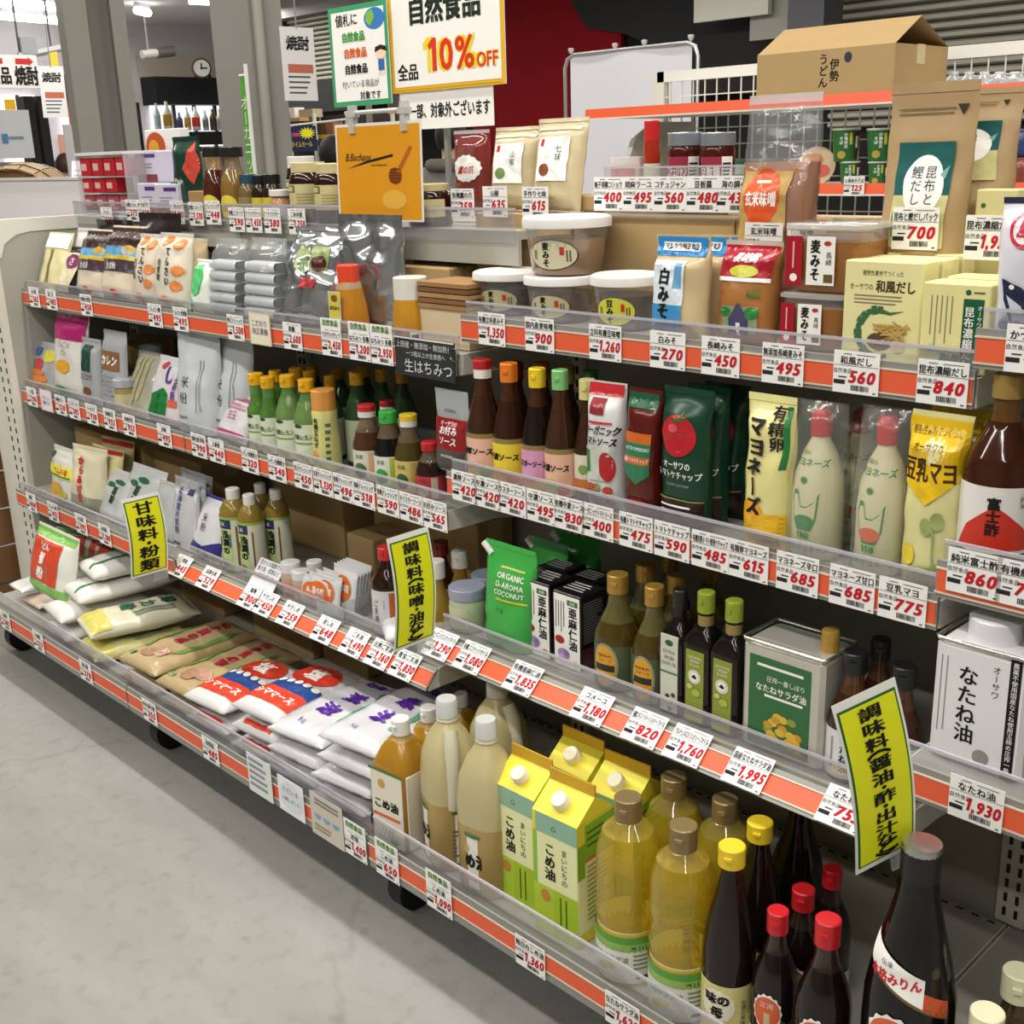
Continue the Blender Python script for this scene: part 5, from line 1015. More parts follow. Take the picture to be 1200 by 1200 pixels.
def art_mirin(a, H, r):
    def band(x0, x1, dz, h0, h1, m, nm): a.poly([(r * x0, H * (h0 - dz * x0)), (r * x1, H * (h0 - dz * x1)), (r * x1, H * (h1 - dz * x1)), (r * x0, H * (h1 - dz * x0))], m, nm)
    band(-1.0, .95, .06, .545, .60, film('#6b5a35'), 'gold_band'); band(.3, .95, .06, .55, .60, film('#c8512e'), 'orange_band'); a.layer(); band(-1.0, .35, .06, .555, .64, W, 'white_band'); a.layer()
    a.text('本格みりん', -r * .3, H * .60, H * .038, film('#c8242c'), bold=.04, fit=r * 1.2); a.text('伝承', -r * .45, H * .64, H * .02, K)
    a.oval(-r * .2, H * .40, r * .62, H * .09, W, 'white_edge', wob=.05); a.layer(); a.oval(-r * .2, H * .40, r * .56, H * .08, film('#d9633a'), 'orange_oval'); a.layer(); a.text('三河', -r * .2, H * .43, H * .03, W); a.rect(-r * .3, -r * .05, H * .34, H * .4, paper('#c9b98a'), 'picture')
bottle('large black mirin bottle with silver-topped cap', 1081, 987, .075, 'c4', .108, [(.96, 0), (1, .015), (1, .40), (.97, .50), (.82, .62), (.6, .74), (.44, .84), (.38, .93)], gloss('#100c0a', .06), gloss('#100c0a', .06), .9, dict(r=.42, z0=.89, z1=.985, col='#17181b', tab=False), None, art_mirin, n=32)
for o_ in [x for x in bpy.data.objects if 'square dark olive oil' in x.get('label', '')]:
    cz = min(v.co.z for c_ in o_.children if c_.name.startswith('cap') for v in c_.data.vertices); cr_ = .0119
    G().lathe([(cr_, cz - .026), (cr_, cz - .004)], 20, close=False).build('gold_neck_band', mat('#a58f5a', .4, .4), o_, 50)
mb = [o for o in bpy.data.objects if o.get('label', '').startswith('large black mirin')][0]
Hm = at(1081, 987, y=.075).z - zc4
G().lathe([(.0222, Hm * .975), (.0232, Hm * .985), (.022, Hm * 1.0), (.001, Hm * 1.0)], 24).build('silver_top', mat('#b9b9b9', .25, .9), mb, 40)
for i, (u, v, y) in enumerate([(1160, 1163, .06), (1197, 1122, .15)]):
    bottle(['dark bottle with cream cap at the bottom edge, in front', 'dark bottle with cream cap at the right edge, behind'][i], u, v, y, 'd4', .075, SOY, gloss('#2a170c', .07), tint('#5a4a32', .6), .72, dict(r=.5, z0=.85, z1=1, col='#e6e2bf'), dict(z0=.1, z1=.4, col='#d9d2b4'), None, H=.235, group='cream-capped dark bottles')

# ================================================================ two left bays, bottom deck: lying bags
ZD = FL('a4')
def lie(label, u, v, z, w, h, T_, col, art=None, rz=0.0, seed=1, **k):
    """bag lying on its back; (u, v) is the middle of its front edge in the photograph, z the height it rests on above the deck"""
    p = at(u, v, z=ZD + z + T_ * .5)
    return bag(label, p.x, p.y, ZD + z, w, h, T_, col, art, rz=R(rz), lie=True, seed=seed, **k)
WB = '#e3e1dc'
LG = [(0, .25), (.08, .8), (.3, 1), (.7, 1), (.9, .8), (.97, .15), (1, .05)]
LB = dict(g=LG, back=.85, pu=4.0, e=.15)
t = lie('sheet-wrapped white paper packs at the left end of the bottom shelf', 18, 690, .032, .10, .25, .03, '#dcdbd9', lambda a, w, h: a.lines(-w * .4, w * .4, h * .2, h * .9, 9, paper('#9a9a9e'), seed=2, fill=.3), rz=-2, seed=50, wr=.003, **LB)
lie('pale pink flat pack under the white paper packs', 36, 708, .0, .12, .22, .03, '#dcc8b8', lambda a, w, h: a.lines(-w * .3, w * .3, h * .5, h * .8, 4, paper('#b99a8a')), seed=51, **LB)
def art_rw(a, w, h):
    a.rect(-w * .48, w * .48, h * .02, h * .2, film('#7db85a'), 'green_print'); a.rect(-w * .48, w * .48, h * .86, h * .97, film('#7db85a'), 'green_print'); a.rect(-w * .4, w * .32, h * .22, h * .84, film('#cf4a2e'), 'red_print'); a.layer(); a.text('部\n粉', -w * .04, h * .46, h * .19, W, bold=.05); a.text('うどん', -w * .04, h * .75, h * .12, W, bold=.04)
bagpx('red, white and green flour bag standing at the left end', 42, 88, 682, 620, .075, 'a4', .07, '#dfe0d4', art_rw, lean=.25, seed=52, zf=ZD + .075)
bagpx('red, white and green flour bag behind the standing one', 76, 108, 655, 622, .22, 'a4', .06, '#dfe0d4', art_rw, lean=.3, seed=53, zf=ZD + .10, rz=.3)
bagpx('red, white and green flour bag at the back under the third shelf', 112, 140, 655, 630, .26, 'a4', .06, '#7db85a', art_rw, lean=.3, seed=54, zf=ZD + .10, rz=.3)
def art_gs(a, w, h): a.rect(w * .12, w * .18, h * .02, h * .98, film('#2f8a4a'), 'green_stripe'); a.rect(-w * .49, w * .49, h * .72, h * .97, film('#9db48a'), 'green_end')
for i, (u, v, z, w, h) in enumerate([(66, 741, 0, .16, .24), (60, 720, .05, .16, .24), (82, 697, .10, .16, .27), (100, 670, .15, .14, .24)]):
    lie(['white flour bag at the bottom of the stack', 'white flour bag second in the stack', 'white flour bag with green stripe, third in the stack', 'white flour bag with green stripe, on top of the stack'][i], u, v, z, w, h, .05, WB, art_gs if i > 1 else None, rz=-7, seed=55 + i, group='white flour bags in a stack', **LB)
def art_hakuriki(a, w, h):
    a.rect(-w * .49, w * .49, h * .02, h * .2, film('#d9cf6a'), 'yellow_end'); a.text('薄力粉', -w * .05, h * .58, h * .15, film('#1f6a4a'), vertical=True, bold=.05, gap=.25); a.lines(w * .2, w * .4, h * .4, h * .8, 2, paper('#8f9a8a'), vertical=True)
lie('yellow-ended cake flour bag with green lettering, on top', 98, 737, .055, .15, .27, .055, '#dedbc0', art_hakuriki, rz=-12, seed=60, **LB)
lie('yellow-ended cake flour bag, underneath', 100, 765, 0, .15, .25, .05, '#d6cf8e', art_hakuriki, rz=-10, seed=61, **LB)
def art_nuka(a, w, h):
    a.oval(-w * .05, h * .15, w * .16, h * .07, film('#a98368'), 'turnip_picture'); a.oval(w * .14, h * .20, w * .15, h * .065, film('#b98f78'), 'turnip_picture'); a.text('ぬか漬の素', w * .02, h * .62, h * .105, film('#b3243c'), vertical=True, bold=.045); a.poly([(-w * .4, h * .2), (-w * .3, h * .2), (-w * .28, h * .6), (-w * .36, h * .8), (-w * .44, h * .5)], film('#6f8f4a'), 'leaf_picture'); a.poly([(w * .3, h * .2), (w * .4, h * .3), (w * .44, h * .7), (w * .36, h * .85)], film('#6f8f4a'), 'leaf_picture'); a.oval(-w * .3, h * .08, w * .07, h * .03, film('#7f9a5a'), 'badge')
NB = mat('#b7a177', .28)
lie('khaki pickling bran bag with turnip picture, upper left of the pair', 148, 787, .04, .165, .29, .05, '#b7a177', art_nuka, rz=3, seed=62, m=NB, wr=.006, **LB)
lie('khaki pickling bran bag underneath, front edge showing', 152, 806, 0, .16, .25, .035, '#b7a177', None, rz=3, seed=63, m=NB, wr=.006, **LB)
lie('khaki pickling bran bag with turnip picture, right of the pair', 206, 811, .036, .165, .29, .05, '#b7a177', art_nuka, rz=3, seed=64, m=NB, wr=.006, **LB)
lie('khaki pickling bran bag at the bottom beside the salt', 208, 830, 0, .15, .25, .032, '#b7a177', None, rz=3, seed=65, m=NB, wr=.006, **LB)
def art_salt(a, w, h):
    a.rect(-w * .47, w * .47, h * .12, h * .34, film('#e0462e'), 'red_print'); a.rect(-w * .47, w * .47, h * .34, h * .52, film('#2c4a8a'), 'blue_wave'); a.oval(0, h * .70, w * .42, h * .19, film('#d8412e'), 'red_oval'); a.layer(); a.text('シママース', 0, h * .23, h * .10, W, bold=.03, fit=w * .8); a.text('塩', 0, h * .70, h * .22, W, bold=.05); [a.oval(-w * .36 + k * w * .18, h * .50, w * .07, h * .035, W, 'wave_foam') for k in range(5)]
def end_salt(a, w, h): a.rect(-w * .3, w * .3, h * .03, h * .07, film('#d8412e'), 'red_end_print')
for i, (u, v, z) in enumerate([(240, 851, 0), (238, 826, .048), (293, 885, 0), (290, 864, .048), (286, 842, .096)]):
    top = i in (1, 4)
    lie(['red-printed salt bag at the bottom of the left stack', 'red and blue printed salt bag on top of the left stack', 'red-printed salt bag at the bottom of the right stack', 'red-printed salt bag in the middle of the right stack', 'red and blue printed salt bag on top of the right stack'][i], u, v, z, .148, .235, .044, '#d8d6d6', art_salt if top else end_salt, rz=5, seed=70 + i, group='red and blue salt bags', **LB)
def art_purple(a, w, h): a.text('素', w * .05, h * .60, h * .17, film('#5a2a9a'), bold=.05); a.text('波', w * .0, h * .36, h * .17, film('#5a2a9a'), bold=.05); a.text('1kg', -w * .1, h * .14, h * .06, film('#5a2a9a')); a.lines(w * .3, w * .42, h * .2, h * .8, 1, film('#6fb08a'), vertical=True); a.text('炊塩', w * .02, h * .86, h * .09, film('#5a2a9a'), bold=.04)
CW = clear(.78, .12, '#e6e6e8', bump=.25)
for i, (u, v, z) in enumerate([(338, 912, 0), (336, 893, .046), (334, 872, .092), (388, 947, 0), (387, 928, .046), (386, 908, .092), (385, 887, .138)]):
    top = i in (2, 6)
    lie(['white bag at the bottom of the left purple-lettered stack', 'white bag in the middle of the left purple-lettered stack', 'white bag with purple characters on top of the left stack', 'white bag at the bottom of the right purple-lettered stack', 'white bag second in the right purple-lettered stack', 'white bag third in the right purple-lettered stack', 'white bag with purple characters on top of the right stack'][i], u, v, z, .155, .26, .041, '#d6d6db', art_purple if top else None, rz=8 - 2 * (i % 2), seed=80 + i, group='white bags with purple lettering', wr=.007, **LB)
cardbox('brown carton at the back of the bottom shelf, behind the bran bags', 215, 262, 720, .40, 'a4', .16, .14)
cardbox('brown carton at the back of the bottom shelf, behind the salt', 300, 366, 760, .40, 'a4', .19, .14)
cardbox('brown carton at the back of the bottom shelf, behind the white bags', 380, 430, 780, .42, 'a4', .2, .12)

# ---------------------------------------------------------------- two left bays, third shelf
Z3 = FL('a3')
cardbox('brown carton behind the tempura flour bags', 92, 168, 540, .33, 'a3', .165, .2)
cardbox('dark brown carton behind the starch bags', 178, 235, 560, .36, 'a3', .15, .18)
def art_tempura(a, w, h): a.rect(-w * .48, w * .48, h * .48, h * .7, film('#e3df5a'), 'yellow_band'); a.layer(); a.text('てんぷら粉', 0, h * .60, h * .11, film('#d8552a'), bold=.05, fit=w * .9); a.rect(-w * .45, w * .3, h * .5, h * .53, film('#3a7a3a'), 'green_line'); a.oval(-w * .15, h * .25, w * .2, h * .13, film('#d9a83a'), 'tempura_picture'); a.oval(w * .05, h * .2, w * .15, h * .1, film('#c9b84a'), 'tempura_picture'); a.oval(-w * .38, h * .85, w * .08, h * .05, film('#2a4a2a'), 'dark_mark')
bagpx('white tempura flour bag with yellow band', 65, 101, 592, 527, .20, 'a3', .055, '#dcdcd6', art_tempura, lean=.12, seed=90)
def art_redl(a, w, h): a.text('からあげ粉', -w * .05, h * .5, h * .14, film('#c8283a'), vertical=True, bold=.06); a.rect(-w * .48, w * .48, h * .02, h * .25, film('#8f8f7a'), 'grey_base')
bagpx('pale bag with big red vertical lettering', 91, 122, 598, 524, .20, 'a3', .05, '#d9d3b4', art_redl, lean=.15, seed=91, rz=.15)
def art_cream(a, w, h): a.rect(-w * .48, w * .48, h * .9, h * .96, film('#b3282a'), 'red_band'); a.text('粉', -w * .1, h * .5, h * .2, film('#c8283a'), bold=.05); a.rect(-w * .48, w * .48, h * .02, h * .3, film('#8f8f86'), 'grey_base')
bagpx('cream bag with dark red top band, in front', 112, 142, 592, 524, .235, 'a3', .045, '#d6cd9a', art_cream, lean=.15, seed=92, rz=.1)
bagpx('cream bag with dark red top band, behind', 122, 154, 580, 514, .275, 'a3', .045, '#cfc48e', art_cream, lean=.15, seed=93, rz=.1)
def art_leaf(a, w, h): a.text('葛粉', 0, h * .5, h * .18, film('#1f4a32'), vertical=True, bold=.04, slant=.2); a.oval(w * .1, h * .78, w * .16, h * .05, film('#2f6a4a'), 'leaf_print'); a.oval(-w * .15, h * .7, w * .12, h * .05, film('#2f6a4a'), 'leaf_print')
bagpx('white bag with dark green leaf print, left', 124, 160, 612, 552, .20, 'a3', .045, '#dfe2e2', art_leaf, lean=.4, seed=94, m=clear(.7, .15, '#e3e6e6'))
bagpx('white bag with dark green leaf print, beside the yellow sign', 148, 188, 620, 546, .205, 'a3', .045, '#dfe2e2', art_leaf, lean=.4, seed=95, m=clear(.7, .15, '#e3e6e6'))
bagpx('clear-topped white bag behind the yellow sign', 186, 210, 640, 565, .215, 'a3', .04, '#d9dcdc', None, lean=.2, seed=96, m=clear(.6, .15, '#e3e6e6'))
def art_starch(a, w, h): a.text('北海道片栗粉', -w * .1, h * .55, h * .11, film('#4a4a9a'), vertical=True, bold=.03); a.rect(-w * .3, w * .0, h * .06, h * .1, film('#2c2c5a'), 'dark_plate'); a.rect(w * .2, w * .38, h * .8, h * .88, film('#3a3a6a'), 'dark_plate')
for i, (u0, u1, y) in enumerate([(206, 234, .205), (214, 242, .245), (222, 250, .285), (214, 242, .325)]):
    bagpx(['white potato starch bag with blue vertical lettering, in front', 'white potato starch bag, second in the row', 'white potato starch bag, third in the row', 'white potato starch bag, last in the row'][i], u0, u1, 645, 562 - 3 * i, y, 'b3', .04, '#dcdce0', art_starch, lean=.12, seed=97 + i, group='white potato starch bags', fillm=(mat('#e2e2e4', .6), .82), m=clear(.3, .12, '#e3e3e8'), g=[(0, .8), (.1, 1), (.6, .9), (.8, .5), (.9, .06), (1, .04)])
def art_bw(a, w, h): a.poly([(-w * .5, h * .02), (w * .5, h * .02), (w * .5, h * .3), (w * .1, h * .16), (-w * .5, h * .24)], film('#3a348a'), 'blue_print'); a.text('米粉', 0, h * .55, h * .16, film('#2c2c4a'), vertical=True)
bagpx('white and dark blue rice flour bag leaning beside the bottles', 232, 268, 650, 582, .205, 'b3', .05, '#dedee4', art_bw, lean=.35, seed=102, top_m=film('#3a348a'))
def art_asa(a, H, r):
    a.rect(-r * 1.4, r * .35, H * .04, H * .55, film('#b9cc86'), 'green_paper'); a.rect(-r * 1.4, r * .35, H * .55, H * .66, film('#23305a'), 'navy_plate'); a.rect(-r * 1.4, r * 2, H * .66, H * .69, film('#8fb84a'), 'green_rim'); a.rect(r * .62, r * .76, H * .06, H * .58, film('#7a5a34'), 'brown_strip'); a.rect(r * .1, r * .3, H * .3, H * .5, film('#2f6a6a'), 'teal_plate'); a.layer()
    a.text('浅漬の\n素', -r * .45, H * .38, H * .10, K, vertical=True, bold=.05); a.text('玄米', -r * .4, H * .605, H * .06, W); a.text('味', -r * 1.1, H * .28, H * .08, film('#d8702a'), bold=.04); a.oval(-r * .3, H * .12, r * .4, H * .05, paper('#5a5a5a'), 'cartoon_vegetable')
for i, (u, v, y) in enumerate([(272, 572, .205), (291, 579, .195), (304, 566, .285), (322, 573, .275)]):
    bottle(['pickling liquid bottle with white cap, front left', 'pickling liquid bottle with white cap, front right', 'pickling liquid bottle with white cap, back left', 'pickling liquid bottle with white cap, back right'][i], u, v, y, 'b3', .068, [(.95, 0), (1, .02), (1, .70), (.96, .76), (.6, .86), (.40, .89), (.4, .9)], gloss('#8a7434', .1), None, .9, dict(r=.46, z0=.88, z1=1, col='#e4e4e0', tab=False), dict(z0=.03, z1=.69, col='#d3d4c0'), art_asa, group='white-capped pickling liquid bottles')
cardbox('dark brown carton at the back of the third shelf, behind the bottles', 322, 400, 590, .42, 'b3', .19, .12)
cardbox('small brown carton behind the salt packets', 408, 438, 660, .34, 'b3', .115, .15)
cardbox('brown carton at the back, behind the sesame oil', 440, 560, 640, .44, 'b3', .17, .1)
for i, (u, v, y) in enumerate([(340, 658, .195), (352, 668, .185), (368, 657, .24)]):
    bottle(['small clear salt jar with white cap, left of three', 'small clear salt jar with white cap, in front', 'small clear salt jar with white cap, right of three'][i], u, v, y, 'b3', .042, [(.95, 0), (1, .03), (1, .7), (.9, .76)], tint('#d9c4b4', .75), None, 2, dict(r=1.0, z0=.72, z1=1, col='#dfe0e0', tab=False), dict(z0=.1, z1=.5, col='#df9a78'), None, name='salt_jar', cat='jar', group='small salt jars')
def art_dot(a, w, h): a.oval(0, h * .52, w * .36, h * .30, film('#e0722a'), 'orange_disc'); a.layer(); a.text('海の精', 0, h * .54, h * .2, W, bold=.03, fit=w * .6)
tr = thing('clear_tray', 'clear plastic tray holding the orange-dot salt packets', 'tray', at(412, 725, y=.24), R(6), 0)
tr.location.z = FL('b3')
G().box(-.04, .04, -.055, .06, 0, .002).box(-.04, .04, -.055, -.053, 0, .03).box(.038, .04, -.055, .06, 0, .045).box(-.04, -.038, -.055, .06, 0, .045).build('tray_shell', clear(.2), tr)
for i in range(5):
    bagpx('salt packet with orange dot, %s in the tray' % ['first', 'second', 'third', 'fourth', 'last'][i], 389 + i * 3.6, 418 + i * 4, 700, 664 - i * 1.5, .225 + i * .014, 'b3', .012, '#dfdfe2', art_dot, zf=FL('b3') + .004, lean=.2, seed=110 + i, wr=.002, name='salt_packet', cat='packet', group='orange-dot salt packets')
for i in range(4):
    bagpx('salt packet with orange dot standing in front of the jars, %s' % ['nearest', 'second', 'third', 'farthest'][i], 353 + i * 8, 384 + i * 8, 715, 676 - i * 2, .175 + i * .016, 'b3', .012, '#dcdcdf', art_dot, lean=.2, seed=116 + i, wr=.002, name='salt_packet', cat='packet', group='orange-dot salt packets on the shelf')
def art_sug(a, w, h): a.oval(w * .1, h * .75, w * .14, h * .09, film('#d8303a'), 'red_disc'); a.text('塩', -w * .1, h * .4, h * .2, film('#4a7aa8'))
p = at(418, 745, z=FL('b3') + .03)
bag('white salt bag with red disc lying beside the sesame oil', p.x, p.y, FL('b3'), .11, .16, .045, '#dedee0', art_sug, rz=R(-30), lie=True, seed=121, **LB)
def art_goma(a, H, r): a.text('ごま油', -r * .3, H * .30, H * .085, K, vertical=True); a.text('オーサワ', r * .25, H * .38, H * .03, K, vertical=True); a.rect(r * .55, r * .95, H * .04, H * .52, film('#b8622e'), 'brown_strip')
bottle('sesame oil bottle with red cap and white label, behind the middle yellow sign', 452, 640, .195, 'b3', .066, [(.95, 0), (1, .02), (1, .56), (.95, .62), (.62, .72), (.44, .78), (.42, .88)], gloss('#2a120c', .07), gloss('#2a120c', .07), .75, dict(r=.5, z0=.86, z1=1, col='#c8282c'), dict(z0=.03, z1=.54, col='#d3d3d6'), art_goma)
for i, (u, v, y, cc, bc) in enumerate([(516, 634, .36, '#8f2a24', '#3a2416'), (508, 655, .22, '#dedcd4', '#a5842e'), (538, 645, .30, '#dedcd4', '#a5842e')]):
    bottle(['dark bottle with red cap at the end of the third shelf', 'small oil bottle with white cap beside the middle yellow sign', 'small oil bottle with white cap behind the coconut oil jar'][i], u, v, y, 'b3', .056, OLIVE, tint(bc, .75), None, .7, dict(r=.55, z0=.82, z1=1, col=cc), dict(z0=.1, z1=.4, col='#cfc9b4'), None, X=min(1.765, at(u, v, y=y).x))

# ---------------------------------------------------------------- two left bays, second shelf
def art_veg(a, w, h):
    for x, y_, rx, ry, c in ((-.1, .1, .3, .08, '#e07a2a'), (.0, .22, .34, .07, '#e58a3a'), (-.1, .34, .3, .07, '#e07a2a'), (-.1, .52, .2, .12, '#c83a4a'), (.25, .72, .2, .14, '#d9cf4a'), (-.25, .78, .18, .1, '#4a5a9a'), (-.34, .5, .1, .1, '#4a9a4a'), (.3, .08, .18, .06, '#d9d04a')): a.oval(w * x, h * y_, w * rx, h * ry, film(c), 'vegetable_print')
bagpx('clear bag printed with carrots and vegetables at the left end', 42, 70, 452, 402, .255, 'a2', .04, '#cfc9a8', art_veg, lean=.3, seed=130, m=clear(.5))
def art_pinktop(a, w, h): a.rect(-w * .49, w * .49, h * .68, h * .97, film('#a8246a'), 'pink_top'); a.oval(0, h * .36, w * .2, h * .08, film('#e0a82a'), 'sun_print'); a.oval(-w * .1, h * .06, w * .26, h * .07, film('#3f9a4a'), 'green_badge'); a.text('りんごの\nパン', 0, h * .57, h * .08, paper('#6a6a6a'), fit=w * .8)
bagpx('white bag with a magenta top and yellow sun print', 66, 104, 456, 364, .255, 'a2', .055, '#dcd8d2', art_pinktop, lean=.15, seed=131)
def art_silv(c, c2): return lambda a, w, h: (a.rect(-w * .2, w * .22, h * .5, h * .9, film(c), 'panel'), a.oval(0, h * .2, w * .2, h * .06, film(c2), 'picture'), a.lines(-w * .3, w * .3, h * .36, h * .46, 2, paper('#8a8a8e')))
bagpx('narrow silver pouch with dark green panel', 96, 119, 458, 397, .255, 'a2', .035, '#b9bcc0', art_silv('#1f4a3a', '#7a4a34'), lean=.1, seed=132, m=mat('#c2c6ca', .25, .35))
def art_carob(a, w, h): a.rect(-w * .38, w * .38, h * .5, h * .74, film('#8a6242'), 'brown_plate'); a.layer(); a.text('カレン', 0, h * .62, h * .14, W, bold=.04, slant=.2); a.lines(-w * .35, w * .3, h * .14, h * .44, 5, paper('#9a9aa8'), fill=.4)
bagpx('silver pouch with brown label', 121, 149, 462, 388, .26, 'a2', .04, '#b9bcc0', art_carob, lean=.12, seed=133, m=mat('#c6c9cc', .25, .35))
for i, (u, v, y, zf) in enumerate([(176, 405, .37, FL('a2') + .058), (147, 443, .25, None)]):
    bottle(['glass jar with grey lid standing on the brown carton', 'glass jar with grey lid in front of the carton'][i], u, v, y, 'a2', .062, [(.95, 0), (1, .05), (1, .7), (.9, .78)], tint('#b0a070', .75), None, 2, dict(r=1.03, z0=.78, z1=1, col='#a9aeb4', tab=False), dict(z0=.15, z1=.6, col='#c9bf94'), None, name='jar', cat='jar', zf=zf, group='glass jars with grey lids')
cardbox('brown carton at the back of the second shelf, behind the jars', 128, 178, 430, .34, 'a2', .055, .2)
cardbox('dark brown carton at the back, behind the pouches', 116, 150, 400, .40, 'a2', .13, .14)
bagpx('clear pack of rice noodles leaning at a slant', 152, 188, 478, 412, .24, 'a2', .03, '#c9c4a8', lambda a, w, h: a.lines(-w * .3, w * .2, h * .1, h * .9, 3, paper('#a8a27a'), vertical=True), lean=.45, seed=134, m=clear(.55, .08, '#d6d2bc'))
def art_konj(a, w, h): a.poly([(-w * .36, h * .05), (w * .3, h * .05), (w * .4, h * .4), (w * .1, h * .52), (-w * .3, h * .4)], film('#1f7a3a'), 'green_shape'); a.text('し', w * .2, h * .72, h * .3, film('#5a4a9a'), bold=.04); a.oval(-w * .1, h * .86, w * .12, h * .06, film('#d8504a'), 'red_disc'); a.layer(); a.text('ちから', 0, h * .25, h * .12, K, vertical=True)
bagpx('white bag with green shape and purple lettering', 180, 212, 482, 418, .24, 'a2', .035, '#dcd8e0', art_konj, lean=.35, seed=135)
bagpx('pale pink bag with purple lettering leaning beside the rice flour', 199, 224, 490, 430, .235, 'a2', .04, '#dccfd2', lambda a, w, h: (a.text('上新粉', w * .0, h * .65, h * .16, film('#6a4a9a'), vertical=True, bold=.03), a.rect(-w * .2, w * .2, h * .3, h * .42, film('#e06a5a'), 'red_mark')), lean=.3, seed=136)
def art_rice(a, w, h): a.text('米粉', -w * .12, h * .42, h * .13, paper('#2c3038'), vertical=True, gap=.25); a.lines(w * .16, w * .3, h * .2, h * .75, 2, paper('#8f969c'), vertical=True, fill=.25); a.lines(-w * .3, -w * .05, h * .13, h * .17, 1, paper('#7a8086'))
RG = [(0, .9), (.08, 1), (.45, .9), (.7, .55), (.9, .2), (1, .08)]
bagpx('tall grey-white rice flour bag with two black characters, in front', 214, 258, 506, 388, .235, 'b2', .07, '#c4cacd', art_rice, lean=.06, seed=137, m=mat('#c9cfd2', .25), g=RG, wr=.006, group='rice flour bags', rz=.1)
bagpx('tall grey rice flour bag, behind in the shade', 252, 296, 500, 390, .30, 'b2', .07, '#aeb4b6', art_rice, lean=.06, seed=138, m=mat('#c9cfd2', .25), g=RG, wr=.006, group='rice flour bags', rz=.1)
def art_ws(a, w, h): a.rect(-w * .48, w * .48, h * .1, h * .18, film('#b84a7a'), 'pink_band'); a.rect(-w * .48, w * .48, h * .82, h * .9, film('#b84a7a'), 'pink_band'); a.text('白玉', -w * .0, h * .5, h * .2, film('#b0486a')); a.lines(-w * .3, w * .4, h * .6, h * .75, 2, film('#c88a9a'))
bagpx('white bag with pink bands leaning beside the lemon bottles', 262, 302, 520, 462, .225, 'b2', .045, '#e0dcdf', art_ws, lean=.5, seed=139, rz=-.1)
def art_lem(a, H, r): a.text('有機レモン', r * .05, H * .36, H * .055, paper('#3a5a2a'), bold=.02, fit=r * 1.7); a.oval(-r * .2, H * .48, r * .34, H * .022, film('#24483a'), 'green_mark'); a.rect(-r * .9, r * .9, H * .27, H * .29, film('#7f9a4a'), 'green_line'); a.oval(-r * .3, H * .11, r * .25, H * .04, film('#e0cf3a'), 'lemon_picture'); a.oval(r * .2, H * .09, r * .22, H * .035, film('#d2c84a'), 'lemon_picture'); a.lines(-r * .6, r * .7, H * .32, H * .335, 1, paper('#7a8a5a'))
LEM = [(.95, 0), (1, .02), (1, .52), (.95, .58), (.7, .70), (.46, .80), (.42, .86)]
LEMS = [(.95, 0), (1, .02), (1, .5), (.98, .56), (.66, .64), (.6, .72), (.6, .86)]
for i, (u, v, y, small) in enumerate([(299, 437, .245, 1), (313, 441, .235, 1), (322, 434, .29, 1), (336, 439, .245, 0), (358, 444, .235, 0)]):
    bottle(['small green lemon juice bottle with yellow cap, first in the row', 'small green lemon juice bottle with yellow cap, second in the row', 'small green lemon juice bottle with yellow cap, behind the first two', 'tall green lemon juice bottle with yellow cap, left of two', 'tall green lemon juice bottle with yellow cap, right of two'][i], u, v, y, 'b2', .05 if small else .062, LEMS if small else LEM, tint('#5a8a3a' if small else '#7a9a5a', .75), tint('#6fa05a', .6), .74, dict(r=.66 if small else .52, z0=.86, z1=1, col='#e6ac1e'), dict(z0=.04, z1=.5, col='#d5dcc4'), art_lem, group='green lemon juice bottles')
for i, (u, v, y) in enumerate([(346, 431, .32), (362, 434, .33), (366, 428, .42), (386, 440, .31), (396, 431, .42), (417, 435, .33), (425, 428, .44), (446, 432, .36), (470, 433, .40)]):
    bottle('shaded green lemon bottle in the back rows, %s from the left' % ['first', 'second', 'third', 'fourth', 'fifth', 'sixth', 'seventh', 'eighth', 'ninth'][i], u, v, y, 'b2', .058, LEM, gloss('#2f4a2a', .1), None, .9, dict(r=.5, z0=.86, z1=1, col='#c9941c'), dict(z0=.05, z1=.5, col='#b9c0a4'), None, group='green lemon bottles in the back rows')  # shade of the back rows put into darker glass, cap and label colours
def art_pale(a, H, r): a.text('有機玉ねぎ', -r * .2, H * .48, H * .075, paper('#3a3a22'), vertical=True, bold=.03); a.oval(-r * .4, H * .2, r * .3, H * .06, film('#e0a02a'), 'onion_picture'); a.lines(r * .5, r * .9, H * .1, H * .6, 6, paper('#5a6a4a'), fill=.5)
bottle('pale yellow plastic bottle with orange cap', 378, 456, .235, 'b2', .062, [(.97, 0), (1, .02), (.96, .4), (.86, .6), (.92, .72), (.84, .76)], mat('#d9d68a', .3), None, 2, dict(r=.86, z0=.75, z1=1, col='#df9a4a', tab=False), None, art_pale, n=28)
DRS = [(.95, 0), (1, .02), (1, .46), (.96, .52), (.72, .68), (.5, .78), (.46, .86)]
def art_dr(c1, c2): return lambda a, H, r: (a.oval(-r * .1, H * .18, r * .45, H * .1, film(c1), 'salad_picture'), a.rect(r * .5, r * .95, H * .05, H * .42, film(c2), 'side_print'), a.text('和風', -r * .1, H * .36, H * .06, paper('#3a4a2a')))
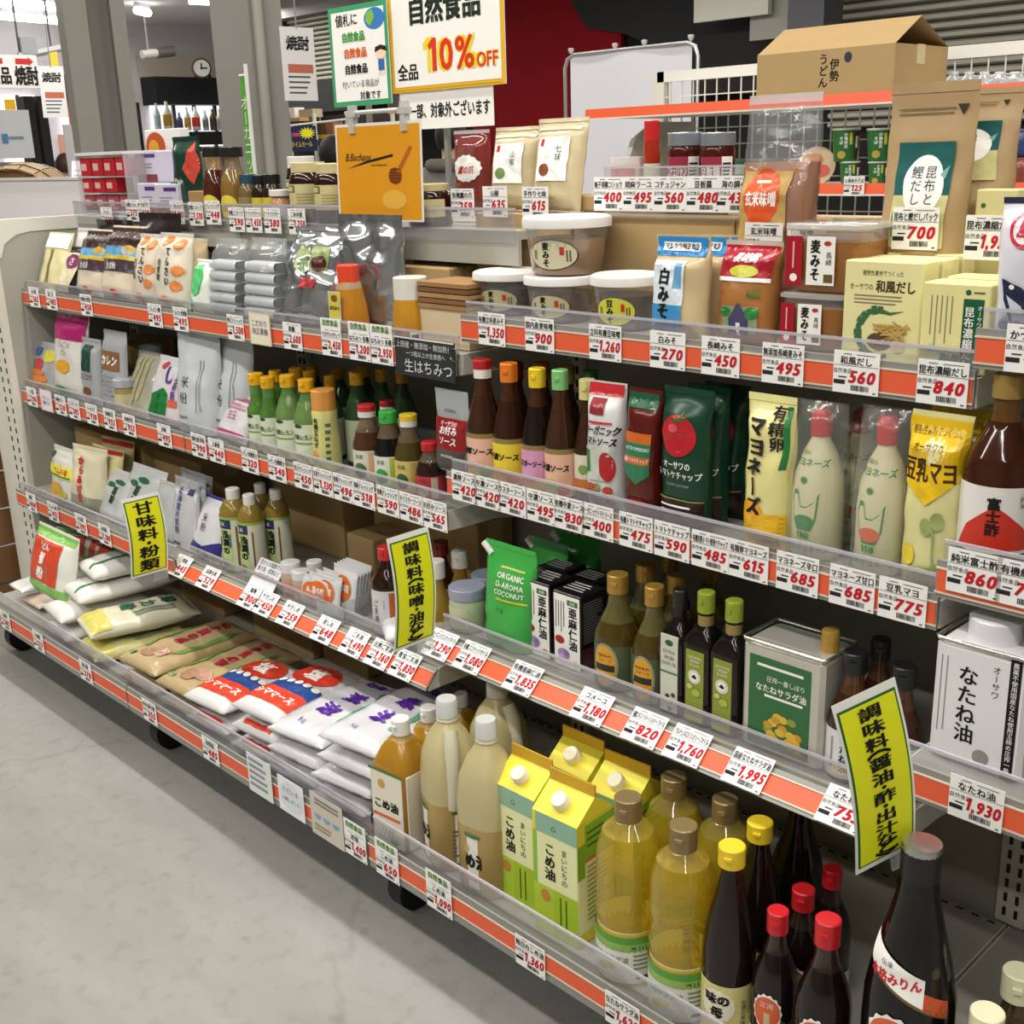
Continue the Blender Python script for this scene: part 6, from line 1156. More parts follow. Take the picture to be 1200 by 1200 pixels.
for i, (u, v, y, c, band, bc, lc, a1, a2, d) in enumerate([(429, 474, .235, '#c0282c', '#e2e0dc', '#4a2f1c', '#d6d2c2', '#4a6a3a', '#d9a884', .062), (453, 469, .30, '#a0242a', '#d6d2ca', '#4a2f1c', '#cfc9b9', '#4a6a3a', '#d9a884', .062), (454, 481, .23, '#3fb04a', None, '#12100f', '#d9dcd0', '#3f9a3a', '#a8c03a', .062), (478, 485, .225, '#e0c22a', '#e2e0dc', '#4a3f1c', '#cdb96a', '#3a5a2a', '#b8a85a', .064), (503, 517, .225, '#c0282c', None, '#2a1a14', '#b3343a', '#e0c9a8', '#c8b9a0', .058)]):
    cp = dict(r=.56, z0=.85, z1=1, col=c, tab=band is None)
    if band: cp.update(band=band)
    bottle(['dressing bottle with red and white cap, left of the dressings', 'dressing bottle with red and white cap, behind the green cap', 'black dressing bottle with green cap', 'dressing bottle with yellow and white cap', 'small sauce bottle with plain red cap, lowest of the dressings'][i], u, v, y, 'b2', d, DRS, gloss(bc, .08), tint('#8a7a62', .45), .66, cp, dict(z0=.03, z1=.44, col=lc), art_dr(a1, a2), group='dressing bottles')

# ---------------------------------------------------------------- two left bays, top shelf
def art_kinako(a, w, h): a.lines(-w * .1, w * .1, h * .1, h * .7, 1, paper('#8a7a4a'), vertical=True); a.rect(-w * .48, w * .48, h * .72, h * .97, W, 'white_top')
bagpx('cream soy-flour pack with white top at the left end', 50, 80, 325, 273, .285, 'a1', .03, '#d8cf9e', art_kinako, lean=.36, seed=140)
bagpx('white-topped pack behind the black one', 84, 112, 320, 268, .32, 'a1', .03, '#d2cdc8', None, lean=.3, seed=141)
def art_blk(a, w, h): a.poly([(-w * .4, h * .02), (w * .1, h * .02), (w * .35, h * .6), (w * .2, h * .85), (-w * .3, h * .85)], film('#ddd2b0'), 'cream_panel'); a.layer(); a.oval(w * .05, h * .66, w * .26, h * .16, film('#7a2a5a'), 'purple_disc'); a.layer(); a.text('さ', w * .05, h * .66, h * .2, W)
bagpx('black pack with purple disc and cream panel', 72, 102, 330, 290, .285, 'a1', .03, '#1f1a1a', art_blk, lean=.4, seed=142)
def art_brown(a, w, h): a.rect(-w * .48, w * .48, h * .68, h * .97, film('#3a2420'), 'brown_top'); a.rect(-w * .48, w * .48, h * .56, h * .7, film('#5a9ac8'), 'sky_print'); a.rect(-w * .48, w * .48, h * .52, h * .58, film('#c9b03a'), 'field_print'); a.rect(-w * .48, w * .48, h * .36, h * .52, film('#4a3a44'), 'dark_band'); a.oval(w * .1, h * .08, w * .1, h * .05, film('#d8402e'), 'red_disc'); a.oval(w * .3, h * .66, w * .14, h * .06, film('#c9a02a'), 'gold_disc'); a.layer(); a.text('全粒粉', -w * .05, h * .43, h * .1, W, fit=w * .8)
bagpx('beige flour bag with brown and blue top, left of two', 97, 132, 338, 270, .285, 'a1', .06, '#d5c9b4', art_brown, lean=.3, seed=143)
bagpx('beige flour bag with brown and blue top, right of two', 126, 168, 342, 266, .285, 'a1', .06, '#d5c9b4', art_brown, lean=.3, seed=144)
for i, (u0, u1, vt) in enumerate([(114, 160, 258), (165, 214, 250)]): bagpx(['crumpled black foil bag at the back, left', 'crumpled black foil bag at the back, right'][i], u0, u1, 310, vt, .365, 'a1', .04, '#241c1c', None, lean=.02, seed=145 + i, m=mat('#2c2424', .18), wr=.012)
def art_beet(a, w, h): a.text('てんさい', w * .08, h * .55, h * .13, K, vertical=True, bold=.03); a.text('含蜜糖', -w * .2, h * .5, h * .1, K, vertical=True, bold=.02); [a.oval(w * x, h * y_, w * .13, h * .07, film('#e08a4a'), 'orange_flower', wob=.2) for x, y_ in ((.34, .5), (.3, .3), (0, .1), (-.1, .9), (.3, .85))]
for i, (u0, u1, y, vt) in enumerate([(163, 190, .285, 275), (186, 226, .275, 274), (210, 242, .33, 280)]):
    bagpx(['beet sugar bag with orange flowers, left of the pair', 'beet sugar bag with orange flowers, right of the pair', 'khaki sugar bag behind the pair'][i], u0, u1, 348, vt, y, 'a1', .06, ['#ddd2c0', '#ddd6c4', '#bda884'][i], art_beet if i < 2 else None, lean=.15, seed=147 + i, group='beet sugar bags', top_m=clear(.4))
bagpx('green and white leaf-printed bag', 229, 256, 356, 305, .275, 'b1', .05, '#dfe8dc', lambda a, w, h: (a.oval(-w * .1, h * .6, w * .3, h * .3, film('#5ac87a'), 'green_leaf_print'), a.oval(-w * .3, h * .12, w * .2, h * .12, film('#3fae5a'), 'green_leaf_print')), lean=.2, seed=150)
def strips(label, u0, u1, vt, y, sd, n=5):
    t = bagpx(label, u0, u1, 360, vt, y, 'b1', .07, '#c9ccd0', None, lean=.12, seed=sd, m=clear(.16, .06, '#e6e9ec', bump=.4), name='strip_pack', cat='bag', group='clear bags of grey strips')
    ob = [c for c in t.children if c.name.startswith('pouch')][0]; w = max(v.co.x for v in ob.data.vertices) * 2; h = max(v.co.z for v in ob.data.vertices)
    for i in range(n):
        def fn(s, i=i): return lambda a, b: ((a - .5) * w * .84, s * .024 * (1 - abs(2 * b - 1) ** 4) ** .5, .004 + (i + b) * h * .70 / n)
        G().grid(fn(-1), 6, 6).grid(fn(1), 6, 6, flip=True).build('grey_strip', mat('#d4d6d8', .4), t, 60)
    return t
strips('clear bag of stacked grey strip packs, left of two', 252, 290, 280, .285, 151); strips('clear bag of stacked grey strip packs, right of two', 293, 336, 280, .285, 152)
bagpx('clear bag with dark green mesh beside the silver bag', 322, 364, 366, 284, .33, 'b1', .05, '#3a4242', None, lean=.2, seed=153, m=mat('#4a5454', .3))
SIL = mat('#b9bcc0', .16, .85, noise_amt=.1, noise_scale=10)
def art_classic(a, w, h): a.rect(-w * .1, w * .42, h * .52, h * .78, film('#8fa06a'), 'green_sticker'); a.layer(); a.oval(w * .05, h * .58, w * .12, h * .11, W, 'white_ring'); a.layer(); a.oval(w * .05, h * .58, w * .1, h * .09, film('#6a8a5a'), 'leaf_picture'); a.oval(w * .3, h * .6, w * .1, h * .08, film('#4a2014'), 'berry_picture'); a.rect(w * .0, w * .3, h * .34, h * .44, film('#c8404a'), 'red_sticker')
bagpx('large shiny silver bag with green picture sticker', 340, 404, 382, 268, .275, 'b1', .08, '#b9bcc0', art_classic, lean=.28, seed=154, m=SIL, wr=.016, group='silver foil bags')
bagpx('large crumpled silver bag behind the squeeze honey', 398, 478, 384, 252, .365, 'b1', .045, '#b9bcc0', None, lean=.02, seed=155, m=SIL, wr=.017, group='silver foil bags')
def art_hn(a, H, r): a.rect(-r * .62, r * .5, H * .1, H * .64, film('#d9d9cf'), 'paper_label'); a.layer(); a.rect(-r * .55, r * .42, H * .26, H * .62, film('#d9c94a'), 'yellow_panel'); a.layer(); a.text('はちみつ', -r * .05, H * .4, H * .07, K, bold=.04, fit=r * .9); a.oval(-r * .05, H * .54, r * .3, H * .05, film('#7a5a2a'), 'bear_picture')
bottle('squeeze honey bottle with red-orange cap', 407, 310, .275, 'b1', .068, [(.96, 0), (1, .02), (.86, .4), (.62, .74), (.6, .76)], tint('#c98a2a', .8), tint('#d9c09a', .6), .66, dict(r=.62, z0=.74, z1=1, col='#df4a2c', tab=False), None, art_hn, sq=.12, n=32)
bottle('honey bottle with translucent white cap', 480, 324, .275, 'b1', .072, [(.94, 0), (1, .03), (.98, .45), (.86, .66), (.84, .68)], tint('#cf962e', .82), None, 2, dict(r=.86, z0=.67, z1=1, col='#dfdcd2', tab=False), None, lambda a, H, r: a.rect(r * .4, r * .95, H * .0, H * .2, W, 'white_label').layer().lines(r * .5, r * .85, H * .02, H * .16, 1, K), n=28)
p0, p1 = at(503, 375, y=.29), at(552, 385, y=.29)
t = thing('wooden_box', 'pale wooden box with scorched slatted lid beside the honey', 'wooden box', (1.785 - (p1.x - p0.x) * .6, .30, FL('b1')))
ww = (p1.x - p0.x) * 1.2; hz1 = at(520, 364, y=.29).z - FL('b1'); hz2 = at(520, 332, y=.29).z - FL('b1')
G().box(-ww / 2, ww / 2, 0, .09, 0, hz1).build('box_body', mat('#d8c4a0', .6, noise_amt=.08, noise_scale=12), t)
for i in range(5): G().box(-ww / 2 + .002, ww / 2 + .002, -.004, .09, hz1 + .001 + i * (hz2 - hz1) / 5, hz1 - .001 + (i + 1) * (hz2 - hz1) / 5).build('wood_slat', mat(['#a87f52', '#8a6238', '#b08a5c', '#7a5430', '#a07848'][i], .7, noise_amt=.3, noise_scale=20), t)

# ---------------------------------------------------------------- two left bays, top tier
Z0 = 1.2016
tr = thing('packet_rack', 'clear stepped rack holding small red packets', 'rack', (at(135, 240, y=.5).x, .5, Z0))
xa, xb = at(107, 240, y=.48).x, at(163, 240, y=.48).x; rw = xb - xa
zz = [at(135, v, y=.48).z for v in (247, 226, 206, 181)]
for i in range(3):
    G().box(-rw / 2, rw / 2, -.03 + i * .0, .05, max(0, zz[i] - Z0 - .003), max(0, zz[i] - Z0)).build('tier', clear(.4, .1, '#e6dfe2'), tr)
G().box(-rw / 2 - .003, rw / 2 + .003, -.032, .055, zz[3] - Z0, zz[3] - Z0 + .008).build('top_tier', mat('#e2dede', .4), tr)
[G().box(xx, xx + .003, -.032, .055, 0, zz[3] - Z0).build('rack_side', clear(.25), tr) for xx in (-rw / 2 - .003, rw / 2)]
for r_ in range(3):
    for c_ in range(4):
        if r_ == 1 and c_ == 3: continue
        carton('small red packet, %s tier, %s from the left' % (['lower', 'middle', 'upper'][r_], ['first', 'second', 'third', 'fourth'][c_]), tr.location.x - rw / 2 + rw * (c_ + .5) / 4, .478, zz[r_] + .0005, rw / 4 * .9, .05, (zz[r_ + 1] - zz[r_]) * .86, ['#9a4a56', '#b3202a', '#b3202a'][r_], name='red_packet', cat='packet', group='small red packets in the rack', art=lambda a, w, h: a.rect(-w * .4, w * .1, h * .3, h * .7, film('#dcb9b4'), 'white_print'))
def art_lil(a, w, h): a.rect(-w * .1, w * .45, h * .78, h * .9, film('#5a3a7a'), 'purple_mark'); a.lines(-w * .3, w * .3, h * .4, h * .6, 2, paper('#8a86a0'), fill=.4); a.rect(-w * .48, w * .48, h * .02, h * .26, film('#8a3a44'), 'wine_base')
for i, (u0, u1, vb, vt, y) in enumerate([(164, 186, 248, 215, .47), (184, 211, 250, 216, .465), (162, 186, 212, 177, .53), (186, 208, 214, 177, .53)]):
    a_, b_ = at(u0, vb, y=y), at(u1, vb, y=y); zz0 = Z0 if i < 2 else at(175, 214, y=y).z
    carton('lilac packet, %s of four' % ['lower left', 'lower right', 'upper left', 'upper right'][i], (a_.x + b_.x) / 2, y, zz0, b_.x - a_.x - .002, .045, at(u0, vt, y=y).z - zz0, '#cdc9da', art=art_lil if i != 3 else None, name='lilac_packet', cat='packet', group='lilac packets', m=film('#cfcbdb'))
t = thing('picture_card', 'white card box with fruit picture behind the lilac packets', 'box', (at(194, 200, y=.60).x, .60, Z0))
w_ = at(215, 180, y=.6).x - at(174, 180, y=.6).x; h_ = at(194, 151, y=.6).z - Z0
G().bbox(-w_ / 2, w_ / 2, 0, .03, 0, h_, .002).build('carton', paper('#dedad6'), t); a = Print(front(0), t); a.oval(-w_ * .2, h_ * .8, w_ * .28, h_ * .17, film('#b8562e'), 'fruit_picture').layer().oval(-w_ * .25, h_ * .78, w_ * .15, h_ * .1, film('#d9a23a'), 'fruit_picture'); a.done()
bagpx('dark green bag with a red diamond tag', 206, 238, 250, 160, .50, 'a0', .05, '#14352c', lambda a, w, h: a.poly([(w * .1, h * .6), (w * .42, h * .4), (w * .55, h * .66), (w * .4, h * .95)], film('#c2483a'), 'red_tag').text('Maple', -w * .05, h * .45, h * .1, W, fit=w * .6), seed=160, zf=Z0, m=film('#17392f'))
for i, (u0, u1, vb, vt, y, c) in enumerate([(230, 245, 222, 178, .54, '#d8cdb4'), (222, 241, 244, 224, .46, '#a8845a')]):
    a_, b_ = at(u0, vb, y=y), at(u1, vb, y=y); carton(['small carton with bread picture beside the green bag', 'tiny brown box in front of the bread carton'][i], (a_.x + b_.x) / 2, y, Z0 if i else Z0 + .0, b_.x - a_.x, .04, at(u0, vt, y=y).z - Z0, c, art=(lambda a, w, h: a.oval(0, h * .3, w * .4, h * .12, film('#c8742e'), 'bread_picture')) if not i else None)
def art_syr(a, H, r): a.oval(0, H * .18, r * .8, H * .16, film('#d9d04a'), 'yellow_leaf_label'); a.layer(); a.oval(0, H * .16, r * .4, H * .06, film('#c8873a'), 'picture')
for i, u in enumerate((252, 273)):
    bottle(['amber syrup bottle with black cap, left of two', 'amber syrup bottle with black cap, right of two'][i], u, 172, .47, 'b0', .066, [(.96, 0), (1, .02), (1, .44), (.9, .54), (.6, .72), (.5, .86)], tint(['#4a2416', '#8a6a34'][i], .85), tint('#8a7a62', .4), .68, dict(r=.8, z0=.86, z1=1, col='#1d1b1b', tab=False), None, art_syr, group='amber syrup bottles', X=max(at(u, 200, y=.47).x, .0))
for i, (u, v, y, c, cc) in enumerate([(290, 204, .47, '#6a5a3a', '#2a4a5a'), (304, 205, .47, '#2a1c14', '#191817'), (318, 204, .47, '#2a1c14', '#191817'), (328, 222, .445, '#b98a5a', '#dad6d0')]):
    bottle(['small jar with dark blue lid', 'small dark bottle with yellow label, left', 'small dark bottle with yellow label, right', 'small nut butter jar with white lid'][i], u, v, y, 'b0', .05, [(.95, 0), (1, .05), (1, .62), (.8, .74), (.7, .82)], gloss(c, .1), None, 2, dict(r=.8 if i < 3 else 1.0, z0=.8, z1=1, col=cc, tab=False), dict(z0=.05, z1=.5, col=['#8a7a4a', '#cdbb3a', '#cdbb3a', '#d6d2d8'][i]), None, name='jar', cat='jar')
def art_big(a, H, r): a.rect(-r * .9, r * 1.2, H * .22, H * .64, mat('#c9bd88', .5), 'khaki_label'); a.layer(); a.rect(-r * .9, -r * .2, H * .5, H * .62, film('#5a6a3a'), 'green_frame'); a.layer(); a.rect(-r * .8, -r * .3, H * .52, H * .60, film('#c9bd88'), 'frame_inside'); a.lines(-r * .1, r * 1.0, H * .28, H * .48, 4, paper('#a3966a'), fill=.3)
for i, (u, v, y, cc) in enumerate([(352, 183, .50, '#e0dedb'), (360, 190, .47, '#cbbd8a'), (390, 191, .465, '#cbbd8a'), (425, 195, .46, '#cbbd8a'), (503, 215, .455, '#cbbd8a')]):
    bottle(['large rice-syrup jar with white lid, at the back', 'large rice-syrup jar with tan lid, left', 'large rice-syrup jar with tan lid, beside the honey poster', 'large rice-syrup jar behind the honey poster', 'rice-syrup jar at the right edge of the honey poster'][i], u, v, y, 'b0', .085, [(.95, 0), (1, .03), (1, .66), (.94, .78), (.82, .84)], gloss('#2a120e', .08), None, 2, dict(r=.86, z0=.83, z1=1, col=cc, tab=False), None, art_big, name='jar', cat='jar', n=32, group='large rice-syrup jars')
# honey poster hanging from a clipped rod
yP = .407
c = [at(u, v, y=yP) for u, v in ((404, 257), (503, 257), (404, 146), (503, 146))]
w_ = c[1].x - c[0].x; h_ = c[2].z - c[0].z
t = thing('honey_poster', 'yellow poster with honey dipper, hung from two clips on a rod', 'poster', ((c[0].x + c[1].x) / 2, yP - .012, min(c[0].z, c[1].z)), 0, R(-1.5))
G().box(-w_ / 2, w_ / 2, -.001, 0, 0, h_).build('sheet', paper('#e6e2da'), t)
a = Print(front(-.001), t); a.rect(-w_ * .48, w_ * .48, h_ * .02, h_ * .97, mat('#e09a1e', .35), 'honey_print'); a.layer()
a.oval(w_ * .18, h_ * .22, w_ * .14, h_ * .10, mat('#eab24a', .35), 'honey_drop'); a.oval(w_ * .2, h_ * .46, w_ * .075, h_ * .085, film('#8a4a1c'), 'dipper_head'); a.poly([(w_ * .21, h_ * .5), (w_ * .25, h_ * .48), (w_ * .40, h_ * .74), (w_ * .365, h_ * .755)], film('#b8662a'), 'dipper_stick'); a.layer()
for k in range(5): a.rect(w_ * .14, w_ * .26, h_ * (.40 + k * .03), h_ * (.408 + k * .03), film('#5a2a10'), 'dipper_groove')
a.text('B.Bachany', -w_ * .22, h_ * .66, h_ * .11, K, slant=.35, fit=w_ * .36); a.poly([(-w_ * .36, h_ * .54), (-w_ * .1, h_ * .60), (w_ * .18, h_ * .655), (w_ * .18, h_ * .68), (-w_ * .12, h_ * .62)], K, 'ink_stroke'); a.text('Natural Supplement', w_ * .02, h_ * .575, h_ * .034, K, fit=w_ * .34); a.done()
G().tube([(-w_ * .36, .0, h_ + .02), (w_ * .36, 0, h_ + .02)], .004, 8).build('rod', mat('#c9c6c0', .4), t, 50)
for sx_ in (-.28, .32):
    cl = G().box(w_ * sx_ - .008, w_ * sx_ + .008, -.006, .006, h_ - .018, h_ + .034).build('clip', clear(.6, .2, '#d9d9d4'), t); G().box(w_ * sx_ - .012, w_ * sx_ + .012, -.008, .008, h_ + .012, h_ + .024).build('clip_jaw', clear(.7, .2, '#d9d9d4'), cl)

cardbox('brown carton behind the two honey bottles', 466, 526, 330, .40, 'b1', .125, .13)

# ================================================================ the store behind
FX, BY = -14.0, 9.0
def rx(name, u0, v0, u1, v1, m, X=FX, t=.06, parent=None, off=0.0):      # upright slab facing +x
    a, b = at(u0, v1, x=X), at(u1, v0, x=X); c, d = at(u0, v0, x=X), at(u1, v1, x=X)
    y0, y1, z0, z1 = (a.y + c.y) / 2, (b.y + d.y) / 2, (a.z + d.z) / 2, (b.z + c.z) / 2
    return G().box(X + off, X + off + t, y0, y1, z0, z1).build(name, m, parent)
def ry(name, u0, v0, u1, v1, m, Y=BY, t=.06, parent=None, off=0.0):      # upright slab facing -y
    a, b = at(u0, v1, y=Y), at(u1, v0, y=Y); c, d = at(u0, v0, y=Y), at(u1, v1, y=Y)
    x0, x1, z0, z1 = (a.x + c.x) / 2, (b.x + d.x) / 2, (a.z + d.z) / 2, (b.z + c.z) / 2
    return G().box(x0, x1, Y - t - off, Y - off, z0, z1).build(name, m, parent)
struct(G().box(FX - .2, FX, -5, 14, 0, CEIL + .02).build('wall_far', mat('#dcd8da', .8, spec=.1, noise_amt=.03, noise_scale=1)))
struct(G().box(-12.7, 7, BY, BY + .2, 0, CEIL + .02).build('wall_back', mat('#242424', .8, spec=.1, noise_amt=.05, noise_scale=1)))
PILL = mat('#8f8d86', .5, spec=.3, noise_amt=.04, noise_scale=3)
# ceiling tubes in view
for i, (a, b) in enumerate([((18, 2), (93, 12)), ((0, 18), (88, 26)), ((160, 12), (174, 15)), ((222, 0), (250, 1)), ((0, 3), (12, 4))]):
    pa, pb = at(*a, z=CEIL - .08), at(*b, z=CEIL - .08)
    t = thing('ceiling_light', ['long fluorescent tube nearest the first grey pillar', 'long fluorescent tube below the first one', 'short end of a fluorescent tube between the pillars', 'fluorescent tube at the top edge between the pillars', 'fluorescent tube end in the top left corner'][i], 'ceiling light', pa, group='fluorescent ceiling tubes')
    d = pb - pa
    G().tube([(0, 0, 0), tuple(d)], .05, 8).build('tube', mat('#ffffff', .5, emit=14.0), t, 60)
    G().tube([(0, 0, .07), (d.x, d.y, d.z + .07)], .045, 4).build('housing', mat('#dddddd', .5), t)
# windows and bulkheads at the far left
PANE = mat('#f6fbff', .3, emit=1.15)
for i, (u0, v0, u1, v1) in enumerate([(72, 116, 112, 190), (176, 120, 272, 160), (210, 88, 272, 101), (0, 112, 44, 200), (180, 168, 272, 180)]):
    w = struct(rx('window_%d' % (i + 1), u0, v0, u1, v1, PANE, off=.02))
    n = 3 if u1 - u0 > 60 else 1
    for k in range(1, n + 1):
        uu = u0 + (u1 - u0) * k / (n + 1); rx('window_mullion', uu - 1.2, v0, uu + 1.2, v1, mat('#2c2c2e', .6), off=.09, parent=w)
struct(rx('trim_1', 0, 186, 280, 330, mat('#6a6460', .7), off=.03)); struct(rx('trim_2', 160, 66, 280, 92, mat('#cfc4b2', .7), off=.05))
t = tag(rx('black_valance', 66, 90, 115, 118, mat('#1c1c1e', .7), off=0.0, t=.45), 'black band over the window left of the first pillar', 'valance'); t = tag(rx('black_valance', 166, 93, 280, 124, mat('#1b1b1d', .7), off=0.0, t=.45), 'black band over the bottle shelf between the pillars', 'valance')
for i, (u0, v0, u1, v1, c) in enumerate([(76, 118, 82, 147, '#d9824e'), (87, 118, 98, 131, '#d67a4e'), (100, 118, 106, 132, '#cf8a5e'), (66, 158, 80, 190, '#e0a890'), (2, 117, 14, 129, '#e8b62a')]):
    t = tag(rx('window_poster', u0, v0, u1, v1, paper(c), off=.1, t=.02), ['narrow orange poster on the far window', 'wide orange poster beside the first pillar', 'small tan poster touching the first pillar', 'pale red poster low on the far window', 'yellow poster in the far left corner'][i], 'poster')
for i, (u0, u1) in enumerate([(41, 52), (56, 66)]):
    t = tag(rx('black_post', u0, 114, u1, 420, mat('#1d1c1d', .6), X=-10, t=.2), ['black post left of two at the far window', 'black post right of two at the far window'][i], 'post')
# bottle shelf between the pillars
sh = thing('bottle_shelf', 'black shelf of bottles in front of the far window', 'shelf', at(225, 156, x=-10))
sh.location = (0, 0, 0)
rx('shelf_board', 172, 155, 278, 170, mat('#1a1a1b', .6), X=-10, t=.3, parent=sh)
rx('shelf_upright', 168, 120, 182, 420, mat('#1a1a1b', .6), X=-10, t=.1, parent=sh, off=-.12)
rx('lower_board', 205, 172, 278, 182, mat('#1f1f20', .6), X=-10, t=.3, parent=sh)
for i, (u, w, vt, c, c2) in enumerate([(186, 9, 123, '#9fb0bd', '#c2ccd4'), (198, 12, 121, '#b98f2a', '#e6e2da'), (212, 8, 134, '#3a4266', '#5a6484'), (221, 9, 128, '#c9a04a', '#e6e2da'), (231, 11, 127, '#d83a2e', '#e8e4e0'), (242, 8, 132, '#7a8a8a', '#c2c8c4'), (251, 9, 130, '#4a3a1c', '#6a5424'), (259, 8, 130, '#b9c0b8', '#d4d8d2'), (265, 8, 130, '#aab4aa', '#d0d6ce')]):
    b0, t0 = at(u, 155, x=-9.85), at(u, vt, x=-9.85); H = t0.z - b0.z; r = w / 2 * mpp(b0) * .88
    t = thing('far_bottle', 'bottle on the far window shelf, %s, %s label' % (['first from the left', 'second from the left', 'third from the left', 'fourth from the left', 'fifth from the left', 'sixth from the left', 'seventh from the left', 'second from the right', 'rightmost'][i], ['pale blue', 'mustard', 'navy', 'tan', 'red', 'grey', 'dark brown', 'pale', 'pale green'][i]), 'bottle', b0 + Vector((0, 0, .02)), group='bottles on the far window shelf')
    G().lathe([(r * .95, 0), (r, H * .03), (r, H * .62), (r * .5, H * .78), (r * .34, H * .84), (r * .34, H)], 14).build('glass', mat(c2, .2), t, 50)
    G().lathe([(r * 1.02, H * .16), (r * 1.02, H * .55)], 14, close=False).build('label', mat(c, .5), t, 50)
# wall clock, duct
p = at(236, 80, x=-12.8); s = 11 * mpp(p)
t = thing('wall_clock', 'round wall clock with brown rim between the pillars', 'clock', p, 0)
t.rotation_euler = (0, R(90), R(-25))
G().lathe([(s, -.05), (s * 1.02, .03), (s * .86, .05)], 32, close=False).build('rim', mat('#6a4a34', .5), t, 50); G().lathe([(s * .86, .03), (.001, .031)], 32).build('face', paper('#e6e4e0'), t)
G().box(-s * .5, .02, -.012, .012, .033, .036).build('hand', BLACK, t); G().box(-.012, .012, -.02, s * .6, .033, .036).build('hand', BLACK, t)
pa, pb = at(166, 64, x=-12), at(203, 60, x=-12)
t = thing('duct_pipe', 'grey duct pipe below the ceiling between the pillars', 'pipe', pa); G().tube([(0, 0, 0), tuple(pb - pa)], .055, 12).build('pipe', mat('#b9b4ac', .5), t, 60); d = (pb - pa).normalized(); G().tube([tuple(pb - pa - d * .25), tuple(pb - pa)], .07, 12).build('dark_end', mat('#4a4844', .5), t, 60); G().tube([(0, .1, 0), (0, .1, CEIL + .01 - pa.z)], .015, 6).build('hanger', mat('#8a8884', .5), t)
# grey steel pillars
def pillar(label, u0, u1, D, h_beam):
    a, b = CAM + D * ray(u0, 170), CAM + D * ray(u1, 170)
    w = (b - a).length; c = (a + b) / 2; n = Vector((CAM.x - c.x, CAM.y - c.y)).normalized()
    t = thing('steel_pillar', label, 'pillar', (c.x, c.y, 0), math.atan2(n.y, n.x) + PI / 2 + R(8 if h_beam else 0), 0, 'grey steel pillars')
    if h_beam:
        G().box(-w * .5, -w * .16, -.12, .16, 0, CEIL).build('flange', PILL, t); G().box(w * .22, w * .44, -.06, .16, 0, CEIL).build('flange', PILL, t); G().box(-w * .16, w * .22, .03, .08, 0, CEIL).build('web', PILL, t)
    else:
        G().box(-w * .5, w * .5, -.1, .2, 0, CEIL).build('column', PILL, t); G().tube([(w * .16, -.13, 0), (w * .16, -.13, CEIL)], .028, 10).build('pipe', mat('#a9a69c', .5), t, 60); G().box(w * .11, w * .21, -.14, -.09, 1.62, 1.66).build('pipe_clamp', mat('#a9a69c', .5), t)
    return t
pillar('grey H-section steel pillar on the left', 93, 166, 6.0, True); pillar('grey box pillar with a pipe, behind the syrup jars', 263, 341, 6.2, False)
# hanging signs at the left
t = thing('hanging_sign', 'white hanging sign with red arrow in the top left corner', 'sign', (0, 0, 0))
rx('board', -40, 64, 43, 103, paper('#e0dedc'), X=-6, t=.03, parent=t)
o, e1 = at(20, 84, x=-5.965), at(21, 84, x=-5.965) - at(20, 84, x=-5.965); k = e1.y
a = Print(plane((-5.968, at(-20, 84, x=-6).y, at(20, 84, x=-6).z), (0, 1, 0), (0, 0, 1)), t)
a.text('食品', 17 * k, -5 * k, 20 * k, paper(INK), bold=.04, fit=26 * k); a.text('焼酎', 48 * k, -5 * k, 22 * k, paper(INK), bold=.04, fit=28 * k); a.poly([(37 * k, 8 * k), (52 * k, 8 * k), (52 * k, 6 * k), (58 * k, 11 * k), (52 * k, 16 * k), (52 * k, 14 * k), (37 * k, 14 * k)], paper('#c8322e'), 'red_arrow'); a.rect(10 * k, 22 * k, 8 * k, 14 * k, paper('#c8322e'), 'red_arrow'); a.done()
p0, p1 = at(22, 66, x=-6), at(97, 51, x=-6)
t = thing('hanging_rail', 'grey suspended rail with two clamps left of the first pillar', 'rail', p0); G().tube([(0, 0, 0), tuple(p1 - p0)], .03, 6).build('bar', mat('#b5b7bd', .4), t, 50); d = p1 - p0
for f in (.15, .88): G().box(d.x * f - .03, d.x * f + .03, d.y * f - .06, d.y * f + .06, d.z * f, d.z * f + .12).build('clamp', mat('#9a9c9e', .4), t)
for f in (.02, .5): G().tube([(d.x * f, d.y * f, d.z * f), (d.x * f, d.y * f, CEIL - p0.z)], .008, 5).build('hanger_wire', mat('#55565a', .5), t)
def paper_sign(label, u0, v0, u1, v1, X, big, lean=0.0):
    t = thing('paper_sign', label, 'sign', (0, 0, 0)); a_, b_ = at(u0, v1, x=X), at(u1, v0, x=X); w, h = b_.y - a_.y, b_.z - a_.z
    t.location = (X, (a_.y + b_.y) / 2, a_.z); t.rotation_euler = (lean, 0, R(90))
    G().box(-w / 2, w / 2, -.004, 0, 0, h).build('sheet', paper('#e8e6e6'), t); a = Print(front(-.004), t); a.text(big, 0, h * .78, h * .2, paper(INK), bold=.05, fit=w * .85); a.rect(-w * .34, w * .42, h * .38, h * .5, paper('#c2705a'), 'red_band'); a.lines(-w * .35, w * .35, h * .05, h * .34, 4, paper('#5a5a5a'), fill=.35); a.done()
    G().tube([(0, -.002, h - .01), (0, -.002, CEIL + .03 - a_.z)], .004, 5).build('hanging_wire', mat('#8a8a8c', .5), t); return t
paper_sign('hanging paper sign for spirits, left of the first pillar', 51, 78, 72, 138, -5.8, '焼酎', R(3)); paper_sign('hanging paper sign for spirits, on the second pillar', 334, 33, 366, 118, -1.7, '焼酎')
t = tag(rx('small_flag', 58, 56, 67, 78, paper('#e6c84a'), X=-5.99, t=.01), 'small yellow paper flag under the suspended rail', 'flag')
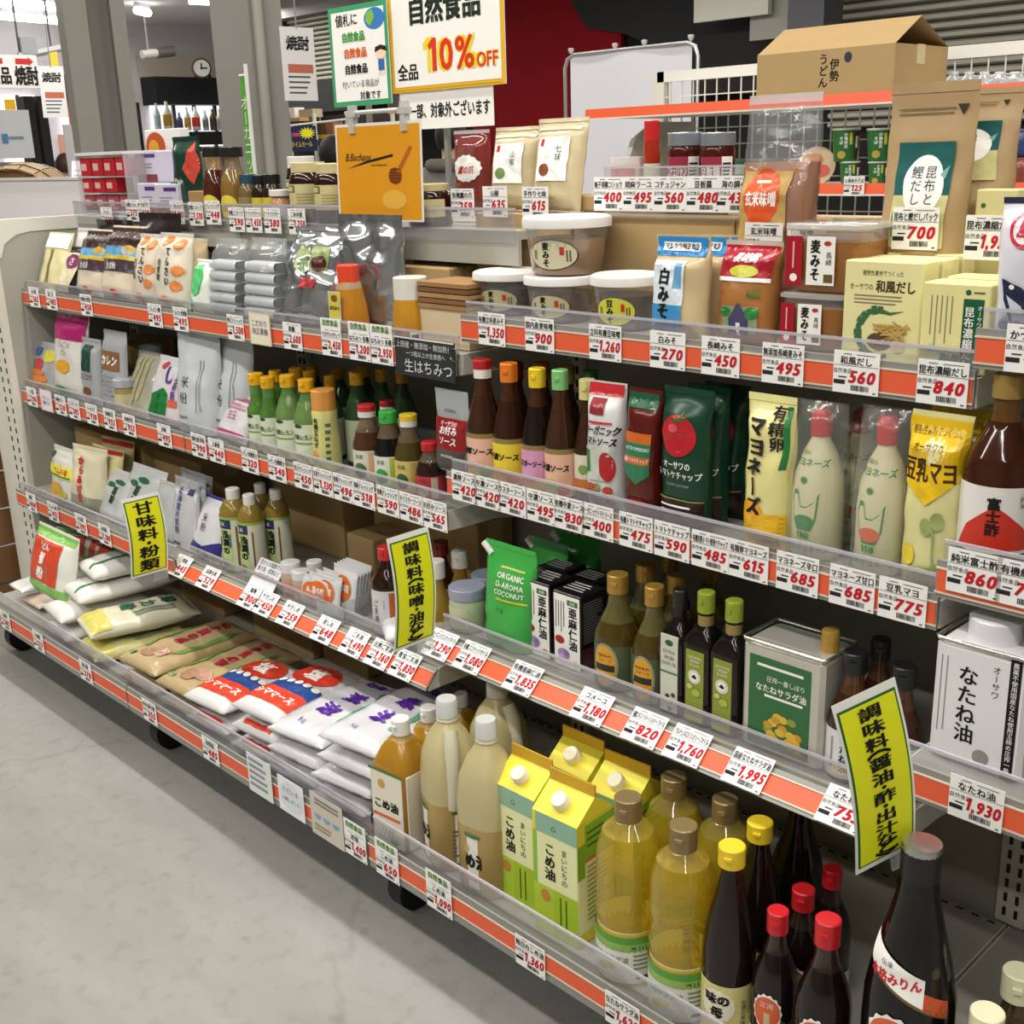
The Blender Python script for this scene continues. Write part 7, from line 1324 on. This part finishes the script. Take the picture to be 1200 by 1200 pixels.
# white partition, board, barrel, posters at the left
t = thing('white_partition', 'white partition panel behind the left end of the shelves', 'partition', (0, 0, 0)); G().box(-1.35, at(104, 230, y=.62).x, .62, .64, .0, at(60, 211, y=.62).z).build('panel', mat('#e4e0e2', .6), t); G().box(-1.35, at(104, 230, y=.62).x, .615, .645, at(60, 211, y=.62).z, at(60, 211, y=.62).z + .008).build('cap_rail', mat('#d2ccd0', .5), t)
t = thing('white_board', 'white display board behind the barrel', 'board', (0, 0, 0)); rx('board', -30, 129, 35, 186, paper('#d2d3d8'), X=-4.2, t=.03, parent=t); rx('blue_picture', 0, 157, 7, 168, paper('#5a8aa8'), X=-4.2, t=.005, parent=t, off=.03); rx('blue_lettering', 8, 160, 25, 163, paper('#7a98a8'), X=-4.2, t=.005, parent=t, off=.03)
pb_ = CAM + 5.6 * ray(30, 236); pb_.z = CAM.z - .28
t = thing('wooden_barrel', 'wooden barrel with pale hoops behind the white partition', 'barrel', (pb_.x - .1, pb_.y + .05, 1.12)); t.rotation_euler = (R(90), 0, R(55))
br = .24
for i in range(18):
    a0, a1 = 2 * PI * i / 18, 2 * PI * (i + .94) / 18
    g = G(); vs = []
    for z, r in ((-.3, br * .86), (-.15, br * .97), (0, br), (.15, br * .97), (.3, br * .86)): vs += [(r * math.cos(a0), r * math.sin(a0), z), (r * math.cos(a1), r * math.sin(a1), z)]
    g.add(vs, [(2 * k, 2 * k + 1, 2 * k + 3, 2 * k + 2) for k in range(4)]); g.build('stave', mat('#c2a272', .6, noise_amt=.15, noise_scale=15), t)
G().lathe([(br * .84, -.27), (.001, -.27)], 24).build('barrel_head', mat('#b08a4e', .6, noise_amt=.2, noise_scale=15), t); G().lathe([(br * .84, .27), (.001, .27)], 24).build('barrel_head', mat('#b08a4e', .6, noise_amt=.2, noise_scale=15), t)
for z in (-.28, -.17, .17, .28): G().lathe([(br * (.88 if abs(z) > .2 else .975), z - .015), (br * (.88 if abs(z) > .2 else .975), z + .015)], 24, close=False).build('hoop', mat('#c9c6be', .35, .4), t, 50)
G().box(pb_.x - .38, pb_.x + .12, pb_.y - .25, pb_.y + .25, 0, .875).build('display_plinth', mat('#5a4a3a', .7))
tag(bpy.data.objects['display_plinth'], 'dark wooden plinth carrying the barrel', 'plinth')
t = thing('mouth_poster', 'white poster with a red mouth drawing beside the first pillar', 'poster', (0, 0, 0)); rx('sheet', 77, 146, 112, 212, paper('#d8d6dc'), X=-3.4, t=.01, parent=t)
a = Print(plane((-3.388, at(94, 180, x=-3.4).y, at(94, 180, x=-3.4).z), (0, 1, 0), (0, 0, 1)), t); k = mpp(Vector((-3.4, at(94, 180, x=-3.4).y, 1.3))) * 1.1; a.oval(6 * k, 8 * k, 9 * k, 6 * k, K, 'mouth_outline'); a.layer(); a.oval(6 * k, 7 * k, 7 * k, 4 * k, paper('#b3242c'), 'mouth_red'); a.text('糸', 9 * k, 24 * k, 12 * k, K); a.done(); yc_ = at(94, 180, x=-3.4).y; G().box(-3.43, -3.4, yc_ - .02, yc_ + .02, 0, 1.45).build('stand_leg', mat('#b9b9bc', .5), t); G().box(-3.55, -3.28, yc_ - .12, yc_ + .12, 0, .015).build('stand_foot', mat('#b9b9bc', .5), t)
t = thing('pop_card', 'leaning white card with blue corner next to the red packets', 'card', at(96, 206, y=.75)); t.rotation_euler = (R(-18), 0, R(40)); t.location.z = 1.2 + .005; G().box(-.05, .05, -.002, 0, 0, .15).build('sheet', paper('#dfe0e6'), t); a = Print(front(-.002), t); a.rect(.02, .05, .09, .15, paper('#9cc0dc'), 'blue_corner'); a.lines(-.04, .03, .02, .12, 6, paper('#b0aab4'), fill=.3); a.done()
sb = struct(G().box(-.6, .06, .645, .95, 1.15, 1.2).build('trim_3', mat('#bdb8b2', .6)))
# big sale signs standing over the top tier
def sale(name, label, c, y, art, col='#f0eeea', frame=None):
    P_ = [at(u, v, y=y) for u, v in c]; x0, x1 = (P_[0].x + P_[3].x) / 2, (P_[1].x + P_[2].x) / 2; z0, z1 = (P_[2].z + P_[3].z) / 2, (P_[0].z + P_[1].z) / 2; w, h = x1 - x0, z1 - z0
    t = thing(name, label, 'sign', ((x0 + x1) / 2, y, z0)); G().box(-w / 2, w / 2, -.002, 0, 0, h).build('sheet', paper(col), t)
    a = Print(front(-.002), t)
    if frame: a.rect(-w / 2, w / 2, 0, h, paper(frame), 'frame'); a.layer(); b = .012; a.rect(-w / 2 + b, w / 2 - b, b, h - b, paper(col), 'inside'); a.layer()
    art(a, w, h); a.done(); return t
def art_s1(a, w, h):
    a.text('値札に', -w * .18, h * .86, h * .13, paper(INK), bold=.02, fit=w * .58); a.oval(w * .29, h * .84, w * .17, h * .105, paper('#3a7ac0'), 'globe_sea'); a.layer(); a.poly([(w * .16, h * .9), (w * .26, h * .93), (w * .3, h * .85), (w * .22, h * .77), (w * .15, h * .82)], paper('#7fb84a'), 'globe_land'); a.text('自然食品', -w * .08, h * .69, h * .1, paper('#3f9a3a'), bold=.05, fit=w * .54); a.text('自然食品', -w * .06, h * .53, h * .1, paper('#d8642a'), bold=.05, fit=w * .54); a.text('自然食品', -w * .06, h * .37, h * .1, paper(INK), bold=.05, fit=w * .54)
    a.text('付いている商品が', 0, h * .22, h * .08, paper(INK), fit=w * .84); a.text('対象です', w * .16, h * .10, h * .09, paper(INK), bold=.02, fit=w * .6)
    a.oval(w * .37, h * .50, w * .09, h * .055, paper('#f0d2b4'), 'child_face'); a.poly([(w * .27, h * .51), (w * .28, h * .56), (w * .37, h * .58), (w * .46, h * .56), (w * .47, h * .51), (w * .37, h * .535)], paper('#2a2018'), 'child_hair'); a.rect(w * .32, w * .42, h * .33, h * .44, paper('#3a6aa8'), 'child_clothes'); a.rect(w * .32, w * .355, h * .29, h * .33, paper('#f0d2b4'), 'child_leg').rect(w * .385, w * .42, h * .29, h * .33, paper('#f0d2b4'), 'child_leg')
sale('sale_sign', 'white sign with green border, globe and small child drawing', [(387, 6), (457, 3), (457, 124), (390, 124)], .80, art_s1, frame='#3f9a6a')
def art_s2(a, w, h):
    a.rect(-w * .47, w * .47, h * .022, h * .035, paper('#e0b02a'), 'yellow_line'); a.text('自然食品', 0, h * .68, h * .245, paper('#1f2a20'), bold=.045, fit=w * .76); a.text('全品', -w * .34, h * .17, h * .15, paper(INK), bold=.03, fit=w * .2)
    for b, c in ((.07, '#e6d42a'), (.022, '#d8361e')): a.text('10%', w * .06, h * .30, h * .37, paper(c), bold=b, fit=w * .46 + (b > .05) * .012, xs=1.0); a.text('OFF', w * .36, h * .22, h * .17, paper(c), bold=b, fit=w * .17 + (b > .05) * .01); a.layer()
sale('sale_sign', 'big yellow-bordered sale sign reading 10% OFF', [(457, -38), (592, -40), (592, 103), (457, 106)], .81, art_s2, frame='#e0b02a')
sale('sale_sign', 'white strip sign under the big sale sign', [(470, 106), (579, 104), (579, 149), (470, 151)], .815, lambda a, w, h: a.text('※一部、対象外ございます', 0, h * .48, h * .42, paper(INK), bold=.03, fit=w * .94))
sale('small_poster', 'small orange poster beside the strip sign', [(455, 108), (470, 108), (470, 133), (455, 133)], .82, lambda a, w, h: a.rect(-w * .4, w * .4, h * .3, h * .9, paper('#6a6a72'), 'grey_square'), col='#c98a4a')
for i, u in enumerate((430, 520)):
    p = at(u, 150, y=.84); t = thing('sign_stand', ['thin metal stand behind the green-bordered sign', 'thin metal stand behind the big sale sign'][i], 'stand', (p.x, .85, 0)); G().tube([(0, 0, 0), (0, 0, 1.62)], .008, 8).build('pole', mat('#b5b5b2', .35, .6), t); G().box(-.09, .09, -.1, .1, 0, .012).build('foot_plate', mat('#77777a', .4, .5), t)
p = at(296, 170, y=.62); pt = at(295, 74, y=.62)
t = thing('green_flag', 'narrow green flag with white lettering on a white pole', 'flag', (p.x, .62, 1.2)); G().tube([(0, 0, 0), (0, 0, pt.z - 1.2)], .005, 8).build('pole', mat('#d9d9d4', .4), t); hh = pt.z - 1.2; G().box(-.03, -.004, -.001, .001, hh * .1, hh * .93).build('cloth', mat('#4f9a32', .6), t); a = Print(front(-.001), t); a.text('オーガニック', -.017, hh * .5, hh * .1, paper('#dfe6d4'), vertical=True); a.done(); G().tube([(0, 0, hh * .93), (-.03, 0, hh * .93)], .003, 6).build('arm', mat('#d9d9d4', .4), t)
# roller shutters, red wall, dark wall, bulkheads on the back wall
def shutter(label, u0, v0, u1, v1, n, Y=BY, off=.02, c1='#a19e90'):
    t = thing('roller_shutter', label, 'shutter', (0, 0, 0)); P0, P1 = at(u0, v1, y=Y), at(u1, v0, y=Y); x0, x1 = at(u0, v0, y=Y).x, at(u1, v1, y=Y).x; z0, z1 = P0.z, max(P1.z, at(u0, v0, y=Y).z); dz = (z1 - z0) / n
    me = G().prism([(Y - off - .02, 0), (Y - off - .075, dz * .2), (Y - off - .075, dz * .62), (Y - off - .02, dz * .86), (Y - off, dz * .86), (Y - off, 0)], x0, x1).mesh('slat', mat(c1, .55, .1))
    G().box(x0, x1, Y - off - .012, Y - off, z0, z1).build('dark_gap', mat('#2f2e28', .7), t)
    for i in range(n): put('slat', me, t, (0, 0, z0 + i * dz))
    return t
shutter('grey roller shutter filling the top right corner', 986, -60, 1420, 150, 20); shutter('grey roller shutter right of the second pillar', 342, 12, 400, 104, 16, c1='#a8a498'); 
t = tag(ry('black_banner', 336, 99, 480, 134, mat('#161617', .7), Y=8.98, t=.9), 'black band below the shutter behind the green-bordered sign', 'valance')
struct(ry('wall_red', 560, -60, 735, 250, mat('#7d0a14', .7, spec=.1, noise_amt=.06, noise_scale=1), off=.04)); 
g = G(); d0 = [at(u, v, y=8.9) for u, v in ((668, -5), (690, 33), (735, 40), (765, 52), (775, 110), (960, 110), (960, -40), (668, -40))]
g.slab([(p.x, p.z) for p in d0], 8.86, 8.94); struct(g.build('trim_4', mat('#141413', .8)))
struct(ry('trim_5', 818, -40, 905, 22, mat('#d2d1c4', .6), Y=8.6)); struct(ry('trim_6', 884, -40, 946, 45, mat('#9a9a90', .6), Y=8.7)); struct(ry('column_back', 946, -40, 988, 60, mat('#4a4a50', .6), Y=8.5, t=.3))
t = tag(ry('lintel', 330, -30, 470, 14, mat('#76736c', .6), Y=8.4, t=.2), 'grey lintel beam above the left roller shutter', 'beam')
# white banner on a bent-pipe stand
Yb = 2.75; c = [at(u, v, y=Yb) for u, v in ((662, 56), (818, 62), (662, 190), (672, 56), (812, 66))]
t = thing('banner_stand', 'blank white banner sheet on a bent steel pipe stand', 'banner', (c[0].x, Yb, 0)); W_ = c[1].x - c[0].x; zt = c[0].z
zr = at(740, 57, y=Yb).z
G().tube([(0, 0, 0), (0, 0, zr - .05), (.015, 0, zr - .015), (.05, 0, zr), (W_ - .05, 0, zr), (W_ - .015, 0, zr - .015), (W_, 0, zr - .05), (W_, 0, 0)], .008, 8).build('pipe_frame', mat('#c2c2c2', .3, .7), t, 60)
for k in (0, W_): G().box(k - .02, k + .02, -.25, .25, 0, .02).build('foot', mat('#aaaaaa', .4, .5), t)
G().grid(lambda a, b: (.03 + a * (W_ - .06), .004 * math.sin(a * 9), .55 + b * (zr - .555)), 12, 2).grid(lambda a, b: (.03 + a * (W_ - .06), .004 * math.sin(a * 9) + .002, .55 + b * (zr - .555)), 12, 2, flip=True).build('sheet', paper('#dfdfe6'), t, 60)
for k in (.05, .4, .62, .95): G().lathe([(.006, 0), (.012, .012), (.012, .02), (.001, .022)], 10, cx=W_ * k).build('knob', mat('#d6d6d2', .4), t, 50)
for o_ in [x for x in t.children if x.name.startswith('knob')]: o_.location.z = zr + .006
# next gondola across the rear aisle
Y2 = 2.0; t = thing('rear_shelving', 'cream shelving across the next aisle with orange rails', 'shelving unit', (0, 0, 0)); x0, x1 = at(686, 132, y=Y2).x, 2.9
for z in (1.43, 1.19, .9, .6, .3):
    s = G().box(x0 + (.0 if z == 1.43 else .12), x1, Y2 + .004, Y2 + .42, z, z + .02).build('shelf', CREAM, t)
    G().prism([(Y2, z + .0), (Y2 - .004, z), (Y2 + .001, z + .03), (Y2 + .005, z + .03)], x0 + (0 if z == 1.43 else .12), x1).build('orange_strip', mat('#f0633a', .3), s); G().box(x0 + (0 if z == 1.43 else .12), x1, Y2 - .005, Y2 - .003, z - .004, z + .001).build('rail_lip', mat('#e6e0d2', .4), s)
g = G().prism([(Y2 + .42, .05), (Y2 + .05, .05), (Y2 + .05, 1.28), (Y2 + .09, 1.36), (Y2 + .2, 1.415), (Y2 + .42, 1.415)], x0 + .12, x0 + .14); g.build('end_panel', mat('#b9b7ac', .5), t)
xm = at(770, 100, y=Y2 + .42).x; zT = at(770, 97, y=Y2 + .42).z
G().box(xm, x1, Y2 + .42, Y2 + .445, zT, zT + .035).build('top_beam', mat('#e6e4de', .5), t); G().box(xm - .02, xm + .03, Y2 + .42, Y2 + .45, .05, zT + .035).build('upright_post', CREAM, t)
for i in range(34):
    xx = xm + .05 + i * .05
    if xx < x1: G().box(xx, xx + .004, Y2 + .43, Y2 + .434, .9, zT).build('mesh_wire', mat('#dcdad4', .5), t)
for i in range(12): G().box(xm, x1, Y2 + .428, Y2 + .432, .95 + i * .055, .954 + i * .055).build('mesh_wire', mat('#dcdad4', .5), t)
ROWS['g2'] = (x0, x1, Y2, 1.185, 0, 1.21)
T('g2', 1000, 232, '125', '小海老天そば', 'on the rear shelving under the green noodle cups')
# big carton with an open top on the rear shelving
p0, p1 = at(884, 112, y=Y2), at(1044, 106, y=Y2); w = p1.x - p0.x; h = at(960, 58, y=Y2).z - 1.452
t = thing('udon_carton', 'large brown carton with half-open flaps and brush lettering', 'cardboard box', ((p0.x + p1.x) / 2, Y2 + .01, 1.452)); dp = .30; CB = cardboard(); CD = mat('#6d5632', .9)
for nm, bx in (('front_wall', (-w / 2, w / 2, 0, .005, 0, h)), ('back_wall', (-w / 2, w / 2, dp - .005, dp, 0, h)), ('side_wall', (w / 2 - .005, w / 2, .005, dp - .005, 0, h)), ('side_wall', (-w / 2, -w / 2 + .005, .005, dp - .005, 0, h)), ('bottom', (-w / 2, w / 2, 0, dp, 0, .005))): G().box(*bx).build(nm, CB, t)
G().add([(-w / 2, 0, h), (w / 2, 0, h), (w / 2, dp * .45, h + .075), (-w / 2, dp * .45, h + .075)], [(0, 1, 2, 3)]).build('front_flap', CB, t); G().add([(-w / 2, dp, h), (w / 2, dp, h), (w / 2, dp * .47, h + .07), (-w / 2, dp * .47, h + .07)], [(0, 1, 2, 3)]).build('back_flap', CB, t)
G().box(w / 2, w / 2 + .001, dp * .4, dp * .55, h - .05, h + .002).build('tape', mat('#d6c49a', .25), t)
a = Print(front(0.0), t); a.text('伊勢\nうどん', .02, h * .55, h * .24, K, vertical=True, bold=.02); a.oval(w * .18, h * .8, .012, .014, paper('#3a3d48'), 'round_crest'); a.done()
# noodle cups on the rear shelving
def cup(label, u, vt, vb, y, z0, green=True):
    p = at(u, vb, y=y); H = at(u, vt, y=y).z - z0; r = H * .44
    t = thing('noodle_cup', label, 'cup', (p.x, y, z0), R(15), 0, 'green noodle cups'); G().lathe([(r * .78, 0), (r * .98, H * .94)], 24).build('cup_wall', mat('#2c6a34', .35), t, 50); G().lathe([(r * 1.02, H * .93), (r * 1.04, H * .96), (r * .98, H), (.001, H)], 24).build('lid', mat('#cfd2c4', .4), t, 40)
    a = Print(cyl(lambda z: r * (.78 + .2 * z / H)), t, step=.012, base=.0015); a.text('小海老天\nそば', r * .1, H * .62, H * .12, W, vertical=True, bold=.03); a.oval(-r * .05, H * .2, r * .3, H * .12, film('#b8a04a'), 'gold_ring'); a.rect(r * .5, r * .7, H * .5, H * .85, film('#c9c44a'), 'yellow_plate'); a.rect(r * .9, r * 1.9, H * .05, H * .88, film('#5a2a20'), 'brown_panel'); a.layer(); a.rect(r * .95, r * 1.2, H * .4, H * .75, W, 'white_panel'); a.oval(r * 1.5, H * .7, r * .2, H * .08, film('#d9a23a'), 'picture'); a.done(); return t
zs = 1.2115; Hc = at(1000, 189, y=2.1).z - zs
for i, (u, r_) in enumerate([(995, 0), (1028, 0), (1060, 0), (990, 1), (1030, 1), (1064, 1)]):
    z0 = zs + r_ * (Hc + .001); yy = 2.09
    cup('green noodle cup, %s row, %s' % (['lower', 'upper'][r_], ['left', 'middle', 'right'][i % 3]), u, 189 if not r_ else 150, 215, yy, z0) if not r_ else cup('green noodle cup, upper row, %s' % ['left', 'middle', 'right'][i % 3], u, 150, 189, yy, z0)
p = at(952, 215, y=2.07); t = thing('noodle_bowl', 'round noodle bowl with patterned lid standing on edge', 'bowl', (p.x, 2.09, zs + .055), 0); t.rotation_euler = (R(80), 0, R(20)); G().lathe([(.04, -.05), (.052, 0), (.055, .004), (.001, .006)], 24).build('bowl', mat('#c9b08a', .4), t, 50); a = Print(top_side(.006), t); a.oval(-.01, .015, .03, .02, film('#c8742e'), 'food_picture').oval(.015, -.015, .025, .018, film('#c84a3a'), 'food_picture'); a.done()
# water bottles and packets at the right edge of the rear shelving
for i in range(8):
    u = 1082 + i * 18; p = at(u, 84, y=2.365); z0 = 1.452; H = p.z - z0
    t = thing('water_bottle', 'clear bottle on the rear shelving, %s from the left' % ['first', 'second', 'third', 'fourth', 'fifth', 'sixth', 'seventh', 'eighth'][i], 'bottle', (p.x, 2.365, z0), group='clear water bottles on the rear shelving'); r = .032
    G().lathe([(r * .95, 0), (r, .006), (r, H * .5), (r * .8, H * .68), (r * .4, H * .86), (r * .36, H * .9)], 18).build('body', clear(.35, .05, '#e0e4ea'), t, 50); G().lathe([(r * .42, H * .88), (r * .42, H), (.001, H)], 14).build('cap', mat('#e4e4e6', .4), t, 40)
for i in range(7):
    rr_ = i // 3; u = 1168 + (i % 3) * 20; y = 2.05; z0 = 1.2115 + rr_ * .07; p = at(u, 200, y=y)
    bag('noodle packet on the rear shelving, %s row, %s' % (['bottom', 'middle', 'top'][rr_], ['left', 'middle', 'right'][i % 3]), p.x, y, z0, .07, .068, .03, '#8a4a3a', lambda a, w, h: a.text('味', 0, h * .5, h * .3, W, bold=.04), m=film(['#8a4a3a', '#3a4a7a', '#4f9a3a'][rr_]), seed=170 + i, name='noodle_packet', cat='packet', group='noodle packets at the right edge', nu=8, nv=8)
for i, (x, c) in enumerate([(.95, '#3f6a58'), (1.06, '#46725e'), (1.17, '#3f6a58')]):
    p = at(760, 190, y=2.06); t = thing('small_tub', 'small tub on the rear shelving behind the chilli oil, %s' % ['left green', 'middle green', 'right green', 'red'][i], 'tub', (x, 2.1, 1.2115)); G().lathe([(.04, 0), (.05, .07), (.053, .072), (.053, .078), (.001, .08)], 20).build('tub', mat(c, .4), t, 40); G().lathe([(.0415, .012), (.0485, .058)], 20, close=False).build('label', paper('#b9c4b4'), t)
# stock shelf and shoppers between the pillar and the honey poster
t = thing('stock_shelf', 'dark stock shelf seen between the pillar and the honey poster', 'shelf', (0, 0, 0)); Ys = 6.2
ry('back_panel', 336, 134, 480, 470, mat('#2a2420', .8), Y=Ys, t=.03, parent=t); ry('shelf_board', 336, 139, 376, 143, mat('#a5834a', .6), Y=Ys - .1, t=.25, parent=t); ry('shelf_board', 336, 163, 480, 166, mat('#3a3430', .6), Y=Ys - .1, t=.25, parent=t)
for u in (338, 381, 420, 470): ry('upright', u, 132, u + 2, 460, mat('#bdb9b4', .5), Y=Ys - .3, t=.03, parent=t)
for i, (u0, v0, u1, v1, c) in enumerate([(341, 127, 350, 138.4, '#cfcabc'), (352, 126, 357, 138.4, '#d8d6d0'), (362, 128, 378, 137.8, '#a59a80'), (384, 145, 392, 156.5, '#5a4030'), (394, 143, 402, 156.5, '#8a5a3a'), (384, 157.2, 404, 162, '#b59a2a')]):
    o = tag(ry('stock_box', u0, v0, u1, v1, paper(c), Y=Ys - .12, t=.12), 'small %s box on the stock shelf behind the pillar' % ['cream', 'narrow white', 'khaki', 'dark brown', 'brown', 'flat mustard'][i], 'box')
t = thing('star_poster', 'dark blue poster with yellow starburst beside the pillar', 'poster', (0, 0, 0)); Yp = 4.6; A_, B_ = at(338, 178, y=Yp), at(370, 147, y=Yp); w, h = B_.x - A_.x, B_.z - A_.z; t.location = ((A_.x + B_.x) / 2, Yp, A_.z); G().box(-w / 2, w / 2, -.004, 0, 0, h).build('sheet', paper('#26284a'), t); a = Print(front(-.004), t); a.oval(w * .2, h * .72, w * .24, h * .2, paper('#e6e02a'), 'starburst', wob=.3); a.text('大特価', -w * .2, h * .68, h * .18, paper('#e04a6a'), bold=.04); a.text('タイムセール', 0, h * .28, h * .26, paper('#b5a02a'), bold=.04, fit=w * .9); a.done(); G().tube([(-w / 2, 0, h + .01), (w / 2 + .4, 0, h + .03)], .008, 6).build('hanging_bar', mat('#d0d0d2', .4), t); [G().tube([(xx, .012, -A_.z), (xx, .012, h + .02)], .008, 6).build('pole', mat('#c0c0c2', .4), t) for xx in (-w * .4, w / 2 + .38)]

# ---------------------------------------------------------------- shoppers, mostly hidden behind the shelves
def person(label, loc, rz, H, coat, trousers, hair, bend=0.0, cap=None):
    t = thing('person', label, 'person', loc, rz)
    def P(x, y, z):                                  # bend forward (towards local -y) above the hips
        if z > .52 and bend: dz = z - .52; return ((x) * H, (y - dz * math.sin(bend)) * H, (.52 + dz * math.cos(bend)) * H)
        return (x * H, y * H, z * H)
    def skin(name, verts, edges, m, parent, root):
        me = bpy.data.meshes.new(name); me.from_pydata([P(*v[:3]) for v in verts], edges, []); me.materials.append(m)
        o = put(name, me, parent); o.modifiers.new('skin', 'SKIN'); sv = me.skin_vertices[0].data
        for i, v in enumerate(verts): sv[i].radius = (v[3] * H, (v[4] if len(v) > 4 else v[3]) * H); sv[i].use_root = i == root
        o.modifiers.new('sub', 'SUBSURF').levels = 2; o.modifiers['sub'].render_levels = 2
        for p_ in me.polygons: p_.use_smooth = True
        return o
    SK = mat('#d2a68a', .6)
    V = [(0, 0, .52, .08, .06), (0, 0, .65, .075, .055), (0, 0, .76, .095, .06), (0, 0, .83, .04, .04), (0, -.005, .87, .034, .036), (0, -.01, .92, .05, .058), (0, -.008, .965, .042, .05),
         (.1, 0, .80, .035), (.125, .01, .64, .028), (.13, -.04, .51, .022), (.13, -.07, .45, .02), (-.1, 0, .80, .035), (-.125, .01, .64, .028), (-.13, -.04, .51, .022), (-.13, -.07, .45, .02),
         (.055, 0, .47, .055), (.06, -.01, .27, .04), (.06, .01, .06, .025), (.06, -.05, .02, .022), (-.055, 0, .47, .055), (-.06, -.01, .27, .04), (-.06, .01, .06, .025), (-.06, -.05, .02, .022)]
    E = [(0, 1), (1, 2), (2, 3), (3, 4), (4, 5), (5, 6), (2, 7), (7, 8), (8, 9), (9, 10), (2, 11), (11, 12), (12, 13), (13, 14), (0, 15), (15, 16), (16, 17), (17, 18), (0, 19), (19, 20), (20, 21), (21, 22)]
    skin('body', V, E, SK, t, 0)
    C_ = [(0, 0, .46, .105, .085), (0, 0, .60, .10, .08), (0, 0, .76, .115, .08), (0, 0, .835, .055, .05), (.1, 0, .80, .05), (.128, .01, .64, .042), (.132, -.04, .52, .034), (-.1, 0, .80, .05), (-.128, .01, .64, .042), (-.132, -.04, .52, .034)]
    skin('coat', C_, [(0, 1), (1, 2), (2, 3), (2, 4), (4, 5), (5, 6), (2, 7), (7, 8), (8, 9)], mat(coat, .8, noise_amt=.1, noise_scale=12), t, 1)
    Q = [(0, 0, .5, .09, .075), (.055, 0, .46, .065), (.06, -.01, .27, .05), (.06, .01, .07, .04), (-.055, 0, .46, .065), (-.06, -.01, .27, .05), (-.06, .01, .07, .04)]
    skin('trousers', Q, [(0, 1), (1, 2), (2, 3), (0, 4), (4, 5), (5, 6)], mat(trousers, .8), t, 0)
    hc = P(0, .008, .945)
    G().lathe([(.058 * H * math.sin(PI * k / 10) + .0005, .072 * H * -math.cos(PI * k / 10)) for k in range(3, 11)], 20).build('hair', mat(hair, .6), t, 60).location = hc
    hood = G().tube([(.07 * H * math.cos(2 * PI * k / 16), .06 * H * math.sin(2 * PI * k / 16), 0) for k in range(16)], .022 * H, 8, closed=True).build('collar', mat('#6a655c', .95), t, 60); hood.location = P(0, .01, .845)
    for s_ in (-1, 1): G().lathe([(.001, -.028 * H), (.024 * H, -.02 * H), (.03 * H, .0), (.02 * H, .03 * H), (.001, .034 * H)], 14, sy=2.2).build('shoe', mat('#222222', .6), t, 50).location = (s_ * .06 * H, -.03 * H, .028 * H)
    return t
D1 = CAM + 6.3 * ray(519, 190)
person('shopper in a grey coat with fur collar behind the honey poster', (D1.x, D1.y, 0), R(200), 1.52, '#77746f', '#2a2c34', '#17130f', bend=.18)
D2 = CAM + 6.6 * ray(397, 185)
person('shopper in a grey coat bending between pillar and honey poster', (D2.x, D2.y, 0), R(240), 1.5, '#6a6c72', '#24242a', '#1a1512', bend=.45)
D3 = CAM + 10.0 * ray(78, 190)
person('distant shopper in olive clothes beside the first pillar', (D3.x, D3.y, 0), R(150), 1.42, '#4a4c38', '#2a2a2a', '#3a2418')
# wooden crate and sack at the left edge
pz = at(24, 600, y=.10)
t = thing('wooden_crate', 'dark wooden crate at the left edge beside the shelves', 'crate', (-.415, .12, 0)); WD = mat('#7a5632', .65, noise_amt=.3, noise_scale=9)
for i in range(5): G().box(-.22, .22, -.02, 0, .015 + i * .115, .12 + i * .115).build('plank', WD, t); G().box(.2, .22, 0, .42, .015 + i * .115, .12 + i * .115).build('plank', WD, t)
G().box(-.22, .2, 0, .42, .555, .577).build('lid', WD, t); G().box(-.22, .2, 0, .42, .0, .02).build('base', mat('#3a2a1a', .8), t)
t = thing('straw_sack', 'tan woven sack lying on the wooden crate', 'sack', (-.42, .31, .589)); gs = G(); gs.grid(lambda a, b: ((.24 + .012 * noise.noise(Vector((a * 20, b * 9, 0)))) * math.cos(2 * PI * a) * math.sin(PI * b) ** .6, .17 * math.sin(2 * PI * a) * math.sin(PI * b) ** .6, .1 - .1 * math.cos(PI * b) + .006 * noise.noise(Vector((a * 30, b * 20, 4)))), 32, 16); gs.build('sack_body', mat('#a58a5c', .8, noise_amt=.25, noise_scale=60, bump=.5), t, 70); G().tube([(.2 * math.cos(2 * PI * k / 20), .15 * math.sin(2 * PI * k / 20), .14) for k in range(20)], .008, 6, closed=True).build('rope', mat('#7a6238', .85), t, 60)
t = thing('dark_basket', 'dark brown slatted basket behind the sack at the left edge', 'basket', (-.46, .565, 0))
for i in range(9): G().box(-.25, .25, 0, .02, .05 + i * .1, .135 + i * .1).build('slat', mat('#2a1c12', .8, noise_amt=.2, noise_scale=15), t)
for x in (-.24, .24): G().box(x - .01, x + .01, .02, .045, 0, .98).build('post', mat('#20150d', .8), t)
